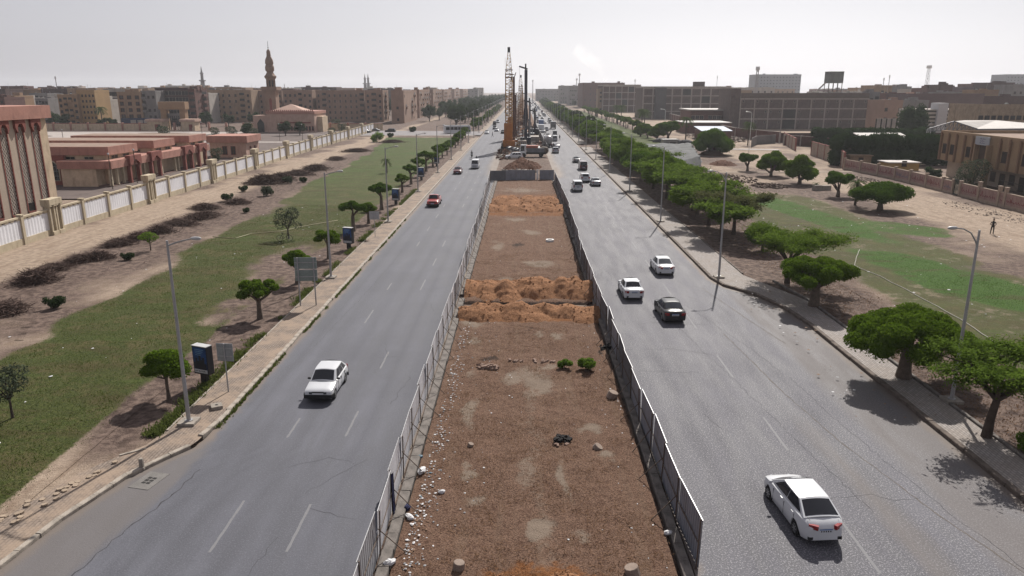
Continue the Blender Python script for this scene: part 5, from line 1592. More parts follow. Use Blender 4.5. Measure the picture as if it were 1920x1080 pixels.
def box_lorry(name, label, cat, x, y, bodyc, cabc, L=6.5, h=3.1, rz=0.0, slats=True):
    o = thing(name, label, cat, (x, y, .006), rz)
    m = MB(); m.box(-1.1, 1.1, -L / 2, L / 2 - 1.9, .95, h); m.build('cargo_body', bodyc, o)
    if slats:
        m = MB()
        for k in range(7): 
            for s in (1, -1): m.box(s * 1.1 - .04, s * 1.1 + .04, -L / 2 + .2 + k * .65, -L / 2 + .28 + k * .65, .95, h + .03)
        for k in range(4): m.box(-1.05 + k * .66, -.98 + k * .66, -L / 2 - .03, -L / 2, .95, h)
        m.build('ribs', cabc, o)
    m = MB(); m.box(-.85, .85, -L / 2, L / 2 - .4, .6, .94); m.build('chassis', UNDER, o)
    lorry_cab(o, 2.15, L / 2 - 1.8, L / 2, 2.5, cabc)
    add_wheels(o, .45, .92, (-L / 2 + 1.2, L / 2 - 1.0), .28, False)
    return o
box_lorry('lorry', 'dark lorry with a high slatted body ahead of the white cars on the right road', 'lorry', 12.9, 320, PGR, PBE)
box_lorry('lorry', 'blue and white lorry standing close to the right hoarding of the site', 'lorry', 8.0, 330, PBL, PW, 7, 3.4, 0, False)
box_lorry('lorry', 'white box van behind the blue lorry on the right road', 'lorry', 7.4, 302, PW, PW, 5.5, 2.6, 0, False)
o = thing('bus', 'pale coach turning out of the side street beyond the left lawn', 'bus', (-24.5, 283, .02), -1.2)
m = MB(); m.prism_x([(-5, .35), (5, .35), (5.05, 1.4), (4.8, 3.1), (-5, 3.1)], -1.2, 1.2); m.build('body', PW, o)
for s in (1, -1):
    for k in range(6):
        m = MB(); a = s * 1.206; p = [(a, -4.6 + k * 1.55, 1.5), (a, -3.2 + k * 1.55, 1.5), (a, -3.2 + k * 1.55, 2.6), (a, -4.6 + k * 1.55, 2.6)]; m.quad(*(p if s > 0 else p[::-1])); m.build('side_window', GLASS, o)
m = MB(); m.quad((1.05, 5.03, 1.5), (-1.05, 5.03, 1.5), (-1.05, 4.84, 2.9), (1.05, 4.84, 2.9)); m.build('windscreen', GLASS, o)
add_wheels(o, .48, 1.02, (-3.2, 3.2), .3, False)
far_car(protoS, False, at(735, 236)[0], 287, 1.4, 'black', 'dark saloon parked on the side street beyond the white wall end')
far_car(protoU, False, at(776, 234)[0], 292, 1.5, 'black', 'dark estate car parked on the side street, right of the dark saloon')
far_car(protoS, False, at(748, 234)[0], 297, 1.5, 'grey', 'grey saloon half hidden behind the dark saloon on the side street')

# ------------------------------------------------------------------ people, motorcycles, bicycle
SKIN = M('skin', (0.22, 0.12, 0.08), 0.6, 0.06, 4)
CLO = {'black': M('black_clothes', (0.01, 0.01, 0.012), 0.9, 0.2, 6), 'navy': M('navy_clothes', (0.015, 0.02, 0.045), 0.9, 0.2, 6), 'white': M('pale_clothes', (0.4, 0.4, 0.4), 0.9, 0.1, 6), 'brown': M('brown_clothes', (0.07, 0.045, 0.03), 0.9, 0.2, 6)}
def skin_body(name, joints, edges, root, mat, sub=1):
    me = bpy.data.meshes.new(name)
    me.from_pydata([j[:3] for j in joints], edges, [])
    o = bpy.data.objects.new(name, me); COL.objects.link(o)
    sk = o.modifiers.new('skin', 'SKIN'); sk.use_smooth_shade = True
    o.modifiers.new('sub', 'SUBSURF').levels = sub
    o.modifiers['sub'].render_levels = sub
    for i, j in enumerate(joints):
        d = me.skin_vertices[0].data[i]
        d.radius = (j[3], j[4] if len(j) > 4 else j[3]); d.use_root = (i == root)
    dg = bpy.context.evaluated_depsgraph_get()
    m2 = bpy.data.meshes.new_from_object(o.evaluated_get(dg))
    bpy.data.objects.remove(o); bpy.data.meshes.remove(me)
    m2.name = name
    m2.materials.clear(); m2.materials.append(mat)
    return m2
def person_meshes(pose):
    # pelvis, chest, neck, head, legs, arms
    if pose == 'stand':
        J = [(0, 0, .95, .13, .11), (0, .0, 1.2, .14, .1), (0, 0, 1.4, .15, .1), (0, 0, 1.5, .06), (0, .01, 1.58, .075, .085), (0, .01, 1.7, .07, .085),
             (-.1, 0, .9, .09), (-.12, .02, .5, .065), (-.13, -.02, .08, .05), (-.14, .12, .03, .04), (.1, 0, .9, .09), (.13, .06, .5, .065), (.16, .1, .08, .05), (.17, .24, .03, .04),
             (-.19, 0, 1.4, .06), (-.27, .02, 1.14, .045), (-.16, .2, 1.08, .04), (-.08, .26, 1.1, .035), (.19, 0, 1.4, .06), (.27, .0, 1.14, .045), (.2, .2, 1.1, .04), (.1, .27, 1.12, .035)]
    elif pose == 'walk':
        J = [(0, 0, .95, .13, .11), (0, .02, 1.2, .14, .1), (0, .04, 1.4, .15, .1), (0, .05, 1.5, .06), (0, .06, 1.58, .075, .085), (0, .06, 1.7, .07, .085),
             (-.09, 0, .9, .09), (-.1, .16, .5, .065), (-.1, .28, .1, .05), (-.1, .42, .06, .04), (.09, 0, .9, .09), (.1, -.04, .5, .065), (.1, -.3, .14, .05), (.1, -.2, .04, .04),
             (-.19, .04, 1.4, .06), (-.25, -.1, 1.15, .045), (-.26, -.08, .92, .04), (-.26, -.04, .82, .035), (.19, .04, 1.4, .06), (.25, .1, 1.15, .045), (.25, .22, .95, .04), (.24, .26, .86, .035)]
    else:    # riding
        J = [(0, -.1, .82, .13, .12), (0, -.06, 1.05, .14, .1), (0, .02, 1.25, .15, .1), (0, .06, 1.36, .06), (0, .09, 1.44, .085, .09), (0, .1, 1.56, .08, .09),
             (-.1, -.05, .8, .09), (-.2, .3, .72, .07), (-.19, .2, .32, .05), (-.19, .34, .28, .04), (.1, -.05, .8, .09), (.2, .3, .72, .07), (.19, .2, .32, .05), (.19, .34, .28, .04),
             (-.2, .03, 1.25, .06), (-.33, .2, 1.05, .045), (-.3, .44, 1.02, .04), (-.28, .5, 1.02, .035), (.2, .03, 1.25, .06), (.33, .2, 1.05, .045), (.3, .44, 1.02, .04), (.28, .5, 1.02, .035)]
    E = [(0, 1), (1, 2), (2, 3), (3, 4), (4, 5), (0, 6), (6, 7), (7, 8), (8, 9), (0, 10), (10, 11), (11, 12), (12, 13), (2, 14), (14, 15), (15, 16), (16, 17), (2, 18), (18, 19), (19, 20), (20, 21)]
    body = skin_body('body', J, E, 0, CLO['black'], 1)
    hd = J[5]
    m = MB(); m.ball((hd[0], hd[1] + .015, hd[2] - .03), (.085, .1, .125), 10, 7); m.ball((hd[0], hd[1] + .115, hd[2] - .04), (.018, .02, .025), 6, 4)
    face = m.mesh('head', 3.2); face.materials.append(SKIN)
    m = MB(); m.ball((hd[0], hd[1] - .005, hd[2] + .01), (.094, .108, .115), 10, 7)
    hair = m.mesh('hair', 3.2); hair.materials.append(M('dark_hair', (.008, .007, .006), .9, .2, 8))
    m = MB()
    for j in (17, 21):
        p = J[j]
        m.ball(p[:3], (.035, .05, .03), 6, 5)
        for k in range(4): m.tube([(p[0] - .02 + k * .014, p[1] + .02, p[2]), (p[0] - .02 + k * .014, p[1] + .08 + .01 * (k % 3), p[2] - .03)], .009, 5)
        m.tube([(p[0] + .03, p[1], p[2]), (p[0] + .05, p[1] + .04, p[2] - .01)], .01, 5)
    hands = m.mesh('hand', 3.2); hands.materials.append(SKIN)
    return body, face, hair, hands
PM = {k: person_meshes(k) for k in ('stand', 'walk', 'ride')}
def person(pose, label, x, y, z, rz, top='black', group=None):
    o = thing('person', label, 'person', (x, y, z), rz, group)
    ms = PM[pose]
    b = inst('body', ms[0], o)
    b.material_slots[0].link = 'OBJECT'; b.material_slots[0].material = CLO[top]
    inst('head', ms[1], o); inst('hair', ms[2], o); inst('hands', ms[3], o)
    return o
person('stand', 'person in black clothes standing on the dirt track by the pink wall', 53.6, 84.1, ground_z(53.6, 84.1) - .02, 2.6)
person('walk', 'person in dark clothes crossing the left road by the piling site', -10.5, 263.5, 0.01, -1.9, 'navy')
person('walk', 'person in dark clothes walking on the right road beside the tanker lorry', 12.1, 246, 0.01, 0.2, 'black')
person('walk', 'person in pale clothes in the road left of the far minibus', 7.7, 268, .01, 1.2, 'white')
person('stand', 'person in brown standing on the right road before the blue lorry', 8.7, 281, .01, 2, 'brown')
person('walk', 'person in brown at the back corner of the tanker lorry', 8.6, 207, .01, .8, 'brown')
person('stand', 'person in dark clothes by the rubble in front of the brick yard wall', 78, 222, .02, 2, 'navy')
def motorbike(label, x, y, rz):
    o = thing('motorcycle', label, 'motorcycle', (x, y, .006), rz, 'motorcycles on the left road')
    for yy in (-.62, .62):
        m = MB(); m.lathe([(.2, -.05), (.28, -.05), (.3, 0), (.28, .05), (.2, .05)], 14, (0, yy, .3), 'x'); m.build('wheel', RUB, o, .8)
    m = MB(); m.tube([(0, .5, .78), (0, .1, .72), (0, -.3, .7), (0, -.62, .62)], [.07, .13, .11, .06], 8); m.build('tank_and_seat', PB, o, .8)
    m = MB(); m.box(-.14, .14, -.22, .2, .28, .6); m.build('engine', PLAS, o)
    m = MB(); m.tube([(0, .62, .3), (0, .48, .92)], .035, 6); m.build('fork', GALV, o)
    m = MB(); m.tube([(-.34, .42, 1.0), (0, .47, .95), (.34, .42, 1.0)], .018, 6); m.build('handlebar', PLAS, o)
    m = MB(); m.ball((0, .6, .82), (.09, .07, .09), 8, 5); m.build('headlight', HEADL, o)
    return o
motorbike('motorcycle with a dark rider farther back on the left road', -12.35, 183, PI)
person('ride', 'rider in black on the farther motorcycle', -12.35, 183, .03, PI, 'black')
motorbike('motorcycle with a dark rider directly ahead of the white minibus', -10.3, 168, PI)
person('ride', 'rider in navy on the motorcycle ahead of the white minibus', -10.3, 168, .03, PI, 'navy')
o = thing('bicycle', 'black bicycle leaning under the olive tree on the left lawn', 'bicycle', (-25.75, 78.7, ground_z(-25.75, 78.7) + .02), .05)
for x in (-.52, .52):
    m = MB(); m.lathe([(.31, -.018), (.345, -.018), (.345, .018), (.31, .018), (.31, -.018)], 18, (x, 0, .34), 'y', False); w = m.build('wheel', RUB, o)
    m = MB()
    for k in range(6):
        a = k * PI / 6; m.tube([(x + math.cos(a) * .31, 0, .34 + math.sin(a) * .31), (x - math.cos(a) * .31, 0, .34 - math.sin(a) * .31)], .006, 3)
    m.build('spoke', GALV, w)
m = MB()
for a, b in (((-.52, .34), (-.18, .78)), ((-.52, .34), (-.08, .3)), ((-.08, .3), (-.2, .86)), ((-.08, .3), (.38, .72)), ((-.18, .76), (.36, .8)), ((.36, .92), (.52, .34))):
    m.tube([(a[0], 0, a[1]), (b[0], 0, b[1])], .022, 5)
m.build('frame', PB, o)
m = MB(); m.obox((-.21, 0, .9), (.26, .13, .05)); m.build('saddle', PLAS, o)
m = MB(); m.tube([(.3, -.28, .98), (.38, 0, .95), (.3, .28, .98)], .014, 5); m.build('handlebar', PLAS, o)

# ------------------------------------------------------------------ buildings: shared pieces
BEIGE = M('beige_render', srgb(236, 208, 174), 0.9, 0.12, .8, 0.01, 12, stain=srgb(140, 112, 92), stain_amt=.4)
BEIGE2 = M('sand_render', srgb(176, 148, 118), 0.9, 0.13, .5, 0.01, 12, stain=srgb(120, 96, 80), stain_amt=.5)
PINK = M('pink_render', srgb(206, 146, 128), 0.9, 0.12, .7, stain=srgb(130, 84, 76), stain_amt=.4)
PINKD = M('red_brown_trim', srgb(164, 92, 80), 0.9, 0.15, .9)
PINKP = M('pale_pink_render', srgb(222, 182, 162), 0.9, 0.1, .6, stain=srgb(160, 112, 98), stain_amt=.4)
CREAM = M('cream_wall_paint', srgb(222, 204, 172), 0.9, 0.1, .8, stain=srgb(150, 126, 100), stain_amt=.5)
WPAN = M('white_sheet_panel', (.62, .62, .65), 0.6, 0.05, .5, stain=(.42, .40, .39), stain_amt=.35)
DARKP = M('dark_opening', (0.016, 0.015, 0.016), 0.35, 0.3, 2)
BROWNW = M('brown_apartment_render', srgb(182, 144, 122), 0.92, 0.1, .3, stain=srgb(140, 110, 96), stain_amt=.6)
TANW = M('tan_apartment_render', srgb(190, 156, 126), 0.92, 0.1, .3, stain=srgb(120, 98, 84), stain_amt=.6)
OCHRE = M('ochre_render', srgb(182, 144, 108), 0.92, 0.1, .3, stain=srgb(140, 110, 84), stain_amt=.5)
GREYW = M('grey_render', srgb(150, 144, 142), 0.92, 0.12, .3, stain=srgb(110, 104, 102), stain_amt=.5)
WHITW = M('off_white_render', srgb(204, 194, 184), 0.92, 0.1, .3, stain=srgb(150, 138, 128), stain_amt=.5)
REDBR = M('raw_red_brick', srgb(126, 84, 76), 0.95, 0.2, 1.0, stain=srgb(92, 66, 62), stain_amt=.6)
DKBR = M('dark_red_brick', srgb(104, 74, 70), 0.95, 0.2, .7, stain=srgb(78, 60, 58), stain_amt=.6)
GBR = M('grey_brown_brick', srgb(122, 104, 100), 0.95, 0.18, .8, stain=srgb(84, 74, 70), stain_amt=.6)
CFR = M('raw_concrete_frame', srgb(196, 182, 172), 0.95, 0.14, .6, stain=srgb(120, 110, 104), stain_amt=.5)
ROOFW = M('white_roof_sheet', srgb(206, 200, 194), 0.7, 0.1, .4, stain=srgb(150, 138, 126), stain_amt=.5)
FRW = M('window_frame_brown', srgb(96, 74, 64), 0.8, 0.15, 2)
TANKW = M('roof_tank_grey', srgb(140, 142, 140), 0.8, 0.15, .5, stain=srgb(96, 90, 84), stain_amt=.5)

_wm = {}
def win_mesh(w, h, frame, deep=0.0, mull=1):
    """window lying in the xz plane, facing -y; frame stands proud of the wall, pane set back in it"""
    k = (round(w, 2), round(h, 2), frame.name, deep, mull)
    if k in _wm: return _wm[k]
    m = MB(); t = min(.09, w * .1)
    m.box(-w / 2, -w / 2 + t, -.07, .0, 0, h); m.box(w / 2 - t, w / 2, -.07, 0, 0, h)
    m.box(-w / 2 + t, w / 2 - t, -.07, 0, h - t, h); m.box(-w / 2 - .06, w / 2 + .06, -.12, 0, -t, 0)
    for i in range(mull): 
        x = -w / 2 + w * (i + 1) / (mull + 1); m.box(x - .025, x + .025, -.055, 0, 0, h - t)
    m.cur = 1
    m.box(-w / 2 + t, w / 2 - t, -.018, 0, 0, h - t)
    me = m.mesh('window'); me.materials.append(frame); me.materials.append(DARKP)
    _wm[k] = me
    return me
_bm = {}
def balc_mesh(w, h, mat):
    k = (round(w, 1), round(h, 1), mat.name)
    if k in _bm: return _bm[k]
    m = MB()
    m.box(-w / 2, w / 2, -.9, 0, -.15, 0); m.box(-w / 2, w / 2, -.9, -.78, 0, .95); m.box(-w / 2, -w / 2 + .1, -.78, 0, 0, .95); m.box(w / 2 - .1, w / 2, -.78, 0, 0, .95)
    m.cur = 1
    m.box(-w / 2 + .12, w / 2 - .12, -.02, 0, 0, h)
    me = m.mesh('balcony'); me.materials.append(mat); me.materials.append(DARKP)
    _bm[k] = me
    return me
def roof_bits(o, x0, x1, y0, y1, h, n, mat):
    for i in range(n):
        k = R.random()
        x, y = R.uniform(x0 + 1.5, x1 - 1.5), R.uniform(y0 + 1, y0 + min(8, (y1 - y0) * .8))
        if k < .45:
            w = R.uniform(1, 2); m = MB(); m.box(x - w, x + w, y, y + 2.5, h, h + R.uniform(1, 2.4)); m.build('roof_room', mat, o)
        elif k < .75:
            m = MB(); m.lathe([(.5, 0), (.55, .1), (.55, 1.1), (.2, 1.3)], 8, (x, y, h)); m.build('water_tank', TANKW, o)
        else:
            m = MB(); m.tube([(x, y, h), (x, y, h + R.uniform(1.5, 4))], .05, 4); m.build('aerial', GALV, o)
def block(label, x0, x1, y, dep, h, mat, floors=5, bays=8, ww=1.1, wh=1.2, frame=None, balc=(), side=None, sbays=3, cat='apartment block', group=None, z1=1.2, skip=.04, rough=3, name='apartment_block', balm=None, top=.9, stuff=False, ground=0.0):
    o = thing(name, label, cat, (0, 0, 0), 0, group)
    m = MB(); m.box(x0, x1, y, y + dep, -.3, h); m.build('wall', mat, o)
    m = MB(); t = .22
    m.box(x0 - .06, x1 + .06, y - .06, y + t, h - .002, h + top); m.box(x0 - .06, x0 + t, y + t, y + dep, h - .002, h + top); m.box(x1 - t, x1 + .06, y + t, y + dep, h - .002, h + top)
    m.build('parapet', mat, o)
    fh = (h - z1 + .4) / floors
    frame = frame or FRW
    bm = MB() if stuff else None
    def place(px, py, z, rz, kind, w):
        me = win_mesh(w, wh, frame) if kind == 'w' else balc_mesh(w, min(2.1, fh * .75), balm or mat)
        if stuff:
            mt = Matrix.Translation((px, py, z)) @ Matrix.Rotation(rz, 4, 'Z')
            # far away: a bare reveal box is enough
            c = [mt @ Vector(q) for q in ((-w / 2, -.05, 0), (w / 2, -.05, 0), (w / 2, -.05, wh), (-w / 2, -.05, wh))]
            bm.quad(*c)
        else:
            inst('window' if kind == 'w' else 'balcony', me, o, (px, py, z), (0, 0, rz))
    bw = (x1 - x0) / bays
    for f in range(floors):
        z = z1 + f * fh
        for b in range(bays):
            if R.random() < skip: continue
            isb = b in balc
            place(x0 + bw * (b + .5) + R.uniform(-.05, .05), y - .002, z - (.2 if isb else 0), 0, 'b' if isb else 'w', bw * .85 if isb else ww * R.uniform(.9, 1.05))
        if side:
            sw = dep / sbays
            for b in range(sbays):
                if R.random() < skip: continue
                if side == 'e': place(x1 + .002, y + sw * (b + .5), z, PI / 2, 'b' if b % 2 and f else 'w', sw * .7 if b % 2 and f else ww)
                else: place(x0 - .002, y + sw * (b + .5), z, -PI / 2, 'b' if b % 2 and f else 'w', sw * .7 if b % 2 and f else ww)
    if stuff and bm.v: props(bm.build('window_grid', DARKP, o), kind='stuff')
    if rough: roof_bits(o, x0, x1, y, y + dep, h, rough, mat)
    return o

# ------------------------------------------------------------------ the long white and cream wall on the left
wl = [(-51.9, 58), (-53.2, 83), (-54.0, 106.5), (-54.7, 131), (-57.3, 200), (-59.3, 300)]
wo = thing('boundary_wall', 'long cream boundary wall with white sheet panels and paired towers along the sandy track', 'boundary wall')
def along(y): return float(np.interp(y, [p[1] for p in wl], [p[0] for p in wl]))
BAY = 6.05
def wmesh(name, mb, mat):
    me = mb.mesh(name); me.materials.append(mat); return me
m = MB(); m.box(-.14, .14, 0, BAY, -.2, .75); w_pl = wmesh('plinth', m, CREAM)
m = MB()
nr = 22
vs = [(.05 + (.025 if i % 2 else 0), BAY * i / nr, z) for z in (.75, 2.68) for i in range(nr + 1)]
m.add(vs, [(i, i + 1, nr + 2 + i, nr + 1 + i) for i in range(nr)]); m.box(-.03, .02, 0, BAY, .75, 2.68); w_pn = wmesh('panel', m, WPAN)
m = MB(); m.box(-.17, .17, 0, BAY, 2.86, 3.03); w_bm = wmesh('cap_beam', m, CREAM)
m = MB()
for k in range(6): m.box(-.12, .12, .25 + k * 1.0, .78 + k * 1.0, 2.68, 2.86)
w_bl = wmesh('baluster_block', m, CREAM)
m = MB(); m.box(-.24, .24, -.22, .22, -.2, 3.15); m.box(-.3, .3, -.28, .28, 3.15, 3.27); w_pi = wmesh('pillar', m, CREAM)
m = MB()
for yy in (-.62, .62):
    m.box(-.5, .5, yy - .55, yy + .55, -.2, .5)
    for dy in (-.4, .4):
        m.box(-.15, .38, yy + dy - .12, yy + dy + .12, .5, 3.3)
    m.box(-.4, -.15, yy - .3, yy + .3, .5, 3.3)
    m.box(-.52, .52, yy - .6, yy + .6, 3.45, 4.1)
    m.prism_x([(yy - .6, 3.45), (yy - .28, 3.45), (yy - .1, 3.3), (yy - .6, 3.3)], -.45, .5)
    m.prism_x([(yy + .6, 3.3), (yy + .1, 3.3), (yy + .28, 3.45), (yy + .6, 3.45)], -.45, .5)
w_to = wmesh('tower', m, CREAM)
y = 82.6 - 4 * BAY
k = 0
while y < 298:
    x0, x1 = along(y), along(y + BAY)
    rz = -math.atan2(x1 - x0, BAY)
    for n_, me in (('plinth', w_pl), ('panel', w_pn), ('cap_beam', w_bm), ('baluster_block', w_bl)):
        inst(n_, me, wo, (x0, y, .05), (0, 0, rz))
    inst('tower' if k % 4 == 0 else 'pillar', w_to if k % 4 == 0 else w_pi, wo, (x0, y, .05), (0, 0, rz))
    y += BAY; k += 1

# tall pinkish block at the left edge
o = thing('hall_building', 'tall cream block with red-framed lattice strips, cut by the left edge', 'building')
XE = -60.2
m = MB(); m.box(-76, XE - .6, 74.6, 95.0, -.2, 13); m.build('wall', PINKP, o)
m = MB(); m.box(-76.6, XE + .45, 74.2, 95.6, 12.55, 14.1); m.build('parapet', PINK, o)
m = MB(); m.box(-76.2, XE - .61, 74.45, 74.6, 0, 12.5); m.build('end_wall', PINKP, o)
ys = [92.6 - 2.95 * i for i in range(6)]
m = MB(); m.box(XE - .6, XE, 93.4, 95.0, -.2, 12.55); m.build('pilaster', BEIGE, o)
pm_ = MB(); pm_.box(-.6, 0, -2.15, -.8, -.2, 12.55); pme = wmesh('pilaster', pm_, M('pale_cream_render', srgb(214, 192, 170), .9, .08, .6))
fm = MB()
for s in (-1, 1): fm.box(-.5, .06, s * .72 - .08, s * .72 + .08, 1.6, 12.0)
fm.box(-.5, .06, -.7, .7, 1.0, 1.6)
fm.prism_x([(-.95, 12.55), (-.95, 11.6), (-.6, 11.0), (-.55, 11.6), (-.3, 12.05), (.3, 12.05), (.55, 11.6), (.6, 11.0), (.95, 11.6), (.95, 12.55)][::-1], -.4, .3)
fme = wmesh('strip_frame', fm, PINKD)
lm = MB()
for r_ in range(40):
    z = 1.7 + r_ * .25
    for c in range(3):
        yy = -.6 + c * .42 + (.2 if r_ % 2 else 0)
        if yy > .45: continue
        lm.box(-.16, -.05, yy, yy + .26, z, z + .17)
    lm.box(-.15, -.06, -.64, .64, z + .18, z + .235)
lme = wmesh('lattice', lm, M('lattice_white', srgb(196, 180, 166), .9, .1, 2))
dme = wmesh('dark_recess', MB().box(-.62, -.45, -.66, .66, 1.6, 12.0), M('shaded_recess_tone', srgb(120, 96, 86), .9, .2, .6))  # backing darker than the wall, recess shade put into its colour
for i, yy in enumerate(ys):
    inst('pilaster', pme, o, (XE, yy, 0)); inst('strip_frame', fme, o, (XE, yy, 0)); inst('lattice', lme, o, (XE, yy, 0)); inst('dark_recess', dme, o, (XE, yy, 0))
m = MB(); m.box(XE - .5, XE - .02, 88.9, 90.4, -.1, 2.6); m.build('doorway', DARKP, o)

# low school-like building with arcades
o = thing('low_building', 'low cream and pink building with stepped roofs and a pointed-arch arcade behind the wall', 'building')
m = MB(); m.box(-77.5, -71.6, 124.3, 164, -.2, 3.15); m.build('wall', BEIGE, o)
m = MB(); m.box(-77.9, -68.7, 124.0, 164.3, 3.15, 4.45); m.build('roof_band', PINK, o)
m = MB(); m.box(-71.6, -69.2, 124.6, 164, -.05, .3); m.build('veranda_floor', M('veranda_floor', srgb(150, 118, 108), .9, .1, 1), o)
cme = wmesh('column', MB().box(-.22, .22, -.22, .22, .3, 3.15), CREAM)
for yy in (124.6, 126.6, 128.6, 134.6, 136.0, 142.6, 148.4, 149.8, 157, 163.6): inst('column', cme, o, (-69.35, yy, 0))
m = MB()
m.box(-.35, .3, -1.9, -1.35, 0, 3.6); m.box(-.35, .3, 1.35, 1.9, 0, 3.6)
m.prism_x([(-2.0, 4.9), (-2.0, 3.3), (-1.35, 3.3), (-.9, 3.7), (0, 4.2), (.9, 3.7), (1.35, 3.3), (2.0, 3.3), (2.0, 4.9)][::-1], -.4, .5)
ame = wmesh('arch_portal', m, PINKD)
for yy in (131.4, 139.2, 153.2, 160): inst('arch_portal', ame, o, (-68.75, yy, 0))
dm_ = wmesh('door', MB().box(-.06, .03, -.8, .8, 0, 2.3), M('grey_door', srgb(110, 112, 118), .5, .1, 1))
for yy in (132, 145.5, 153): inst('door', dm_, o, (-71.58, yy, .3))
for (y0, y1, xw) in ((127, 136, -95), (143, 151, -95), (158.5, 166.5, -95)):
    m = MB(); m.box(xw, -70.8, y0, y1, 4.4 if xw > -78 else 0, 5.2); m.build('upper_wall', BEIGE, o)
    m = MB(); m.box(xw - .4, -70.3, y0 - .4, y1 + .4, 5.2, 6.6); m.build('roof_band', PINK, o)
    m = MB(); m.box(xw, -70.7, y0, y1, 6.6, 6.62); m.build('roof', M('dusty_roof', srgb(168, 140, 122), .95, .15, .6), o)
    for k in range(4):
        inst('window', win_mesh(1.7, .5, CREAM), o, (-74 - 3.2 * k, y0 - .003, 4.5)); 
    for k in range(2): inst('window', win_mesh(2.2, .6, CREAM), o, (-70.79, y0 + 2.2 + 3.8 * k, 4.5), (0, 0, PI / 2))
m = MB(); m.box(-95, -77.9, 126.2, 126.9, -.2, 5.2); m.build('pink_wall', PINKD, o)
m = MB(); aw = [(-1.45, .9), (1.45, .9), (1.45, 3.5), (.7, 4.2), (0, 4.5), (-.7, 4.2), (-1.45, 3.5)]
m.prism_y([(x - 80.3, z) for x, z in aw], 126.08, 126.2); f_ = m.build('arch_window', CREAM, o)
m = MB(); m.prism_y([(x * .87 - 80.3, .9 + (z - .9) * .93 + .1) for x, z in aw], 126.05, 126.08); m.build('pane', GLASS, f_)
m = MB()
for k in range(3): m.box(-81.3 + k * 1.0 - .03, -81.3 + k * 1.0 + .03, 126.02, 126.06, 1.0, 4.0)
for k in range(3): m.box(-81.5, -79.1, 126.02, 126.06, 1.7 + k * .8, 1.75 + k * .8)
m.build('glazing_bar', M('pale_bar', srgb(150, 160, 160), .5, .1, 2), f_)
o = thing('gatehouse', 'small pink flat-roofed building with two arched windows behind the white wall', 'building')
m = MB(); m.box(-75.2, -66.5, 180, 189, -.2, 3.7); m.build('wall', PINKP, o)
m = MB(); m.box(-75.7, -65.9, 179.5, 189.4, 3.7, 5.3); m.build('roof_band', PINK, o)
for x in (-71.6, -69.6): inst('window', win_mesh(1.2, 2.0, PINKD), o, (x, 179.998, .9))
inst('window', win_mesh(1.0, 2.3, PINKD), o, (-66.49, 183, .4), (0, 0, PI / 2)); inst('window', win_mesh(1.0, 2.3, PINKD), o, (-66.49, 186, .4), (0, 0, PI / 2))

# forecourt sheets
PLZ = M('pale_plaza', srgb(196, 184, 176), .9, .12, .3, stain=srgb(150, 136, 126), stain_amt=.5)
DUST = M('brown_yard', srgb(116, 100, 94), .95, .15, .2)
def flat(name, poly, z, mat):
    m = MB(); m.add([(x, y, z) for x, y in poly], [tuple(range(len(poly)))]); return props(m.build(name, mat), kind='structure')
def oval(cx, cy, rx, ry_, n=28): return [(cx + rx * math.cos(2 * PI * k / n), cy + ry_ * math.sin(2 * PI * k / n)) for k in range(n)]
flat('yard', [(-108, 110), (-60.5, 110), (-60.5, 297), (-200, 297), (-200, 185)], .17, DUST)
flat('path', [(-210, 232), (-70, 232), (-70, 236.5), (-210, 236.5)], .185, PLZ)
flat('yard', [(-200, 188), (-95, 188), (-80, 222), (-200, 222)], .179, M('grey_yard', srgb(120, 108, 104), .95, .12, .2))
flat('plaza', [(-205, 246), (-106, 246), (-106, 290), (-205, 290)], .181, PLZ)
for cx, cy, a, b_ in ((-178, 262, 13, 7), (-135, 283, 10, 2.5), (-150, 252, 18, 1.6), (-112, 268, 6, 9)): flat('planting_bed', oval(cx, cy, a, b_), .19, M('bed_earth', srgb(108, 88, 76), .95, .2, .3))
flat('side_street', [(-150, 272), (-15.1, 272), (-15.1, 276), (-58, 278), (-58, 299), (-15.1, 294), (-15.1, 298), (-60, 303), (-150, 303)][:2] + [(-15.1, 296), (-58, 302), (-58.4, 274)], .178, M('pale_street', srgb(150, 144, 146), .9, .1, .2))
flat('path', [(-58, 268.6), (-17.2, 268.6), (-17.2, 271.4), (-58, 271.4)], .183, PLZ)

# far wall of the grounds
o = thing('boundary_wall', 'cream wall with pink pillars along the far side of the school grounds', 'boundary wall')
x = -210
cap = MB()
bay = wmesh('wall_bay', MB().box(0, 7, -.15, .15, -.2, 2.7), BEIGE); capm = wmesh('coping', MB().box(0, 7, -.22, .22, 2.7, 2.9), PINKD)
pil = wmesh('pillar', MB().box(-.35, .35, -.4, .4, -.2, 3.2), PINK)
while x < -62:
    if not (-150 < x < -117):
        inst('wall_bay', bay, o, (x, 303, 0)); inst('coping', capm, o, (x, 303, 0))
    inst('pillar', pil, o, (x, 303, 0))
    x += 7
for a, b_, lb in ((268, 297, 'left gate lodge with a flat pink roof by the portal in the far wall'), (333, 358, 'right gate lodge with a flat pink roof by the portal in the far wall')):
    o = thing('gate_lodge', lb, 'gate lodge', (0, 0, 0), 0, 'gate lodges in the far wall')
    x0, x1 = xat(a, 301), xat(b_, 301)
    m = MB(); m.box(x0, x1, 301, 306, -.2, 3.6); m.build('wall', BEIGE, o)
    m = MB(); m.box(x0 - .5, x1 + .5, 300.5, 306.5, 3.6, 4.6); m.build('roof', PINKP, o)
    m = MB(); m.box(x0 + 3, x0 + 4.2, 300.93, 301, 0, 2.6); m.build('door', PINKD, o)
    inst('window', win_mesh(1.3, 1.2, PINKD), o, (x1 - 1.5, 300.998, 1.4))
o = thing('gate_portal', 'brown portal frame of the gate before the dark brick block', 'gate')
x0, x1 = xat(296, 308), xat(342, 308)
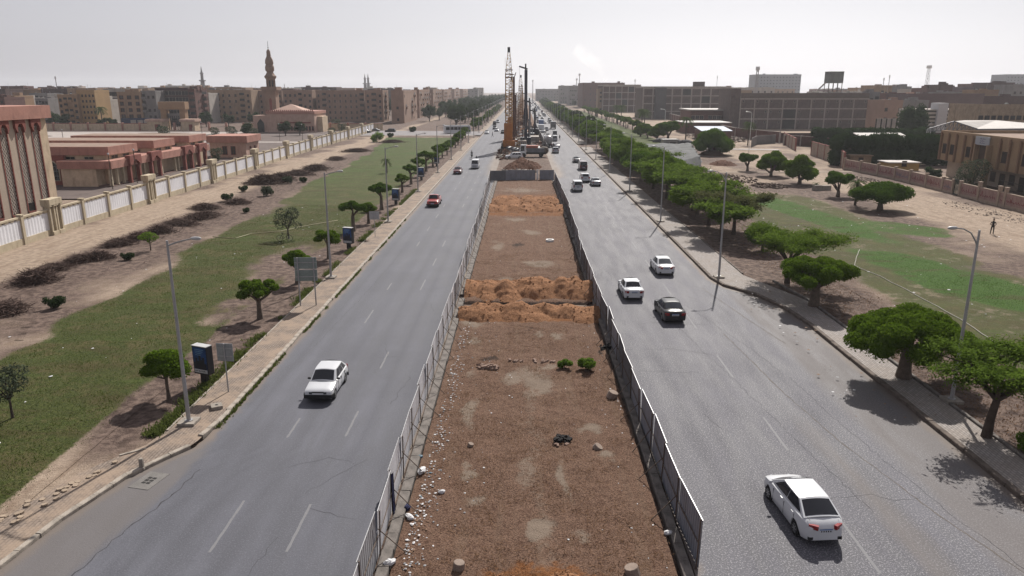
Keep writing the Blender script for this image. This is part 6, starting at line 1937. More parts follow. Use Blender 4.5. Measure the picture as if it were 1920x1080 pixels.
m = MB(); m.box(x0, x0 + 2.2, 308, 311, -.2, 8.2); m.build('post', OCHRE, o)
m = MB(); m.box(x1 - 2.2, x1, 308, 311, -.2, 8.2); m.build('post', OCHRE, o)
m = MB(); m.box(x0 - .5, x1 + .5, 307.6, 311.4, 8.2, 11.2); m.build('lintel', OCHRE, o)
for k in range(6):
    m = MB(); a = x0 + 2.3 + k * (x1 - x0 - 4.6) / 6; m.box(a, a + .25, 309, 309.1, 0, 5.6); m.build('gate_bar', DARKP, o)
m = MB(); m.box(x0 + 2.2, x1 - 2.2, 309.1, 309.2, 4.6, 6.6); m.build('gate_sign', GREYW, o)

# mosque and its minaret
o = thing('mosque', 'cream mosque hall with a red crenellated roof edge and hipped roof beside the tall minaret', 'mosque')
YM = 288
a, b_ = xat(497, YM), xat(587, YM)
m = MB(); m.box(a, b_, YM, YM + 17, -.2, 7.0); m.build('wall', PINKP, o)
m = MB(); m.box(a - .25, b_ + .25, YM - .25, YM + 17.2, 7.0, 8.1); m.build('parapet', PINK, o)
for k in range(24):
    q = a + (b_ - a) * (k + .3) / 24
    if k == 0: cm = wmesh('merlon', MB().prism_y([(-.2, 0), (.2, 0), (.2, .35), (0, .6), (-.2, .35)], 0, .25), PINKD)
    inst('merlon', cm, o, (q, YM - .26, 8.1))
c_ = (a * .6 + b_ * .4, YM + 8)
m = MB(); w2 = 6.5
m.add([(c_[0] - w2, c_[1] - 5, 8.1), (c_[0] + w2, c_[1] - 5, 8.1), (c_[0] + w2, c_[1] + 5, 8.1), (c_[0] - w2, c_[1] + 5, 8.1), (c_[0], c_[1], 10.6)], [(0, 1, 4), (1, 2, 4), (2, 3, 4), (3, 0, 4)]); m.build('hipped_roof', PINKP, o)
m = MB(); m.box(a + 5, b_ - 1.4, YM - .35, YM, 3.6, 4.1); m.build('ledge', PINKD, o)
for k in range(8): inst('window', win_mesh(.75, 1.6, PINKD, mull=0), o, (a + 9.3 + k * 1.15, YM - .003, .9))
m = MB(); m.box(b_, b_ + 2, YM + 4, YM + 12, -.2, 6.0); m.build('side_wing', BEIGE, o)
pa, pb = xat(472, YM + 3), xat(500, YM + 3)
m = MB(); m.box(pa, pb, YM + 2.2, YM + 9, -.2, 6.4); m.build('porch', PINKP, o)
m = MB(); mid = (pa + pb) / 2; m.prism_y([(mid - 1.3, 0), (mid + 1.3, 0), (mid + 1.3, 3.6), (mid, 5.2), (mid - 1.3, 3.6)], YM + 2.12, YM + 2.2); m.build('doorway', DARKP, o)
o = thing('minaret', 'tall stone-coloured minaret with balcony, arched lantern and stacked bulbs left of the road', 'minaret', (xat(506, YM + 6, 10), YM + 8, 0))
STN = M('minaret_stone', srgb(172, 142, 122), .9, .12, .4, stain=srgb(130, 104, 90), stain_amt=.4)
m = MB(); m.box(-2.5, 2.5, -2.5, 2.5, -.2, 7.6); m.box(-2.05, 2.05, -2.05, 2.05, 7.6, 15.2); m.build('shaft', STN, o)
m = MB(); m.prism_y([(-.5, 8.3), (.5, 8.3), (.5, 12.2), (0, 13), (-.5, 12.2)], -2.13, -2.04); m.build('niche', PINKD, o)
m = MB(); m.box(-2.4, 2.4, -2.4, 2.4, 15.2, 15.8); m.box(-2.9, 2.9, -2.9, 2.9, 15.8, 16.2); m.build('balcony_floor', STN, o)
m = MB()
for s in (-1, 1): m.box(-2.9, 2.9, s * 2.8 - .1, s * 2.8 + .1, 16.2, 17.1); m.box(s * 2.8 - .1, s * 2.8 + .1, -2.7, 2.7, 16.2, 17.1)
m.build('balcony_rail', STN, o)
for k in range(8):
    t_ = 2 * PI * (k + .5) / 8
    m = MB(); m.obox((1.45 * math.cos(t_), 1.45 * math.sin(t_), 18.2), (.5, .42, 4.0), rz=t_); m.build('column', STN, o)
m = MB(); m.lathe([(.75, 16.2), (.75, 20)], 8); m.build('inner_core', DARKP, o)
m = MB(); m.lathe([(1.7, 19.4), (1.85, 19.9), (2.35, 20.6), (2.35, 21.0), (1.7, 21.6), (1.3, 22.4), (1.25, 22.6)], 8); m.build('corbel', STN, o)
m = MB(); m.lathe([(1.15, 22.5), (1.65, 23.0), (1.75, 24.2), (1.5, 25.0), (1.35, 25.2)], 12); m.build('bulb', STN, o, .7)
m = MB(); m.lathe([(1.3, 25.2), (1.6, 25.7), (1.45, 27.0), (.9, 28.2), (.75, 28.5)], 12); m.build('bulb', STN, o, .7)
m = MB(); m.lathe([(.7, 28.5), (.9, 28.7), (.75, 29.2), (.8, 30.0), (.35, 30.8), (.1, 31.0)], 10); m.build('cap', STN, o, .7)
m = MB(); m.tube([(0, 0, 30.9), (0, 0, 33.8)], .07, 6); m.ball((0, 0, 31.5), .24, 8, 5); m.ball((0, 0, 32.4), .18, 8, 5); m.build('finial', DARKP, o)

# ------------------------------------------------------------------ left side apartment blocks
AG = 'apartment blocks on the left'
def pb(label, p0, p1, y, dep, ptop, mat, **kw):
    return block(label, xat(p0, y), xat(p1, y), y, dep, zat(ptop, y), mat, **kw)
pb('ochre apartment block with stacked balconies behind the far wall, near the left edge', 104, 141, 330, 14, 181, OCHRE, floors=5, bays=4, balc=(1, 2), group=AG)
pb('yellow ochre block of small windows and a dark drainpipe seam beside the balconied one', 141, 175, 332, 12, 173, M('yellow_render', srgb(200, 160, 108), .9, .08, .3), floors=6, bays=5, ww=.8, wh=1.0, group=AG)
pb('white villa with tall narrow windows behind clipped trees, left of the brown block', 172, 200, 350, 14, 190, WHITW, floors=3, bays=5, ww=.9, wh=1.8, group=AG)
pb('white unfinished frame building standing behind the white villa', 192, 235, 380, 16, 170, WHITW, floors=5, bays=6, ww=2.2, wh=1.9, group=AG)
pb('brown square block with arched red windows and blue shopfronts below', 217, 262, 342, 16, 176, TANW, floors=4, bays=3, ww=2.0, wh=1.7, group=AG, frame=PINKD, z1=3.5)
pb('grey blank-sided wing joined to the brown block with blue shopfronts', 262, 290, 343, 15, 174, GREYW, floors=4, bays=3, balc=(0,), group=AG, z1=3.5)
sh_ = thing('shop_row', 'blue shopfront hoarding at the foot of the brown block behind the far wall', 'shopfront')
m = MB(); m.box(xat(222, 340), xat(286, 340), 338.5, 341.5, -.1, 3.6); m.build('wall', M('blue_shop_paint', srgb(46, 66, 110), .8, .2, .4), sh_)
for p_ in (245, 258, 270): 
    m = MB(); q = xat(p_, 340); m.box(q - 1.2, q + 1.2, 338.4, 338.5, .6, 2.8); m.build('poster', WHITW, sh_)
pb('dark red brick block with open concrete floors and big dark openings', 290, 352, 352, 16, 168, DKBR, floors=5, bays=5, ww=3.2, wh=1.9, group=AG, frame=CFR, z1=2.2)
pb('cluttered balcony tower of the dark red brick block', 352, 364, 349, 14, 170, REDBR, floors=5, bays=1, balc=(0,), group=AG, side='e', sbays=2)
pb('narrow pale and pink block squeezed beside the brick one', 365, 390, 372, 12, 178, WHITW, floors=5, bays=3, balc=(1,), group=AG)
pb('tan apartment block with white balconies left of the minaret', 388, 470, 385, 16, 172, TANW, floors=5, bays=7, balc=(1, 5), group=AG)
pb('dark brown block directly behind the minaret', 458, 528, 396, 15, 173, BROWNW, floors=5, bays=8, ww=.9, wh=1.1, group=AG, balc=(6,))
pb('brown block with wide balconies right of the minaret', 530, 585, 392, 16, 172, BROWNW, floors=5, bays=6, balc=(3,), group=AG)
pb('brown block with paired windows in the middle of the long row', 592, 683, 394, 16, 172.5, BROWNW, floors=5, bays=9, balc=(1, 8), ww=.9, group=AG)
pb('brown end block of the long row with a pale corner above the white wall end', 684, 718, 386, 16, 172.5, BROWNW, floors=5, bays=3, balc=(1,), group=AG, side='e', sbays=3)
pb('blank-gabled brown block with a cluttered balcony side, right of the long row', 733, 757, 372, 46, 173, BROWNW, floors=5, bays=1, skip=.8, group=AG, side='e', sbays=9)
for i, (p0, p1, y, d) in enumerate(((772, 786, 440, 50), (790, 812, 520, 60), (815, 832, 640, 70), (835, 852, 760, 70), (850, 868, 900, 80))):
    pb('brown gabled block of the row receding along the left road, %s beyond the blank-gabled one' % ORD[i], p0, p1, y, d, 171 - i * .7, BROWNW, floors=5, bays=1, skip=.3, group=AG, side='e', sbays=10)
for i, (p0, p1, pt, y, mt) in enumerate(((0, 22, 183, 360, OCHRE), (22, 52, 187, 400, WHITW), (50, 84, 178, 420, GREYW), (84, 104, 184, 380, WHITW), (110, 128, 168, 460, DKBR), (-40, 2, 186, 340, REDBR), (60, 84, 188, 350, GREYW))):
    pb(['ochre block just above the roof of the lattice-faced hall', 'white block behind the ochre one at the far left', 'grey block with dark top behind the lattice-faced hall', 'white and grey flats left of the ochre balcony block', 'dark brick tower behind the ochre blocks', 'red brick block at the very left edge', 'grey cluttered flats above the right end of the lattice-faced hall'][i], p0, p1, y, 14, pt, mt, floors=5, bays=4, group=AG, balc=(1,))

# trees and shrubs in the grounds and behind
GT = 'trees inside the school grounds'
drk = loose_meshes(3.0, 5.5, 1.2, 2600, L_DRK, .42, .2, 14, dense=.7)
drk2 = loose_meshes(4.2, 8.0, 1.5, 3000, L_DRK, .55, .25, 16, dense=.7)
oliv = loose_meshes(2.6, 4.6, .8, 2400, L_OLI, .36, .14, 12)
for px, y, k, s, lb in ((95, 318, 0, 1.3, 'dark trees at the foot of the ochre balcony block, left one'), (112, 322, 0, 1.1, 'dark tree under the ochre balcony block'), (205, 322, 0, .8, 'dark clipped tree by the blue shopfront'), (188, 322, 0, .8, 'dark clipped tree below the white villa'), (303, 244, 2, 1.0, 'grey leafy bush in front of the gate portal'), (383, 335, 1, .8, 'tall green tree beside the brick balcony tower'),
                        (400, 255, 2, .8, 'grey bush by the far path, left of the dark shrubs'), (432, 252, 2, .9, 'grey bush beside the green round tree of the grounds'), (458, 256, 0, .95, 'round green tree left of the mosque porch'), (475, 250, 2, .8, 'spiky grey bush by the mosque porch'), (533, 268, 0, .95, 'dark round tree in front of the mosque wall'), (560, 270, 0, .9, 'second dark tree in front of the mosque wall'),
                        (605, 310, 0, .9, 'dark tree right of the mosque'), (630, 312, 2, .9, 'grey tree right of the mosque'), (620, 262, 2, .7, 'brown bush inside the white wall near the mosque'), (640, 285, 2, .8, 'brown bush inside the white wall, farther'), (425, 340, 0, 1.0, 'dark tree before the tan apartment block'), (475, 345, 0, 1.1, 'dark tree before the dark brown block')):
    tree('tree', lb, 'tree', (xat(px, y, 2), y, 0), (drk, drk2, oliv)[k], None, GT, s)
tree('leafy_tree', 'potted leafy tree at the far end of the arcade', 'tree', (-68.2, 166, 0), oliv, 0, None, .75)
tree('palm_tree', 'palm in front of the white villa on the left', 'palm', (xat(182, 330), 330, 0), pal[1], 0, None, 1.3)
for i, (x, y, s) in enumerate(((-61, 250, .5), (-62, 230, .5))): tree('shrub', ['low brown shrub just inside the white wall, farther one', 'low brown shrub just inside the white wall, nearer one'][i], 'shrub', (x, y, 0), oliv, i, None, s)
# dense dark trees left of the road in the distance
GD = 'dark tree belt left of the road'
y = 330; i = 0
while y < 1250:
    for x in (-26 - R.uniform(0, 6), -40 - R.uniform(0, 12)):
        if y < 380 and x < -36: continue
        tree('tree', 'dark bushy tree of the belt left of the far road, %s along it' % ORD[min(i, 88)], 'tree', (x, y + R.uniform(-5, 5), 0), R.choice((drk2, drk2, drk)), None, GD, R.uniform(.9, 1.25)); i += 1
    y += R.uniform(14, 19) * (1 + y / 1800)
y = 300; i = 0
while y < 640:
    tree('trimmed_tree', 'far trimmed tree past the side street on the left, %s of the row' % ORD[i], 'tree', (-19 + R.uniform(-1, 1), y, 0), R.choice(low_f), None, GL, R.uniform(1.0, 1.5)); y += R.uniform(9, 14); i += 1
# short dark posts (yard lamps) behind the wall
for i, (px, py, h) in enumerate(((212, 357, 5.8), (258, 345, 5.8), (121, 278, 5), (380, 262, 5.5), (525, 266, 5.5), (568, 268, 5.5))):
    x, y = at(px, py)
    o = thing('yard_lamp', ['dark thin yard lamp at the corner of the low cream building', 'dark thin yard lamp in front of the arcade', 'thin yard lamp left behind the stepped roofs', 'thin yard lamp by the far path', 'thin yard lamp before the mosque', 'thin yard lamp right of the mosque shrubs'][i], 'yard lamp', (x, y, .1), 0, 'yard lamps inside the wall')
    m = MB(); m.tube([(0, 0, 0), (0, 0, h)], .07, 5); m.build('pole', RUST, o)
    m = MB(); m.ball((0, 0, h), .2, 6, 4); m.build('lamp', LHEAD, o)

# ------------------------------------------------------------------ right side: brick halls with concrete frames
def frame_hall(label, x0, x1, y, dep, h, cols, levels, fill, z0=0.0, skip_cols=(), dark=(), left=None, col_w=.5, group='brick halls with concrete frames', beam=CFR, wins=True):
    o = thing('brick_hall', label, 'building', (0, 0, 0), 0, group)
    m = MB(); m.box(x0, x1, y, y + dep, -.3, h); m.build('wall', fill, o)
    m = MB(); t = .25; m.box(x0 - .1, x1 + .1, y - .1, y + t, h, h + .9); m.box(x0 - .1, x0 + t, y + t, y + dep, h, h + .9); m.build('parapet', beam, o)
    bw = (x1 - x0) / cols
    cme = wmesh('column', MB().box(-col_w / 2, col_w / 2, -.2, 0, -.2, h), beam)
    bme = wmesh('beam', MB().box(0, bw - col_w, -.17, 0, -.25, .25), beam)
    zl_ = [z0 + (h - z0) * k / levels for k in range(levels + 1)]
    pme_ = {}
    for k in range(levels):
        hh = zl_[k + 1] - zl_[k] - .5
        pme_[k] = wmesh('infill_panel', MB().box(0, bw - col_w, -.05, 0, 0, hh), fill)
    for c in range(cols + 1):
        inst('column', cme, o, (x0 + bw * c, y, 0))
    for c in range(cols):
        xa = x0 + bw * c + col_w / 2
        for k in range(levels + 1):
            if k > 0: inst('beam', bme, o, (xa, y, zl_[k] - (.26 if k == levels else 0)))
        for k in range(levels):
            if (c, k) in dark:
                m = MB(); m.box(xa, xa + bw - col_w, -.012 + y, y, zl_[k] + .25, zl_[k + 1] - .25); m.build('opening', DARKP, o); continue
            inst('infill_panel', pme_[k], o, (xa, y, zl_[k] + .25))
            if wins:
                for q in (.16, .84):
                    if R.random() < .55: inst('window', win_mesh(.8, .9, beam, mull=0), o, (xa + (bw - col_w) * q, y - .052, zl_[k + 1] - 1.6))
    if left:
        for k in range(1, levels + 1):
            m = MB(); m.box(x0 - .16, x0, y + .1, y + dep, zl_[k] - .5, zl_[k]); m.build('beam', beam, o)
    return o
YB = 318
xa, xb = xat(1386, YB), xat(1622, YB)
H1 = zat(180, YB)
hl = frame_hall('long grey-brown brick hall with a concrete frame and a water tank on its roof', xa, xb, YB, 34, H1 - .9, 9, 3, GBR, 0, dark=((3, 1), (3, 0)), left=True)
m = MB(); m.box(xat(1368, YB), xa, YB + .6, YB + 20, -.2, zat(166, YB)); m.build('stair_tower', GBR, hl)
m = MB(); m.box(xa - .1, xb + .1, YB - .25, YB, H1 - .85, H1 + 1.2); m.build('parapet', M('brown_parapet', srgb(126, 110, 102), .95, .12, .5), hl)
m = MB()
for k in range(70):
    x = xa + (xb - xa) * (.55 + .42 * R.random()); m.ball((x, YB + R.uniform(2, 5), H1 + .9 + R.uniform(0, .7)), R.uniform(.4, .7), 6, 4, .2)
props(m.build('white_bags', WHITW, hl), kind='stuff')
tk = thing('water_tank', 'square grey water tank on thin legs above the long brick hall', 'water tank', (xat(1560, YB + 8, 20), YB + 8, H1 + .2))
zt = zat(157, YB + 8) - H1; zb = zat(136, YB + 8) - H1
m = MB(); m.box(-3, 3, -2.5, 2.5, zt, zb); m.box(-3.15, 3.15, -2.65, 2.65, zb, zb + .15); m.build('tank', TANKW, tk)
for x in (-2.7, -1, 1, 2.7):
    for y in (-2.3, 2.3):
        m = MB(); m.bar((x, y, -.2), (x, y, zt), .22); m.build('leg', RUST, tk)
m = MB(); m.bar((-3, 0, zt + .5), (-8.5, 0, 0), .5); m.build('stair', CFR, tk)
y2 = 430
o2 = frame_hall('wide four-storey brick hall with a pale concrete grid behind the long hall', xat(1205, y2), xat(1366, y2), y2, 30, zat(162, y2) - .9, 9, 4, GBR, 0, dark=((6, 2), (4, 3)), wins=False, col_w=.7)
m = MB(); m.box(xat(1228, y2 - 3), xat(1248, y2 - 3), y2 - 3, y2, 0, zat(165, y2)); m.build('stair_tower', M('smooth_grey_render', srgb(104, 100, 102), .9, .08, .3), o2)
m = MB(); m.box(xat(1300, y2 + 5), xat(1318, y2 + 5), y2 + 5, y2 + 11, zat(165, y2), zat(153, y2)); m.build('roof_room', GBR, o2)
y3 = 560
frame_hall('red-brown unfinished brick hall left of the pale-gridded hall', xat(1130, y3), xat(1200, y3), y3, 40, zat(161, y3), 6, 4, DKBR, 0, dark=((2, 2), (3, 1), (4, 3)), wins=False, col_w=.5)
y4 = 690
block('hazy brown brick block with a roof turret far along the right side', xat(1092, y4), xat(1170, y4), y4, 60, zat(157, y4), REDBR, floors=4, bays=8, skip=.5, cat='building', group='far halls on the right')
for i, (p0, p1, yy, pt) in enumerate(((1050, 1085, 900, 162), (1005, 1048, 1100, 168), (1068, 1094, 800, 164))):
    block(['hazy grey block left of the brown turret block', 'hazy low block nearest the vanishing point on the right', 'hazy block touching the brown turret block'][i], xat(p0, yy), xat(p1, yy), yy, 50, zat(pt, yy), GREYW, floors=4, bays=8, skip=.3, cat='building', group='far halls on the right', stuff=True)
# brick yard walls and sheds in front of the halls
def brick_wall(label, pts, h, mat, cop=None, group=None, pitch=None):
    o = thing('brick_wall', label, 'wall', (0, 0, 0), 0, group)
    for a, b_ in zip(pts[:-1], pts[1:]):
        d = math.dist(a, b_); rz = math.atan2(b_[1] - a[1], b_[0] - a[0])
        m = MB(); m.box(0, d, -.12, .12, -.2, h); m.build('wall', mat, o, loc=(a[0], a[1], 0), rz=rz)
        if cop: m = MB(); m.box(0, d, -.18, .18, h, h + .12); m.build('coping', cop, o, loc=(a[0], a[1], 0), rz=rz)
        if pitch:
            n = max(1, int(d / pitch))
            for k in range(n + 1):
                m = MB(); m.box(d * k / n - .2, d * k / n + .2, -.2, .2, -.2, h + .25); m.build('pillar', cop or mat, o, loc=(a[0], a[1], 0), rz=rz)
    return o
brick_wall('long red brick yard wall running back to the halls on the right', [(81, 420), (75, 330), (73.5, 262), (80, 236)], 3.2, REDBR, CFR, 'red brick yard walls', 9)
brick_wall('low red brick yard wall in front of the long hall', [(80, 236), (97, 236), (150, 240)], 3.0, DKBR, None, 'red brick yard walls')
brick_wall('red brick wall with pale fields beside the dark hall base', [(78, 226), (92, 210), (99, 204)], 2.8, REDBR, CFR, 'red brick yard walls', 5)
o = block('low brick shed with a white roof and row of dark openings before the pale-gridded hall', xat(1295, 330), xat(1368, 330), 330, 22, zat(206, 330) - .5, REDBR, floors=1, bays=9, ww=1.8, wh=1.6, z1=3.6, frame=CFR, cat='shed', group='brick sheds', rough=0, top=.2, name='shed')
m = MB(); m.box(xat(1295, 330) - .6, xat(1370, 330), 329, 353, zat(206, 330) - .3, zat(206, 330) + .2); m.build('roof', ROOFW, o)
o = block('lower red brick shed with a flat white roof and small holes by the yard wall', xat(1285, 285), xat(1372, 285), 285, 16, 3.6, REDBR, floors=1, bays=7, ww=.5, wh=.5, z1=2.2, cat='shed', group='brick sheds', rough=0, top=.2, name='shed')
m = MB(); m.box(xat(1285, 285) - .4, xat(1372, 285), 284.4, 302, 3.85, 4.15); m.build('roof', ROOFW, o)
o = thing('shed', 'red brick lean-to with a blue sheet roof beside the long hall', 'shed', (0, 0, 0), 0, 'brick sheds')
q0, q1 = xat(1318, 245), xat(1372, 245)
m = MB(); m.box(q0, q1, 245, 256, -.2, 3.0); m.build('wall', REDBR, o)
m = MB(); m.add([(q0 - .5, 244.4, 3.05), (q1 + .3, 244.4, 3.05), (q1 + .3, 256, 4.0), (q0 - .5, 256, 4.0), (q0 - .5, 244.4, 3.17), (q1 + .3, 244.4, 3.17), (q1 + .3, 256, 4.12), (q0 - .5, 256, 4.12)], [(3, 2, 1, 0), (4, 5, 6, 7), (0, 1, 5, 4), (1, 2, 6, 5), (2, 3, 7, 6), (3, 0, 4, 7)])
m.build('roof', M('blue_roof_sheet', srgb(92, 120, 160), .6, .1, .5), o)

# pink written-on wall along the dirt track
GRAF = M('pink_wall_paint', srgb(186, 150, 142), .92, .14, .9, stain=srgb(150, 112, 104), stain_amt=.6)
SCRR = M('red_wall_paint', srgb(150, 52, 58), .9, .25, 3)
SCRB = M('faded_blue_paint', srgb(120, 124, 150), .9, .25, 3)
PALEP = M('pale_pillar_paint', srgb(196, 172, 152), .92, .12, 1, stain=srgb(150, 126, 110), stain_amt=.5)
pw = thing('boundary_wall', 'low pink boundary wall covered in red lettering along the dirt track', 'boundary wall')
PX = [(66.6, 155.5), (68.3, 140), (68.3, 129), (67.7, 115), (67.2, 99), (66.5, 78)]
def pxx(y): return float(np.interp(-y, [-p[1] for p in PX], [p[0] for p in PX]))
def scrawl(m, ln, h, n):
    """a line of joined strokes with loops and dots"""
    x = .5
    while x < ln - .8:
        w = R.uniform(.25, .55); hh = R.uniform(.25, .8) * h
        pts = [(x, .35 * h), (x + w * .3, .35 * h + hh * R.random()), (x + w * .6, .3 * h - .1 * R.random()), (x + w, .36 * h)]
        for a, b_ in zip(pts[:-1], pts[1:]):
            d = Vector((b_[0] - a[0], b_[1] - a[1])); nn = Vector((-d.y, d.x)).normalized() * .045
            m.quad((-.006, a[0] + nn.x, a[1] + nn.y), (-.006, a[0] - nn.x, a[1] - nn.y), (-.006, b_[0] - nn.x, b_[1] - nn.y), (-.006, b_[0] + nn.x, b_[1] + nn.y))
        if R.random() < .5:
            c = (x + w / 2, .35 * h + R.choice((-.22, .55))); m.quad((-.006, c[0] - .05, c[1]), (-.006, c[0], c[1] - .05), (-.006, c[0] + .05, c[1]), (-.006, c[0], c[1] + .05))
        x += w * R.uniform(.9, 1.5)
ybs = [155.5, 149.5, 143.5, 137.5, 132, 126.5, 121, 117.8, 115.6, 110.5, 105.5, 104, 98.5, 93, 87.5, 82]
for i, (y0, y1) in enumerate(zip(ybs[:-1], ybs[1:])):
    a, b_ = (pxx(y0), y0), (pxx(y1), y1)
    d = math.dist(a, b_); rz = math.atan2(b_[1] - a[1], b_[0] - a[0]) + PI / 2
    if i == 7:     # green gate
        g_o = thing('gate', 'dark green metal gate in the pink wall beside the leaning tree', 'gate', (a[0], a[1], .05), rz)
        for k in range(9): m = MB(); m.box(-.03, .03, -.12 - k * .25, -.05 - k * .25, 0, 2.5); m.build('gate_bar', M('dark_green_paint', srgb(44, 66, 58), .6, .15, 2), g_o)
        m = MB(); m.box(-.04, .04, -2.2, 0, .1, .2); m.box(-.04, .04, -2.2, 0, 2.3, 2.4); m.build('gate_rail', M('dark_green_paint', (0, 0, 0)), g_o)
    else:
        bo = MB(); bo.box(-.12, .12, -d, 0, -.2, .45); bo.build('plinth', PALEP, pw, loc=(a[0], a[1], .05), rz=rz)
        bo = MB(); bo.box(-.09, .09, -d, 0, .45, 1.95); bo.build('wall_panel', GRAF, pw, loc=(a[0], a[1], .05), rz=rz)
        bo = MB(); bo.box(-.13, .13, -d, 0, 1.95, 2.08); bo.build('coping', PALEP, pw, loc=(a[0], a[1], .05), rz=rz)
        sm = MB(); scrawl(sm, d, 1.1, 8)
        sm.v = [(-.094 + v[0] * .1, -v[1], v[2] + .55) for v in sm.v]
        if sm.v: sm.build('lettering', SCRB if i in (3, 6) else SCRR, pw, loc=(a[0], a[1], .05), rz=rz)
    hh = 2.75 if 9 <= i <= 11 else 2.3
    bo = MB(); bo.box(-.22, .22, -.22, .22, -.2, hh); bo.box(-.27, .27, -.27, .27, hh, hh + .1); bo.build('pillar', PALEP, pw, loc=(a[0], a[1], .05), rz=rz)
wv2 = brick_wall('taller pale panelled wall with brown posts beyond the pink wall', [(66.6, 156), (69.9, 166), (72.9, 190.5)], 3.3, PALEP, PINKD, None, 5)
brick_wall('pale panelled yard wall behind the round trees, left of the sheds', [(74, 205), (80, 232)], 3.2, PALEP, PINKD, None, 6)
brick_wall('grey corrugated yard wall behind the small palm on the right', [(78, 234), (70.5, 228), (66, 218)], 2.6, GREYW, None, None)

# two-storey cream building at the right edge
o = thing('office_building', 'two-storey tan building with vertical fins and barred windows at the right edge', 'building')
def fx(y): return 79.3 - (144 - y) * .045
y0, y1 = 90.0, 144.0
rz = math.atan2(fx(y1) - fx(y0), y1 - y0)
g0 = bpy.data.objects.new('front_wall', None)
LN = math.dist((fx(y0), y0), (fx(y1), y1))
T = Matrix.Translation((fx(y0), y0, 0)) @ Matrix.Rotation(-rz, 4, 'Z')
bpy.data.objects.remove(g0)
o.location = (fx(y0), y0, 0); o.rotation_euler = (0, 0, -rz)
TANB = M('tan_office_render', srgb(190, 158, 122), .92, .1, .4, stain=srgb(140, 112, 90), stain_amt=.5)
m = MB(); m.box(0, 22, 0, LN, 3.2, 8.0); m.build('upper_wall', TANB, o)
m = MB(); m.box(1.8, 22, 0, LN, -.2, 3.2); m.build('lower_wall', M('pale_office_render', srgb(196, 178, 160), .92, .1, .4), o)
m = MB(); m.box(-.15, .25, -.1, LN + .1, 8.0, 8.6); m.box(.25, 22, LN - .15, LN + .1, 8.0, 8.6); m.build('parapet', TANB, o)
m = MB(); m.box(.25, 21.8, .2, LN - .2, 8.0, 8.06); m.build('roof', M('dusty_roof', (0, 0, 0)), o)
finm = wmesh('fin', MB().box(-.35, 0, -.18, .18, 3.2, 8.3), M('brown_fin', srgb(160, 126, 98), .92, .12, .5))
fins = [LN - .4 - k * 2.75 for k in range(20)]
for k, yy in enumerate(fins):
    if yy > 0 and k not in (5, 6): inst('fin', finm, o, (0, yy, 0))
for k in range(0, 19):
    yy = LN - 1.75 - k * 2.75
    if yy < 1: break
    if k in (4, 5, 6): continue
    if k % 3 != 2: inst('window', win_mesh(1.35, 1.75, FRW, mull=3), o, (-.003, yy, 4.5), (0, 0, -PI / 2))
for k in range(4, 17):
    yy = LN - 1.75 - k * 2.75
    inst('window', win_mesh(1.5, 1.6 if k % 2 else 2.2, FRW, mull=3), o, (1.797, yy, .9 if k % 2 else .2), (0, 0, -PI / 2))
ye = LN - 15.2
m = MB(); m.box(-.05, .02, ye - 1.7, ye + 1.7, 3.4, 6.9); m.build('entrance_recess', M('porch_shade_brown', srgb(96, 76, 64), .9, .15, .6), o)  # flat sheet, its dark brown paints the shade inside the entrance
m = MB(); m.box(-.12, -.05, ye - .7, ye + .7, 3.4, 6.0); m.build('door', FRW, o)
for s in (-1, 1): m = MB(); m.box(-.9, 0, ye + s * 1.9 - .2, ye + s * 1.9 + .2, -.1, 7); m.build('porch_column', TANB, o)
sg = MB(); sg.box(-.75, -.6, ye - 2.1, ye + 2.1, 6.9, 8.3); sgn = sg.build('sign_board', M('pale_sign_face', srgb(190, 194, 204), .6, .06, 1), o)
m = MB()
for r_, (w_, z_) in enumerate(((1.6, 7.85), (1.1, 7.5), (1.4, 7.15))):
    for k in range(int(w_ / .22)): m.box(-.756, -.75, ye + (k * .22 - w_ / 2) * 1.2, ye + (k * .22 - w_ / 2) * 1.2 + .16, z_, z_ + .1 + .05 * (k % 3))
m.build('lettering', SCRB, sgn)
for k in range(0, 34):
    m = MB(); yy = LN - 20.5 - k * .33; m.box(.1, .14, yy - .02, yy + .02, .1, 1.6)
    m.build('railing_bar', DARKP, o)
m = MB(); m.box(.08, .16, LN - 32, LN - 20.3, 1.55, 1.62); m.box(.08, .16, LN - 32, LN - 20.3, .25, .3); m.build('railing_rail', DARKP, o)
roof_bits(o, 3, 18, 8, LN - 6, 8.05, 8, TANB)
lean = loose_meshes(3.1, 5.2, .8, 4200, L_OLI, .3, .16, 15)
tree('tree', 'grey-green spreading tree between the pink wall and the tan building', 'tree', (74.8, 124.5, 0), lean, .3, None, 1.0)
tree('shrub', 'low green shrubs inside the pink wall left of the spreading tree', 'shrub', (71.5, 131, 0), drk, 1, None, .55)
for (px0, px1, py0, pt, lb, mt) in ((1590, 1629, 316, 292, 'small tan guard hut with a flat roof behind the pink wall', BEIGE2), (1662, 1718, 323, 305, 'small yellow hut with a white roof and one window behind the pink wall', M('yellow_hut', srgb(200, 168, 104), .9, .1, .5))):
    yy = at(px0, py0)[1] + 3
    o = thing('hut', lb, 'hut')
    q0, q1 = xat(px0, yy, 1), xat(px1, yy, 1); hh = zat(pt, yy)
    m = MB(); m.box(q0, q1, yy, yy + 4.5, -.2, hh); m.build('wall', mt, o)
    m = MB(); m.box(q0 - .25, q1 + .25, yy - .25, yy + 4.8, hh, hh + .2); m.build('roof', ROOFW if mt != BEIGE2 else BEIGE2, o)
    inst('window', win_mesh(1.0, 1.1, FRW), o, ((q0 + q1) / 2, yy - .003, .9))

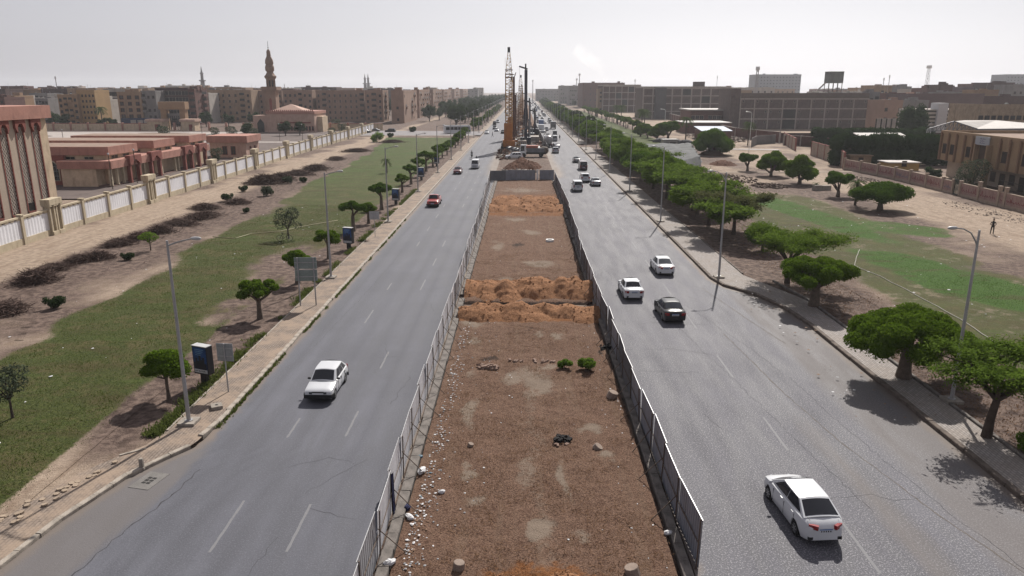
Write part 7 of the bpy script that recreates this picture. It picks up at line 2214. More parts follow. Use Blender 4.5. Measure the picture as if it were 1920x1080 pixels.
# tall hedges, sheds and the trussed canopy behind
L_HED = leaf_mat('hedge_leaf', (0.012, 0.026, 0.008), (0.03, 0.052, 0.016), .15)
def hedge(label, x0, x1, y, dep, h):
    lobes = []
    n = int((x1 - x0) / 1.9)
    for i in range(n + 1):
        for q in (.3, .85):
            x = x0 + (x1 - x0) * i / n
            lobes.append((x + R.uniform(-.3, .3), y + dep * R.uniform(.3, .7), h * q * R.uniform(.9, 1.02), 1.6, dep * .55, h * .32))
    P, d = lobe_points(lobes, 9000, .85, .8)
    me = join_np('hedge', leaf_quads(P, d, .5, .5, .8), core(lobes, .9), [L_HED])
    return props(link('hedge', me, None), label, 'hedge', 'tall clipped hedges')
hedge('tall dark front hedge behind the pink wall, left of the tan building', 68.5, 92, 163, 4, 6.0)
hedge('tall dark rear hedge behind the white-roofed shed on the right', xat(1535, 215), xat(1740, 215), 213, 5, zat(243, 215))
o = thing('shed', 'long low shed roof of white sheet between the two hedges', 'shed', (0, 0, 0), 0)
q0, q1 = xat(1614, 188), xat(1704, 188)
m = MB(); m.prism_x([(186, 4.1), (193, 5.3), (193, 5.45), (186, 4.25)], q0, q1); m.build('roof', ROOFW, o)
for x in (q0 + .4, (q0 + q1) / 2, q1 - .4): m = MB(); m.box(x - .1, x + .1, 187, 187.2, -.1, 4.2); m.build('post', GALV, o)
cn = thing('canopy', 'big white-roofed canopy with a dark steel truss gable behind the tan building', 'canopy')
yc0, yc1 = 190, 222
q0, q1 = xat(1736, yc0), xat(1826, yc0)
zr0, zr1 = zat(241, yc0), zat(227, yc0)
zc1 = zat(225, yc1)
mid = (q0 + q1) / 2
xe = xat(2010, yc0)
m = MB(); m.add([(mid, yc0, zr1), (q1, yc0, zr0), (xe, yc0, zr0 + .3), (xe, yc1, zc1), (xat(1800, yc1), yc1, zc1)], [(0, 1, 2, 3, 4)]); m.add([(mid, yc0, zr1 - .12), (q1, yc0, zr0 - .12), (xe, yc0, zr0 + .18), (xe, yc1, zc1 - .12), (xat(1800, yc1), yc1, zc1 - .12)], [(4, 3, 2, 1, 0)]); m.build('roof', ROOFW, cn)
m = MB(); m.box(q1, xe, yc0 - .05, yc0, zr0 - 2.2, zr0 - .1); m.build('fascia', M('pale_grey_fascia', srgb(150, 152, 158), .7, .1, .3), cn)
m = MB(); n = 12
for k in range(n):
    t0, t1 = k / n, (k + 1) / n
    f = lambda t: zr0 + (zr1 - zr0) * (1 - abs(2 * t - 1))
    X0, X1 = q0 + (q1 - q0) * t0, q0 + (q1 - q0) * t1
    m.bar((X0, yc0 - .2, f(t0)), (X1, yc0 - .2, f(t1)), .22); m.bar((X0, yc0 - .2, zr0 - .5), (X1, yc0 - .2, zr0 - .5), .22)
    m.bar((X0, yc0 - .2, zr0 - .5), (X1, yc0 - .2, f(t1)), .12); m.bar((X1, yc0 - .2, zr0 - .5), (X1, yc0 - .2, f(t1)), .12)
m.build('truss', STEEL2, cn)
m = MB()
for s in (0, 1): 
    m.bar((q0 - .3 + s * .9, yc0 - .2, -.1), (q0 - .3 + s * .9, yc0 - .2, zr0), .18)
for k in range(9): m.bar((q0 - .3, yc0 - .2, k * .9), (q0 + .6, yc0 - .2, k * .9 + .9), .08)
m.build('lattice_leg', GALV, cn)
for x in (q1 + 2, q1 + 14): m = MB(); m.box(x - .2, x + .2, yc0 + 1, yc0 + 1.4, -.1, zr0 - .2); m.build('post', GALV, cn)
tree('tree', 'big round dark tree left of the striped building on the right', 'tree', (xat(1707, 232), 232, 0), drk2, 1, None, (1.25, 1.25, 1.42))

# mixed blocks on the right behind the hedges
RG = 'mixed blocks on the right behind the hedges'
o = thing('striped_building', 'white building with black horizontal stripes and a tall white panel', 'building', (0, 0, 0), 0, RG)
ys_ = 262; q0, q1 = xat(1722, ys_), xat(1826, ys_); hs = zat(205, ys_)
m = MB(); m.box(q0, q1, ys_, ys_ + 16, -.2, hs); m.build('wall', WHITW, o)
for k in range(6): m = MB(); m.box(q0 if k < 2 or True else q0, q1 if k < 2 else q0 + (q1 - q0) * .62, ys_ - .08, ys_, hs - .9 - k * 1.25, hs - .35 - k * 1.25); m.build('stripe', DARKP, o)
t0, t1 = xat(1752, ys_ - 1), xat(1770, ys_ - 1); m = MB(); m.box(t0, t1, ys_ - 1, ys_ + 4, -.2, zat(193, ys_)); m.build('tall_panel', M('white_panel_paint', srgb(214, 214, 220), .7, .05, .5), o)
for k in range(3): m = MB(); a = q0 + (q1 - q0) * (.62 + .13 * k); m.box(a, a + 1.2, ys_ - .12, ys_, 1, hs - 3); m.build('dark_bay', DARKP, o)
def rb(label, p0, p1, y, dep, pt, mat, **kw):
    kw.setdefault('group', RG); kw.setdefault('cat', 'building'); kw.setdefault('name', 'building_block')
    return block(label, xat(p0, y), xat(p1, y), y, dep, zat(pt, y), mat, **kw)
rb('long purple-brown building with a dark cornice behind the striped building', 1693, 1834, 310, 18, 182, M('purple_brown_render', srgb(128, 104, 102), .92, .1, .3), floors=2, bays=9, ww=2.0, wh=1.4, skip=.5, top=1.4)
rb('pinkish beige block left of the big dark tree on the right', 1652, 1686, 285, 14, 192, M('pinkish_render', srgb(176, 142, 124), .92, .1, .3), floors=3, bays=4, skip=.6)
rb('grey block with white flat canopy above the big dark tree', 1678, 1734, 300, 14, 192, GREYW, floors=3, bays=5, skip=.4)
rb('weathered cream building with a row of dark windows above the canopy roof', 1826, 1990, 228, 16, 201, M('weathered_cream', srgb(190, 166, 138), .92, .2, .8, stain=srgb(132, 108, 92), stain_amt=.7), floors=2, bays=14, ww=1.5, wh=1.2, z1=3.4)
rb('dark red brick block with pale columns at the far right edge', 1834, 1990, 330, 20, 184, DKBR, floors=3, bays=8, ww=2.6, wh=1.2)
rb('ochre block above the purple-brown building', 1826, 1860, 345, 14, 172, OCHRE, floors=4, bays=4, skip=.3)
rb('grey flats just right of the long brick hall', 1623, 1642, 330, 20, 176, GREYW, floors=4, bays=2, balc=(1,))
o = thing('panelled_wall', 'white panelled wall with dark upright strips beside the rear hedge', 'wall', (0, 0, 0), 0)
q0, q1 = xat(1640, 252), xat(1678, 252); m = MB(); m.box(q0, q1, 252, 252.4, -.2, zat(222, 252)); m.build('wall', WHITW, o)
for k in range(5): m = MB(); a = q0 + (q1 - q0) * k / 4; m.box(a - .18, a + .18, 251.9, 252, 0, zat(222, 252)); m.build('strip', DARKP, o)
for i, (p0, p1, y, pt, mt) in enumerate(((1630, 1664, 420, 163, BEIGE2), (1662, 1700, 450, 165, GREYW), (1700, 1732, 430, 170, WHITW), (1728, 1760, 410, 168, REDBR), (1752, 1775, 400, 162, DKBR), (1772, 1815, 430, 166, M('mauve_render', srgb(136, 112, 116), .92, .1, .3)), (1812, 1846, 460, 160, REDBR), (1844, 1888, 420, 158, DKBR), (1885, 1940, 400, 162, GREYW), (1640, 1690, 360, 178, REDBR), (1740, 1800, 370, 176, GREYW), (1690, 1720, 380, 181, PINKP))):
    rb(['beige block with aerials just right of the long hall', 'grey flats behind the beige block with aerials', 'white flats above the big dark tree', 'raw brick block right of the white flats', 'narrow dark brick tower on the right skyline', 'mauve block on the right skyline', 'raw brick block behind the ochre one', 'dark brick block with white sill lines at the right', 'grey flats by the right edge', 'low raw brick block behind the white panelled wall', 'grey block behind the purple-brown building', 'small pink block behind the big dark tree'][i], p0, p1, y, 16, pt, mt, floors=4, bays=5, balc=(2,), skip=.2)

# shade net over a nursery, white booth, covered cars, rubble
NET = M('grey_shade_net', (0.05, 0.053, 0.056), .85, .25, .6)
X, Yg = np.meshgrid(np.linspace(0, 1, 40), np.linspace(0, 1, 40))
c4 = [(28.2, 152), (38.6, 161), (46.8, 207), (31, 204)]
XX = (c4[0][0] * (1 - X) + c4[1][0] * X) * (1 - Yg) + (c4[3][0] * (1 - X) + c4[2][0] * X) * Yg
YY = (c4[0][1] * (1 - X) + c4[1][1] * X) * (1 - Yg) + (c4[3][1] * (1 - X) + c4[2][1] * X) * Yg
ZZ = 2.3 - .5 * np.abs(np.sin(YY * .42)) - .35 * np.abs(np.sin(XX * .5)) + .15 * fbm(XX, YY, 2, 3)
ZZ = np.where(Yg < .03, .1, ZZ); ZZ = np.where(X > .97, 1.0, ZZ)
nt = thing('shade_net', 'sagging grey shade net on posts beside the packed tree row', 'shade net')
link('net', grid_mesh('net', XX, YY, ZZ), NET, nt)
for u in (.05, .5, .95):
    for v in (.05, .37, .68, .97):
        x = (c4[0][0] * (1 - u) + c4[1][0] * u) * (1 - v) + (c4[3][0] * (1 - u) + c4[2][0] * u) * v
        y = (c4[0][1] * (1 - u) + c4[1][1] * u) * (1 - v) + (c4[3][1] * (1 - u) + c4[2][1] * u) * v
        m = MB(); m.tube([(x, y, 0), (x, y, 2.15)], .05, 5); m.build('post', GALV, nt)
o = thing('booth', 'small white booth at the far corner of the shade net', 'booth', (40.2, 207, .05), .1)
m = MB(); m.box(-2, 2, -1.2, 1.2, 0, 2.7); m.build('wall', WHITW, o)
m = MB(); m.box(-2.2, 2.2, -1.4, 1.4, 2.7, 2.9); m.build('roof', ROOFW, o)
inst('window', win_mesh(1.6, .9, FRW), o, (.6, -1.203, 1.2))
m = MB(); m.box(-1.7, -.5, -1.28, -1.2, .5, 2.1); m.build('panel', GREYW, o)
for i, (x, y) in enumerate(((43.2, 236), (46.5, 231), (49.3, 228))):
    m = MB(); m.ball((x, y, .35), (2.6, 1.5, 1.1), 10, 6, .08)
    props(m.build('covered_car', M('grey_car_cover', srgb(82, 80, 84), .9, .15, .6), smooth=3.2), ['car under a dark grey cover below the clipped trees, left one', 'car under a dark grey cover, middle one', 'car under a dark grey cover, right one'][i], 'covered car', 'cars under covers by the far lawn')
GRY = srgb(150, 132, 118)
def rubble(name, label, cx, cy, rx, ry_, n, size, mat, zf=lambda x, y: .1, h=.25):
    m = MB()
    for k in range(n):
        a, q = R.uniform(0, 2 * PI), math.sqrt(R.random())
        x, y = cx + rx * q * math.cos(a), cy + ry_ * q * math.sin(a)
        s = size * R.uniform(.4, 1.4)
        m.obox((x, y, zf(x, y) + h * (1 - q) * R.random()), (s, s * R.uniform(.5, 1), s * R.uniform(.3, .7)), R.uniform(0, 3), R.uniform(-.5, .5), R.uniform(-.5, .5))
    o = m.build(name, mat)
    return props(o, label, 'rubble', None, 'stuff')
RUB_M = M('pale_rubble', srgb(150, 132, 118), .95, .2, 2)
RUB_B = M('brown_rubble', srgb(112, 90, 76), .95, .3, 2)
rubble('rubble', 'strip of pale rubble along the foot of the pink wall', 62.8, 98, 2.6, 13, 320, .17, RUB_M, lambda x, y: ground_z(x, y) - .02, .04)
rubble('rubble', 'rubble below the pink wall behind the umbrella-shaped tree', 62, 133, 3, 10, 300, .25, RUB_M)
rubble('rubble', 'pale rubble field in front of the brick yard wall', 66, 258, 9, 22, 300, .8, RUB_M)
rubble('rubble', 'dug brown earth and stones on the dry ground before the shade net', 37, 138, 6, 8, 320, .35, RUB_B, h=.5)
rubble('rubble', 'ring of broken earth at the right of the dry ground', 42, 127, 3, 4, 200, .35, RUB_B, h=.4)
mound('soil_heap', 'dark soil heap beside the booth and shade net', 44, 52, 186, 196, 1.0, SOIL_D, [(48, 191, 3.2, 4, 1.3)], .4, seed=71)
mound('soil_heap', 'low dark soil heap in front of the big dense round tree', 40.5, 48, 160, 170, 1.0, SOIL_D, [(44, 165, 3, 3.6, 1.0)], .4, seed=72)
flat('path', [(25, 147.2), (66, 149), (66, 150.6), (25, 148.6)], .16, M('pale_dust', srgb(178, 158, 138), .95, .12, .4))
flat('path', [(40, 214), (70, 208), (70, 204), (40, 210)], .17, PLZ)
o = thing('planter', 'broken concrete planter with a little palm by the dirt track', 'planter', (48, 121.6, .08), .2)
m = MB(); m.box(-.55, .55, -.55, .55, 0, .9); m.build('pot', CONC, o)
m = MB(); m.box(.7, 2.4, -.3, .3, 0, .8); m.build('side_block', CONC, o)
def hose(label, pts, mat, r=.035):
    P = []
    for a, b_ in zip(pts[:-1], pts[1:]):
        n = max(2, int(math.dist(a, b_) / 1.0))
        for k in range(n):
            t = k / n; x, y = a[0] + (b_[0] - a[0]) * t + R.uniform(-.06, .06), a[1] + (b_[1] - a[1]) * t + R.uniform(-.06, .06)
            P.append((x, y, ground_z(x, y) + .06))
    m = MB(); m.tube(P, r, 5); return props(m.build('hose', mat, smooth=3.2), label, 'hose')
HOSE = M('pale_hose', srgb(196, 190, 176), .6, .1, 2)
hose('pale hose curling across the bright grass patch on the right', [at(1612, 470), at(1604, 490), at(1602, 500), at(1650, 520), at(1720, 555), at(1800, 600), at(1920, 680)], HOSE, .028)
hose('pale yellow hose lying across the left lawn behind the olive tree', [at(400, 446), at(440, 450), at(470, 440), at(520, 437), at(560, 428), at(645, 413)], M('yellow_hose', srgb(196, 188, 140), .6, .1, 2), .045)

# masts, far minarets and towers on the skyline
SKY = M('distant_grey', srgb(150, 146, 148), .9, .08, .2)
def far_minaret(label, px, y, ptop, pb_, w):
    x = xat(px, y, 20); z0, z1 = 0, zat(ptop, y); h = z1
    o = thing('minaret', label, 'minaret', (x, y, 0), 0, 'minarets on the skyline')
    m = MB(); m.lathe([(w, 0), (w * .9, h * .62)], 8); m.build('shaft', SKY, o)
    m = MB(); m.lathe([(w * 1.5, h * .62), (w * 1.5, h * .65)], 8); m.build('balcony', SKY, o)
    m = MB(); m.lathe([(w * .65, h * .65), (w * .6, h * .8), (w * .9, h * .81), (w * .4, h * .86), (.15, h)], 8); m.build('spire', SKY, o)
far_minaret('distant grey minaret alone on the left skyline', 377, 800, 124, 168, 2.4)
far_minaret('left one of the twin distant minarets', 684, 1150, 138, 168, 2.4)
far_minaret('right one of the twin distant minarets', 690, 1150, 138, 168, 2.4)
def mast(label, px, y, ptop, w, lattice=True, kind='mast'):
    x = xat(px, y, 20); h = zat(ptop, y)
    o = thing('mast', label, 'mast', (x, y, 0), 0, 'masts on the skyline')
    m = MB()
    if lattice:
        n = 9
        for sx, sy in ((1, 1), (1, -1), (-1, 1), (-1, -1)): m.bar((sx * w, sy * w, 0), (sx * w * .5, sy * w * .5, h), .2)
        for k in range(n):
            a = 1 - .5 * k / n; b_ = 1 - .5 * (k + 1) / n
            m.bar((-w * a, -w * a, h * k / n), (w * b_, -w * b_, h * (k + 1) / n), .14); m.bar((w * a, w * a, h * k / n), (-w * b_, w * b_, h * (k + 1) / n), .14)
    else: m.tube([(0, 0, 0), (0, 0, h)], [w, w * .6], 6)
    m.build('pole', POLE, o)
    m = MB(); m.lathe([(w * 1.3, h * .93), (w * 1.5, h * .95), (w * 1.3, h * 1.0)], 8)
    m.build('antenna', WHITE, o)
mast('floodlight mast on the far left skyline', 98, 500, 143, .35, False)
mast('lattice mast left of the grey skyline hotel', 1417, 420, 125, .8)
mast('tall lattice mast on the right skyline', 1732, 700, 123, 1.6)
mast('twin aerial post near the water tank on the right', 1652, 500, 146, .3, False)
mast('aerial post right of the twin aerials', 1662, 520, 141, .3, False)
mast('tall chimney mast beside the smoke, left one', 1081, 1000, 147, .8, False)
mast('tall chimney mast beside the smoke, right one', 1086, 1000, 138, .9, False)
mast('thin mast right of the drill rigs', 999, 900, 150, .6, False)
mast('thin aerial on the pale-gridded hall', 1343, 445, 142, .15, False)
mast('aerial above the turret block', 1190, 700, 149, .4, False)
mast('pole with a lamp on the left apartment skyline', 531, 500, 158, .2, False)
# pale hotel blocks on the skyline
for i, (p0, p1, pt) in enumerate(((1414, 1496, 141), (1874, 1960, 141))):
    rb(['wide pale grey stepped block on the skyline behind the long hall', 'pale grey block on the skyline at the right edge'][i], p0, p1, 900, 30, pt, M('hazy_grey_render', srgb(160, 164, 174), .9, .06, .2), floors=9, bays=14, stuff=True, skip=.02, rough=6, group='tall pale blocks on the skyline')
# clipped street-lamp posts inside the right-hand yards
for i, (px, py, pt) in enumerate(((1404, 285, 210), (1245, 262, 205), (1635, 246, 205))):
    x, y = at(px, py); h = zat(pt, y)
    o = thing('street_lamp', ['slim white lamp in front of the long brick hall', 'slim white lamp by the red brick yard wall', 'slim white lamp beside the white panelled wall'][i], 'street lamp', (x, y, 0), 0, 'slim lamps in the yards on the right')
    m = MB(); m.tube([(0, 0, 0), (0, 0, h - .3), (-.4, 0, h), (-1.2, 0, h + .1)], .07, 5); m.build('pole', WHITE, o)
    m = MB(); m.ball((-1.4, 0, h + .1), (.4, .2, .15), 6, 4); m.build('lamp_head', LHEAD, o)

# ------------------------------------------------------------------ the town beyond, left and right
TG = 'hazy blocks of the far town'
tm = [BEIGE2, GREYW, WHITW, REDBR, TANW, BROWNW, DKBR, OCHRE]
tn = ['beige', 'grey', 'off-white', 'red brick', 'tan', 'brown', 'dark brick', 'ochre']
def where(px):
    for lim, t in ((60, 'at the far left edge'), (200, 'behind the ochre blocks'), (370, 'left of the lone minaret'), (500, 'between the two left minarets'), (680, 'behind the long brown row'), (860, 'right of the twin minarets'), (980, 'behind the crane'), (1100, 'above the far right tree row'),
                   (1210, 'behind the brown turret block'), (1380, 'behind the pale-gridded hall'), (1560, 'behind the long brick hall'), (1740, 'right of the water tank'), (9999, 'by the tall lattice mast')):
        if px < lim: return t
for k in range(150):
    left = k % 2 == 0
    y = 430 + 1500 * R.random() ** 1.5
    px = R.uniform(-30, 905) if left else R.uniform(1040, 1960)
    x = xat(px, y, 8)
    if left and x > -62 or (not left and x < 60): continue
    if not left and y < 480 and px < 1640: continue
    w = R.uniform(12, 30); h = zat(R.uniform(165, 172) - (R.random() < .15) * 4, y)
    i = R.randrange(8)
    near_ = y < 620
    block('far %s %d-storey %s block %s %s' % ('narrow' if w < 18 else 'wide' if w > 24 else 'mid-sized', max(2, int(h / 3.1)), tn[i], 'close behind' if near_ else 'farther back' if y < 1000 else 'low on the skyline', where(px)), x - w / 2, x + w / 2, y, R.uniform(10, 16), h, tm[i], floors=max(2, int(h / 3.1)), bays=max(3, int(w / 4)), cat='building', group=TG, name='town_block', stuff=True, rough=3, skip=.1, ww=1.3, wh=1.3)
far_t = drk2
for k in range(34):
    y = R.uniform(420, 1300); left = R.random() < .4
    px = R.uniform(0, 860) if left else R.uniform(1060, 1900)
    x = xat(px, y, 4)
    sc_ = (R.uniform(.6, 1.3), R.uniform(.6, 1.3))
    tree('tree', 'dark %s %s tree among the %s blocks %s' % ('tall' if sc_[1] > 1 else 'low', 'broad' if sc_[0] > 1 else 'narrow', 'far' if y < 800 else 'farthest', where(px)), 'tree', (x, y, 0), far_t, None, 'trees of the far town', (sc_[0], sc_[0], sc_[1]))

# ------------------------------------------------------------------ the piling site
ORG = M('machine_orange', srgb(214, 128, 44), .6, .2, .8, stain=srgb(110, 66, 40), stain_amt=.6)
YEL = M('machine_yellow', srgb(196, 152, 62), .6, .2, .8, stain=srgb(120, 90, 60), stain_amt=.5)
NAVY = M('machine_navy', srgb(38, 44, 72), .5, .2, .8, stain=srgb(70, 62, 60), stain_amt=.3)
RSTB = M('rust_brown', srgb(112, 68, 52), .85, .25, 1)
LATT = M('lattice_pale', srgb(226, 164, 84), .7, .2, 1, stain=srgb(120, 80, 56), stain_amt=.6)
def crawler(o, w, ln, mat=UNDER):
    for s in (-1, 1):
        m = MB(); pf = [(-ln / 2, .45), (-ln / 2 + .3, .05), (ln / 2 - .3, .05), (ln / 2, .45), (ln / 2 - .35, .95), (-ln / 2 + .35, .95)]
        m.prism_x(pf, s * w / 2 - .35, s * w / 2 + .35); m.build('track', mat, o)
def lattice(m, w0, w1, z0, z1, n, r=.07, y=0.0, x=0.0):
    c = lambda t: w0 + (w1 - w0) * t
    for sx in (-1, 1):
        for sy in (-1, 1): m.bar((x + sx * w0, y + sy * w0, z0), (x + sx * w1, y + sy * w1, z1), r * 2)
    for k in range(n):
        t0, t1 = k / n, (k + 1) / n; a, b_ = c(t0), c(t1); za, zb_ = z0 + (z1 - z0) * t0, z0 + (z1 - z0) * t1
        s = 1 if k % 2 else -1
        for sy in (-1, 1): m.bar((x - s * a, y + sy * a, za), (x + s * b_, y + sy * b_, zb_), r)
        for sx in (-1, 1): m.bar((x + sx * a, y - s * a, za), (x + sx * b_, y + s * b_, zb_), r)
        for sy in (-1, 1): m.bar((x - a, y + sy * a, za), (x + a, y + sy * a, za), r)
def crane_rig(label, x, y, h, scale=1.0, tone=ORG, leader=True):
    o = thing('crawler_crane', label, 'crane', (x, y, .05), 0.0, 'piling cranes and rigs on the median')
    crawler(o, 3.4, 5.2)
    m = MB(); m.box(-1.6, 1.6, -3.2, 1.8, 1.05, 2.7); m.box(-1.5, 1.5, -3.7, -3.2, 1.0, 2.5); m.build('engine_house', tone, o)
    m = MB(); m.prism_x([(-.2, 1.1), (1.9, 1.1), (2.0, 2.0), (1.6, 3.2), (-.2, 3.2)], .55, 1.7); m.build('cab', tone, o)
    m = MB(); m.box(.7, 1.6, -.25, -.2, 2.0, 3.0); m.build('window', GLASS, o)
    m = MB(); lattice(m, .85, .85, 2.0, h * .74, 22, .11); m.build('boom', LATT, o)
    m = MB(); lattice(m, .85, .3, h * .74, h * .95, 7, .06); m.build('boom_head', LATT, o)
    m = MB(); m.box(-.35, .35, -.35, .35, h * .95, h); m.lathe([(.45, -.12), (.45, .12)], 10, (0, 0, h * .97), 'x'); m.build('pulley_block', DARKP, o)
    for z in (h * .71, h * .74, h * .78):
        m = MB(); m.box(-1.0, 1.0, -1.0, 1.0, z, z + .22); m.build('collar', RSTB, o)
    if leader:
        m = MB(); m.tube([(1.35, -.9, .2), (1.35, -.9, h * .72)], .27, 8); m.build('leader_tube', RSTB, o)
        m = MB(); m.bar((1.35, -.9, h * .7), (1.9, -.9, h * .76), .2); m.bar((.8, -.9, h * .74), (1.5, -.9, h * .74), .2); m.build('leader_head', RSTB, o)
        m = MB(); m.box(-1.3, .9, -1.6, -.9, 2.2, 7.2); m.build('hammer_housing', ORG, o)
    m = MB()
    for dx in (-.95, .2, .6): m.tube([(dx, -1.0, h * .9), (dx, -1.3, 2)], .03, 3)
    m.build('cable', DARKP, o)
    return o
def drill_rig(label, x, y, h, tone, w=.42):
    o = thing('drill_rig', label, 'drill rig', (x, y, .05), 0, 'piling cranes and rigs on the median')
    crawler(o, 3.2, 5.0)
    m = MB(); m.box(-1.5, 1.5, 0, 4.2, 1.05, 2.8); m.build('engine_house', tone, o)
    m = MB(); m.box(-1.6, -.5, -1.5, .1, 1.1, 2.9); m.build('cab', tone, o)
    m = MB(); m.box(-1.5, -.6, -1.54, -1.5, 1.9, 2.7); m.build('window', GLASS, o)
    m = MB(); m.box(-w, w, -2.6, -1.8, .4, h - .6); m.build('mast', tone, o)
    m = MB(); m.box(-w * .8, w * .8, -3.0, -2.6, 1.6, 5.4); m.build('rotary_head', tone, o)
    m = MB(); m.bar((-1.9, -2.2, h + .3), (w, -2.2, h - .4), .4); m.box(-.3, .1, -2.4, -2.0, h - .6, h + 1.0); m.build('cathead', DARKP, o)
    m = MB(); m.tube([(-1.8, -2.2, h), (-1.8, -2.4, .8)], .035, 3); m.tube([(0, -2.9, h), (0, -2.9, 5)], .05, 4); m.build('cable', GALV, o)
    for s in (-1, 1):
        m = MB(); m.bar((s * .9, 1.0, 2.6), (s * .4, -1.9, h * .5), .2); m.build('strut', tone, o)
    return o
crane_rig('tall orange crawler crane with a pale lattice boom, nearest on the site', -3.7, 206, 26.8)
drill_rig('navy drill rig with a thick dark mast right of the orange crane', .9, 214, 21.8, NAVY)
drill_rig('shorter black drill rig just right of the navy one', 2.2, 236, 12.5, STEEL2, .3)
drill_rig('blue drill rig farther back at the right of the site', 4.2, 262, 9, NAVY, .35)
crane_rig('second orange crane behind the first, boom hidden against it', -3.6, 250, 20, 1, RSTB)
crane_rig('rusty crane deep in the site between the roads', -.8, 330, 22, 1, RSTB, False)
crane_rig('farthest crane on the median', -.6, 470, 19, 1, ORG, False)
drill_rig('distant drill rig on the median beyond the rusty crane', 1.4, 400, 14, NAVY)
# reinforcement cages standing between the machines
for i, (x, y, h, r) in enumerate(((-1.6, 222, 10.5, .55), (-.6, 246, 13, .6), (-1.4, 290, 14, .6), (.6, 300, 12, .6), (-2.4, 360, 14, .7))):
    o = thing('rebar_cage', 'upright rusty reinforcement cage, %s back from the near crane' % ORD[i], 'rebar cage', (x, y, .1), 0, 'reinforcement cages on the site')
    m = MB()
    for k in range(10):
        t = 2 * PI * k / 10; m.tube([(r * math.cos(t), r * math.sin(t), 0), (r * math.cos(t), r * math.sin(t), h)], .035, 3)
    for k in range(int(h / .8)): m.lathe([(r, k * .8), (r + .04, k * .8 + .04), (r, k * .8 + .08)], 10, cap=False)
    m.build('cage', RSTB, o)
o = thing('site_container', 'grey white site container at the right of the machines', 'container', (3.6, 224, .1), 0)
m = MB(); m.box(-1.25, 1.25, -3, 3, 0, 2.6); m.build('body', WHITW, o)
m = MB()
for k in range(9): m.box(-1.2 + k * .28, -1.08 + k * .28, -3.04, -3.0, .1, 2.5)
m.build('ribs', GREYW, o)
o = thing('site_container', 'white generator box beside the orange crane', 'container', (-.1, 208, .1), .1)
m = MB(); m.box(-1.1, 1.1, -1.4, 1.4, .2, 2.4); m.build('body', WHITW, o)
for k in range(4):
    m = MB(); m.box(-.95 + k * .5, -.6 + k * .5, -1.44, -1.4, .6, 2.0); m.build('louvre', STEEL2, o)
o = thing('guard_frame', 'yellow tube guard frame at the feet of the cranes', 'frame', (-1.6, 203.2, .1), 0)
for x in (-1, 0, 1): m = MB(); m.bar((x, 0, 0), (x, 0, 1.9), .12); m.build('post', YEL, o)
m = MB(); m.bar((-1, 0, 1.9), (1, 0, 1.9), .12); m.bar((-1, 0, 1.0), (1, 0, 1.0), .12); m.build('rail', YEL, o)
o = thing('concrete_mixer_truck', 'white and red site lorry with a dark drum parked across the median', 'lorry', (2.4, 184, .08), PI / 2 - .1)
m = MB(); m.box(-1.15, 1.15, -3.0, 1.2, 1.15, 2.2); m.build('load_bed', STEEL2, o)
m = MB(); m.box(-1.2, 1.2, -1.4, 1.4, 2.2, 2.75); m.build('side_board', M('faded_red_board', srgb(178, 92, 72), .7, .15, .8), o)
lorry_cab(o, 2.2, 1.4, 3.0, 2.9, PW)
m = MB(); m.lathe([(.3, -1.4), (.8, -1.1), (.95, 0), (.6, .9), (.25, 1.1)], 12, (0, -2.6, 1.6), 'y'); m.build('drum', RUST, o, .8)
m = MB(); m.box(-.8, .8, -3.4, 2.8, .7, 1.12); m.build('chassis', UNDER, o)
add_wheels(o, .5, 1.0, (-2.2, 2.0), .3, False)
for i, (x, y, s) in enumerate(((-4.3, 213, .8), (-4.4, 232, .9), (-4.3, 224, .55))):
    m = MB(); m.lathe([(s * .25, -.5), (s, -.48), (s, -.4), (s * .45, -.38), (s * .45, .38), (s, .4), (s, .48), (s * .25, .5)], 14, (0, 0, s), 'y'); 
    props(m.build('cable_drum', M('pale_timber', srgb(186, 164, 140), .9, .15, 2), loc=(x, y, .1), rz=.4 + i), ['pale cable drum at the left edge of the site, nearest', 'pale cable drum farther back on the site', 'small pale drum between the other two'][i], 'cable drum', 'cable drums on the site')
def litter_boxes(name, label, cx, cy, rx, ry_, n, size, mats, zf):
    m = MB()
    for k in range(n):
        m.cur = R.randrange(len(mats)); x, y = R.uniform(cx - rx, cx + rx), R.uniform(cy - ry_, cy + ry_); s = size * R.uniform(.4, 1.5)
        m.obox((x, y, zf(x, y) + s * .2), (s, s * R.uniform(.2, 1), s * R.uniform(.2, .8)), R.uniform(0, 3), R.uniform(-.4, .4), R.uniform(-.4, .4))
    return props(m.build(name, mats), label, 'site clutter', None, 'stuff')
litter_boxes('site_clutter', 'jumble of timber, steel and spoil filling the piling site', 0, 262, 4.6, 62, 420, 1.5, [RSTB, SOIL_D, WHITW, STEEL2, ORG, CONC], lambda x, y: .1)
litter_boxes('site_clutter', 'broken timber and stones in front of the dark soil heap', -.4, 149.5, 3.6, 1.6, 90, .6, [CONC, RSTB, WHITW, SOIL_D], lambda x, y: .1)
litter_boxes('site_clutter', 'loose spoil on the left side of the dirt crossing', -4.6, 188, 1.6, 14, 70, .7, [RSTB, SOIL_D, CONC], lambda x, y: .1)
mound('soil_heap', 'spoil heap at the left edge of the site beside the crane tracks', -6.4, -2.6, 192, 202, 1.0, SOIL_D, [(-4.6, 197, 1.7, 4, 1.1)], .3, seed=81)

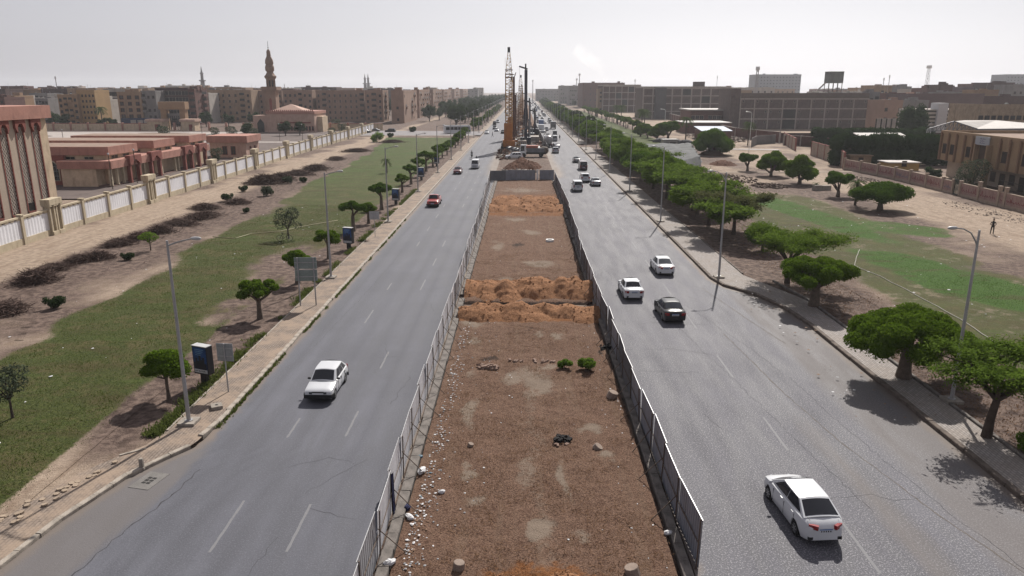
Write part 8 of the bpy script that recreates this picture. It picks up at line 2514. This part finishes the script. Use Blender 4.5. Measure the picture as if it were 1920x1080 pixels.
# ------------------------------------------------------------------ small things on the median
def scatter_litter(name, label, n, fpos, size, cols, zf, flat_=.06):
    m = MB()
    for k in range(n):
        x, y = fpos(); m.cur = R.choices(range(len(cols)), [c[1] for c in cols])[0]
        s = size * R.uniform(.35, 1.6); a = R.uniform(0, 6.28)
        p = []
        for q in range(5):
            t = a + q * 1.2566; p.append((x + math.cos(t) * s * R.uniform(.3, .6), y + math.sin(t) * s * R.uniform(.3, .6), zf(x, y) + .02 + s * flat_ * R.random()))
        c = (x, y, zf(x, y) + .03 + s * flat_ * 1.5)
        b0 = len(m.v); m.add(p + [c], [(q, (q + 1) % 5, 5) for q in range(5)])
    return props(m.build(name, [c[0] for c in cols]), label, 'litter', None, 'stuff')
LW, LG, LB, LBR = M('white_litter', (.55, .55, .56), .6, .15, 3), M('grey_litter', (.25, .25, .26), .8, .2, 3), M('blue_litter', (.08, .15, .2), .6, .2, 3), M('brown_litter', (.18, .11, .07), .9, .2, 3)
def p1():
    y = 15 + 34 * R.random() ** 2.0; return -4.15 + abs(R.gauss(0, .42)), y
scatter_litter('litter', 'drift of white bags and rubbish along the left edge of the median', 1100, p1, .085, [(LW, 5), (LG, 4), (LB, 1), (LBR, 4)], med_z)
def p2(): return R.uniform(-4.2, -1.4), R.uniform(16, 56)
scatter_litter('litter', 'scraps of paper scattered over the left half of the median', 130, p2, .08, [(LW, 4), (LG, 2), (LBR, 4)], med_z)
def p3(): return R.uniform(-3.8, 5.1), R.uniform(17, 96)
scatter_litter('litter', 'scattered scraps and pebbles over the whole median', 240, p3, .07, [(LW, 2), (LG, 1), (LBR, 7)], med_z)
def p4(): return R.uniform(4.0, 5.2), R.uniform(22, 60)
scatter_litter('litter', 'scraps along the right edge of the median', 80, p4, .08, [(LW, 4), (LG, 2), (LBR, 3)], med_z)
def p5(): return R.uniform(-38, -19), R.uniform(30, 110)
scatter_litter('litter', 'a few white scraps on the left lawn', 60, p5, .16, [(LW, 1)], lambda x, y: ground_z(x, y) + .04)
def p6(): return R.uniform(28, 60), R.uniform(50, 125)
scatter_litter('litter', 'white scraps on the right lawn and dirt', 120, p6, .18, [(LW, 3), (LG, 1)], lambda x, y: ground_z(x, y) + .04)
def p7(): return R.uniform(16.8, 22.2), R.uniform(34, 70)
scatter_litter('litter', 'leaves and scraps on the right pavement', 90, p7, .14, [(LW, 1), (LG, 2), (LBR, 4)], lambda x, y: .14)
STONE = M('cut_stone', srgb(172, 152, 138), .95, .15, 2.5)
def bag(label, px, py, s, mat):
    x, y = at(px, py, .15); m = MB(); m.ball((0, 0, s * .3), (s, s * .6, s * .45), 9, 6, .22); m.ball((s * .6, s * .2, s * .35), (s * .4, s * .35, s * .3), 7, 5, .25)
    props(m.build('plastic_bag', mat, loc=(x, y, med_z(x, y)), rz=R.uniform(0, 3)), label, 'plastic bag', 'plastic bags on the median')
bag('white plastic bag by the left kerb, largest', 791, 885, .26, LW); bag('blue-tinged plastic bag above the largest white one', 786, 856, .17, LB)
bag('white plastic bag lower down the left rubbish drift', 768, 972, .22, LW); bag('dark blue plastic bag in the left rubbish drift', 764, 953, .2, M('navy_cloth', (0, 0, 0)))
bag('grey stone-like bundle on the brown earth, left of centre', 828, 923, .16, LW); bag('white sheet scrap near the free end of the right hoarding', 1252, 1002, .18, LW)
bag('small white bag at the bottom of the left drift', 730, 1058, .24, LW)
def stump(label, px, py, r, h, tilt):
    x, y = at(px, py, .2); m = MB(); m.lathe([(r * 1.05, -.05), (r, h * .6), (r * .96, h)], 11); m.lathe([(r * .93, h), (r * .9, h + .012)], 11)
    o = m.build('stone_disc', STONE, loc=(x, y, med_z(x, y))); o.rotation_euler = (tilt, tilt * .4, 1); props(o, label, 'stone', 'cut stones on the median')
stump('round cut stone at the bottom edge, left one', 860, 1062, .2, .22, .1); stump('round cut stone at the bottom edge, right one', 1187, 1072, .25, .28, -.25); stump('tilted pale stone disc right of the burnt pile', 1120, 838, .22, .14, .55)
stump('small flat stone left of centre on the median', 882, 833, .14, .1, .3); stump('grey stone by the right hoarding', 1147, 742, .28, .3, .3)
BRK = M('old_brick', srgb(168, 138, 122), .95, .2, 3)
def pile(label, px, py, n, rx, ry_, mat, s=.24, cat='brick pile', lv=2):
    x0, y0 = at(px, py, .15); o = thing('brick_pile', label, cat, (x0, y0, med_z(x0, y0)), 0, 'small piles on the median')
    me = cube_mesh('brick', -s * .5, s * .5, -s * .28, s * .28, -s * .2, s * .2, mat)
    for k in range(n):
        inst('brick', me, o, (R.uniform(-rx, rx), R.uniform(-ry_, ry_), s * .2 + s * .38 * R.randrange(lv)), (R.uniform(-.3, .3), R.uniform(-.3, .3), R.uniform(0, 3)), R.uniform(.8, 1.3))
pile('heap of pale broken bricks beside the burnt patch', 915, 690, 22, .55, .3, BRK, .26)
pile('burnt black pile with a few round stones', 1055, 824, 20, .42, .3, M('charred', (.012, .011, .012), .95, .2, 4), .2)
pile('two pale bricks in front of the burnt pile', 1057, 833, 3, .5, .08, BRK, .2, lv=1)
pile('short row of bricks left of the green shrubs', 1027, 676, 11, .8, .25, BRK, .2, lv=1)
pile('few bricks farther left of the brick row', 968, 676, 5, .45, .15, BRK, .2, lv=1)
pile('dark rubbish by the right hoarding', 1135, 652, 14, .25, .5, M('charred', (0, 0, 0)), .2)
o = thing('tyre_ring', 'white concrete ring lying on the far part of the median', 'concrete ring', (*at(1031, 452, .15), .12), .2)
m = MB(); m.lathe([(.28, 0), (.45, 0), (.45, .22), (.28, .22), (.28, 0)], 14, cap=False); m.build('ring', WHITE, o)

# dry grass and weeds (too many to count)
def tufts(name, label, n, pos, zf, h, w, mat, spread=.12, blades=3, lean=.5):
    X, Yg = pos(n)
    Z = np.array([zf(a, b_) for a, b_ in zip(X, Yg)])
    V = []
    for b_ in range(blades):
        a = RN.uniform(0, 2 * PI, n); px = X + RN.normal(0, spread, n); py = Yg + RN.normal(0, spread, n)
        hh = h * RN.uniform(.4, 1.4, n); lx = np.cos(a) * hh * lean * RN.random(n); ly = np.sin(a) * hh * lean * RN.random(n)
        wx, wy = -np.sin(a) * w, np.cos(a) * w
        V.append(np.stack([np.stack([px - wx, py - wy, Z], -1), np.stack([px + wx, py + wy, Z], -1), np.stack([px + lx + wx * .2, py + ly + wy * .2, Z + hh], -1), np.stack([px + lx - wx * .2, py + ly - wy * .2, Z + hh], -1)], 1))
    me = np_mesh(name, np.concatenate(V)); me.materials.append(mat)
    return props(link(name, me, None), label, 'dry grass' if 'dry' in name else 'grass', None, 'stuff')
DRYG = leaf_mat('dry_grass_blade', srgb(104, 72, 54), srgb(172, 136, 104), .15, .9)
GRB = leaf_mat('green_grass_blade', (0.03, 0.052, 0.01), (0.09, 0.11, 0.03), .3, .8)
GRL = leaf_mat('bright_grass_blade', (0.04, 0.085, 0.012), (0.085, 0.145, 0.028), .3, .8)
def med_pos(n):
    X = RN.uniform(-4.1, 5.2, n * 2); Yg = 13 + 60 * RN.random(n * 2) ** 1.3
    k = fbm(X * .6, Yg * .6, 3, 40) > .46
    k &= ~((Yg > 49.5) & (Yg < 61.5))
    return X[k][:n], Yg[k][:n]
_x, _y = med_pos(9000)
tufts('dry_grass', 'matted dry brown grass over the near median', len(_x), lambda n: (_x, _y), med_z, .06, .012, DRYG, .14, 3, 3.2)
def lawn_pos(x0, x1, y0, y1, n, thr=.45):
    X = RN.uniform(x0, x1, n * 3); Yg = y0 + (y1 - y0) * RN.random(n * 3) ** 1.4
    g1 = zones(X, Yg)[0]
    k = g1 > thr + .25 * RN.random(n * 3)
    return X[k][:n], Yg[k][:n]
lx, ly = lawn_pos(-39, -20, 24, 105, 26000)
tufts('grass', 'rough grass of the left lawn', len(lx), lambda n: (lx, ly), ground_z, .065, .022, GRB, .3, 3, 1.5)
lx2, ly2 = lawn_pos(29, 48, 46, 118, 12000, .6)
tufts('grass', 'short bright grass of the right lawn patches', len(lx2), lambda n: (lx2, ly2), ground_z, .05, .02, GRL, .3, 3, 1.5)
def weed_pos(n): 
    Yg = 32 + 90 * RN.random(n) ** 1.5
    X = -17.3 - np.abs(RN.normal(0, .28, n)); k = fbm(X * .5, Yg * .35, 3, 44) > .44
    return X[k], Yg[k]
wx, wy = weed_pos(4000)
tufts('weeds', 'green weeds along the back edge of the left pavement', len(wx), lambda n: (wx, wy), lambda x, y: .1, .17, .04, L_WEED, .13, 3, 1.2)
def weed2(n):
    Yg = 33 + 60 * RN.random(n); X = -14.86 + RN.normal(0, .06, n); k = fbm(X * 0, Yg * .4, 3, 48) > .55
    return X[k], Yg[k]
wx2, wy2 = weed2(2600)
tufts('weeds', 'thin weeds growing out of the left kerb foot', len(wx2), lambda n: (wx2, wy2), lambda x, y: .0, .13, .03, L_WEED, .04, 3, .8)
def leafl(n):
    X = RN.uniform(22.5, 29, n); Yg = 26 + 90 * RN.random(n) ** 1.3; return X, Yg
tufts('leaf_litter', 'brown leaf litter under the right trees', 9000, leafl, ground_z, .05, .035, DRYG, .2, 2, 2.0)
hexm = [wmesh('paving_tile', MB().prism([(.12 * math.cos(k * PI / 3), .12 * math.sin(k * PI / 3)) for k in range(6)], -.03, .035), M('sandy_tile', srgb(190, 168, 144), .95, .12, 2))]
for k in range(45):
    t = R.random(); x, y = -19.9 + t * 2.6 + R.uniform(-.5, .3), 24.3 + t * 5.2 + R.uniform(-.5, .5)
    if x < XL(y) - 1.3: inst('paving_tile', hexm[0], pave_l, (x, y, .13 + R.uniform(-.02, .03)), (R.uniform(-.15, .15), R.uniform(-.15, .15), R.uniform(0, 1)))

# smoke rising behind the far blocks
t = NT('thin_smoke')
vol = t.n('VolumePrincipled'); vol.inputs['Color'].default_value = (1, 1, 1, 1); vol.inputs['Anisotropy'].default_value = .55
nz = t.noise(t.pos(), .05, 4, .6)
t.l(t.math('MULTIPLY', t.ramp(nz, .42, .75), .035), vol.inputs['Density'])
t.l(vol.outputs[0], t.out.inputs['Volume'])
ysm = 820
m = MB()
P = [(xat(px, ysm, 20), ysm, zat(py, ysm)) for px, py in ((1138, 160), (1134, 145), (1126, 130), (1115, 117), (1098, 104), (1076, 90))]
m.tube(P, [1.5, 3.5, 6, 8, 10, 8], 10)
props(m.build('smoke', t.mat), 'thin white smoke drifting left above the far brick block', 'smoke', None, 'stuff')

# ------------------------------------------------------------------ hazy air
hz = NT('hazy_air')
pv = hz.n('VolumePrincipled')
pv.inputs['Color'].default_value = (0.93, 0.95, 1.0, 1)
pv.inputs['Density'].default_value = 0.00015
pv.inputs['Anisotropy'].default_value = 0.35
hz.l(pv.outputs[0], hz.out.inputs['Volume'])
g = MB(); g.box(-3400, 3400, -80, 4200, -1.6, 72)
ho = props(g.build('haze', hz.mat), kind='stuff')
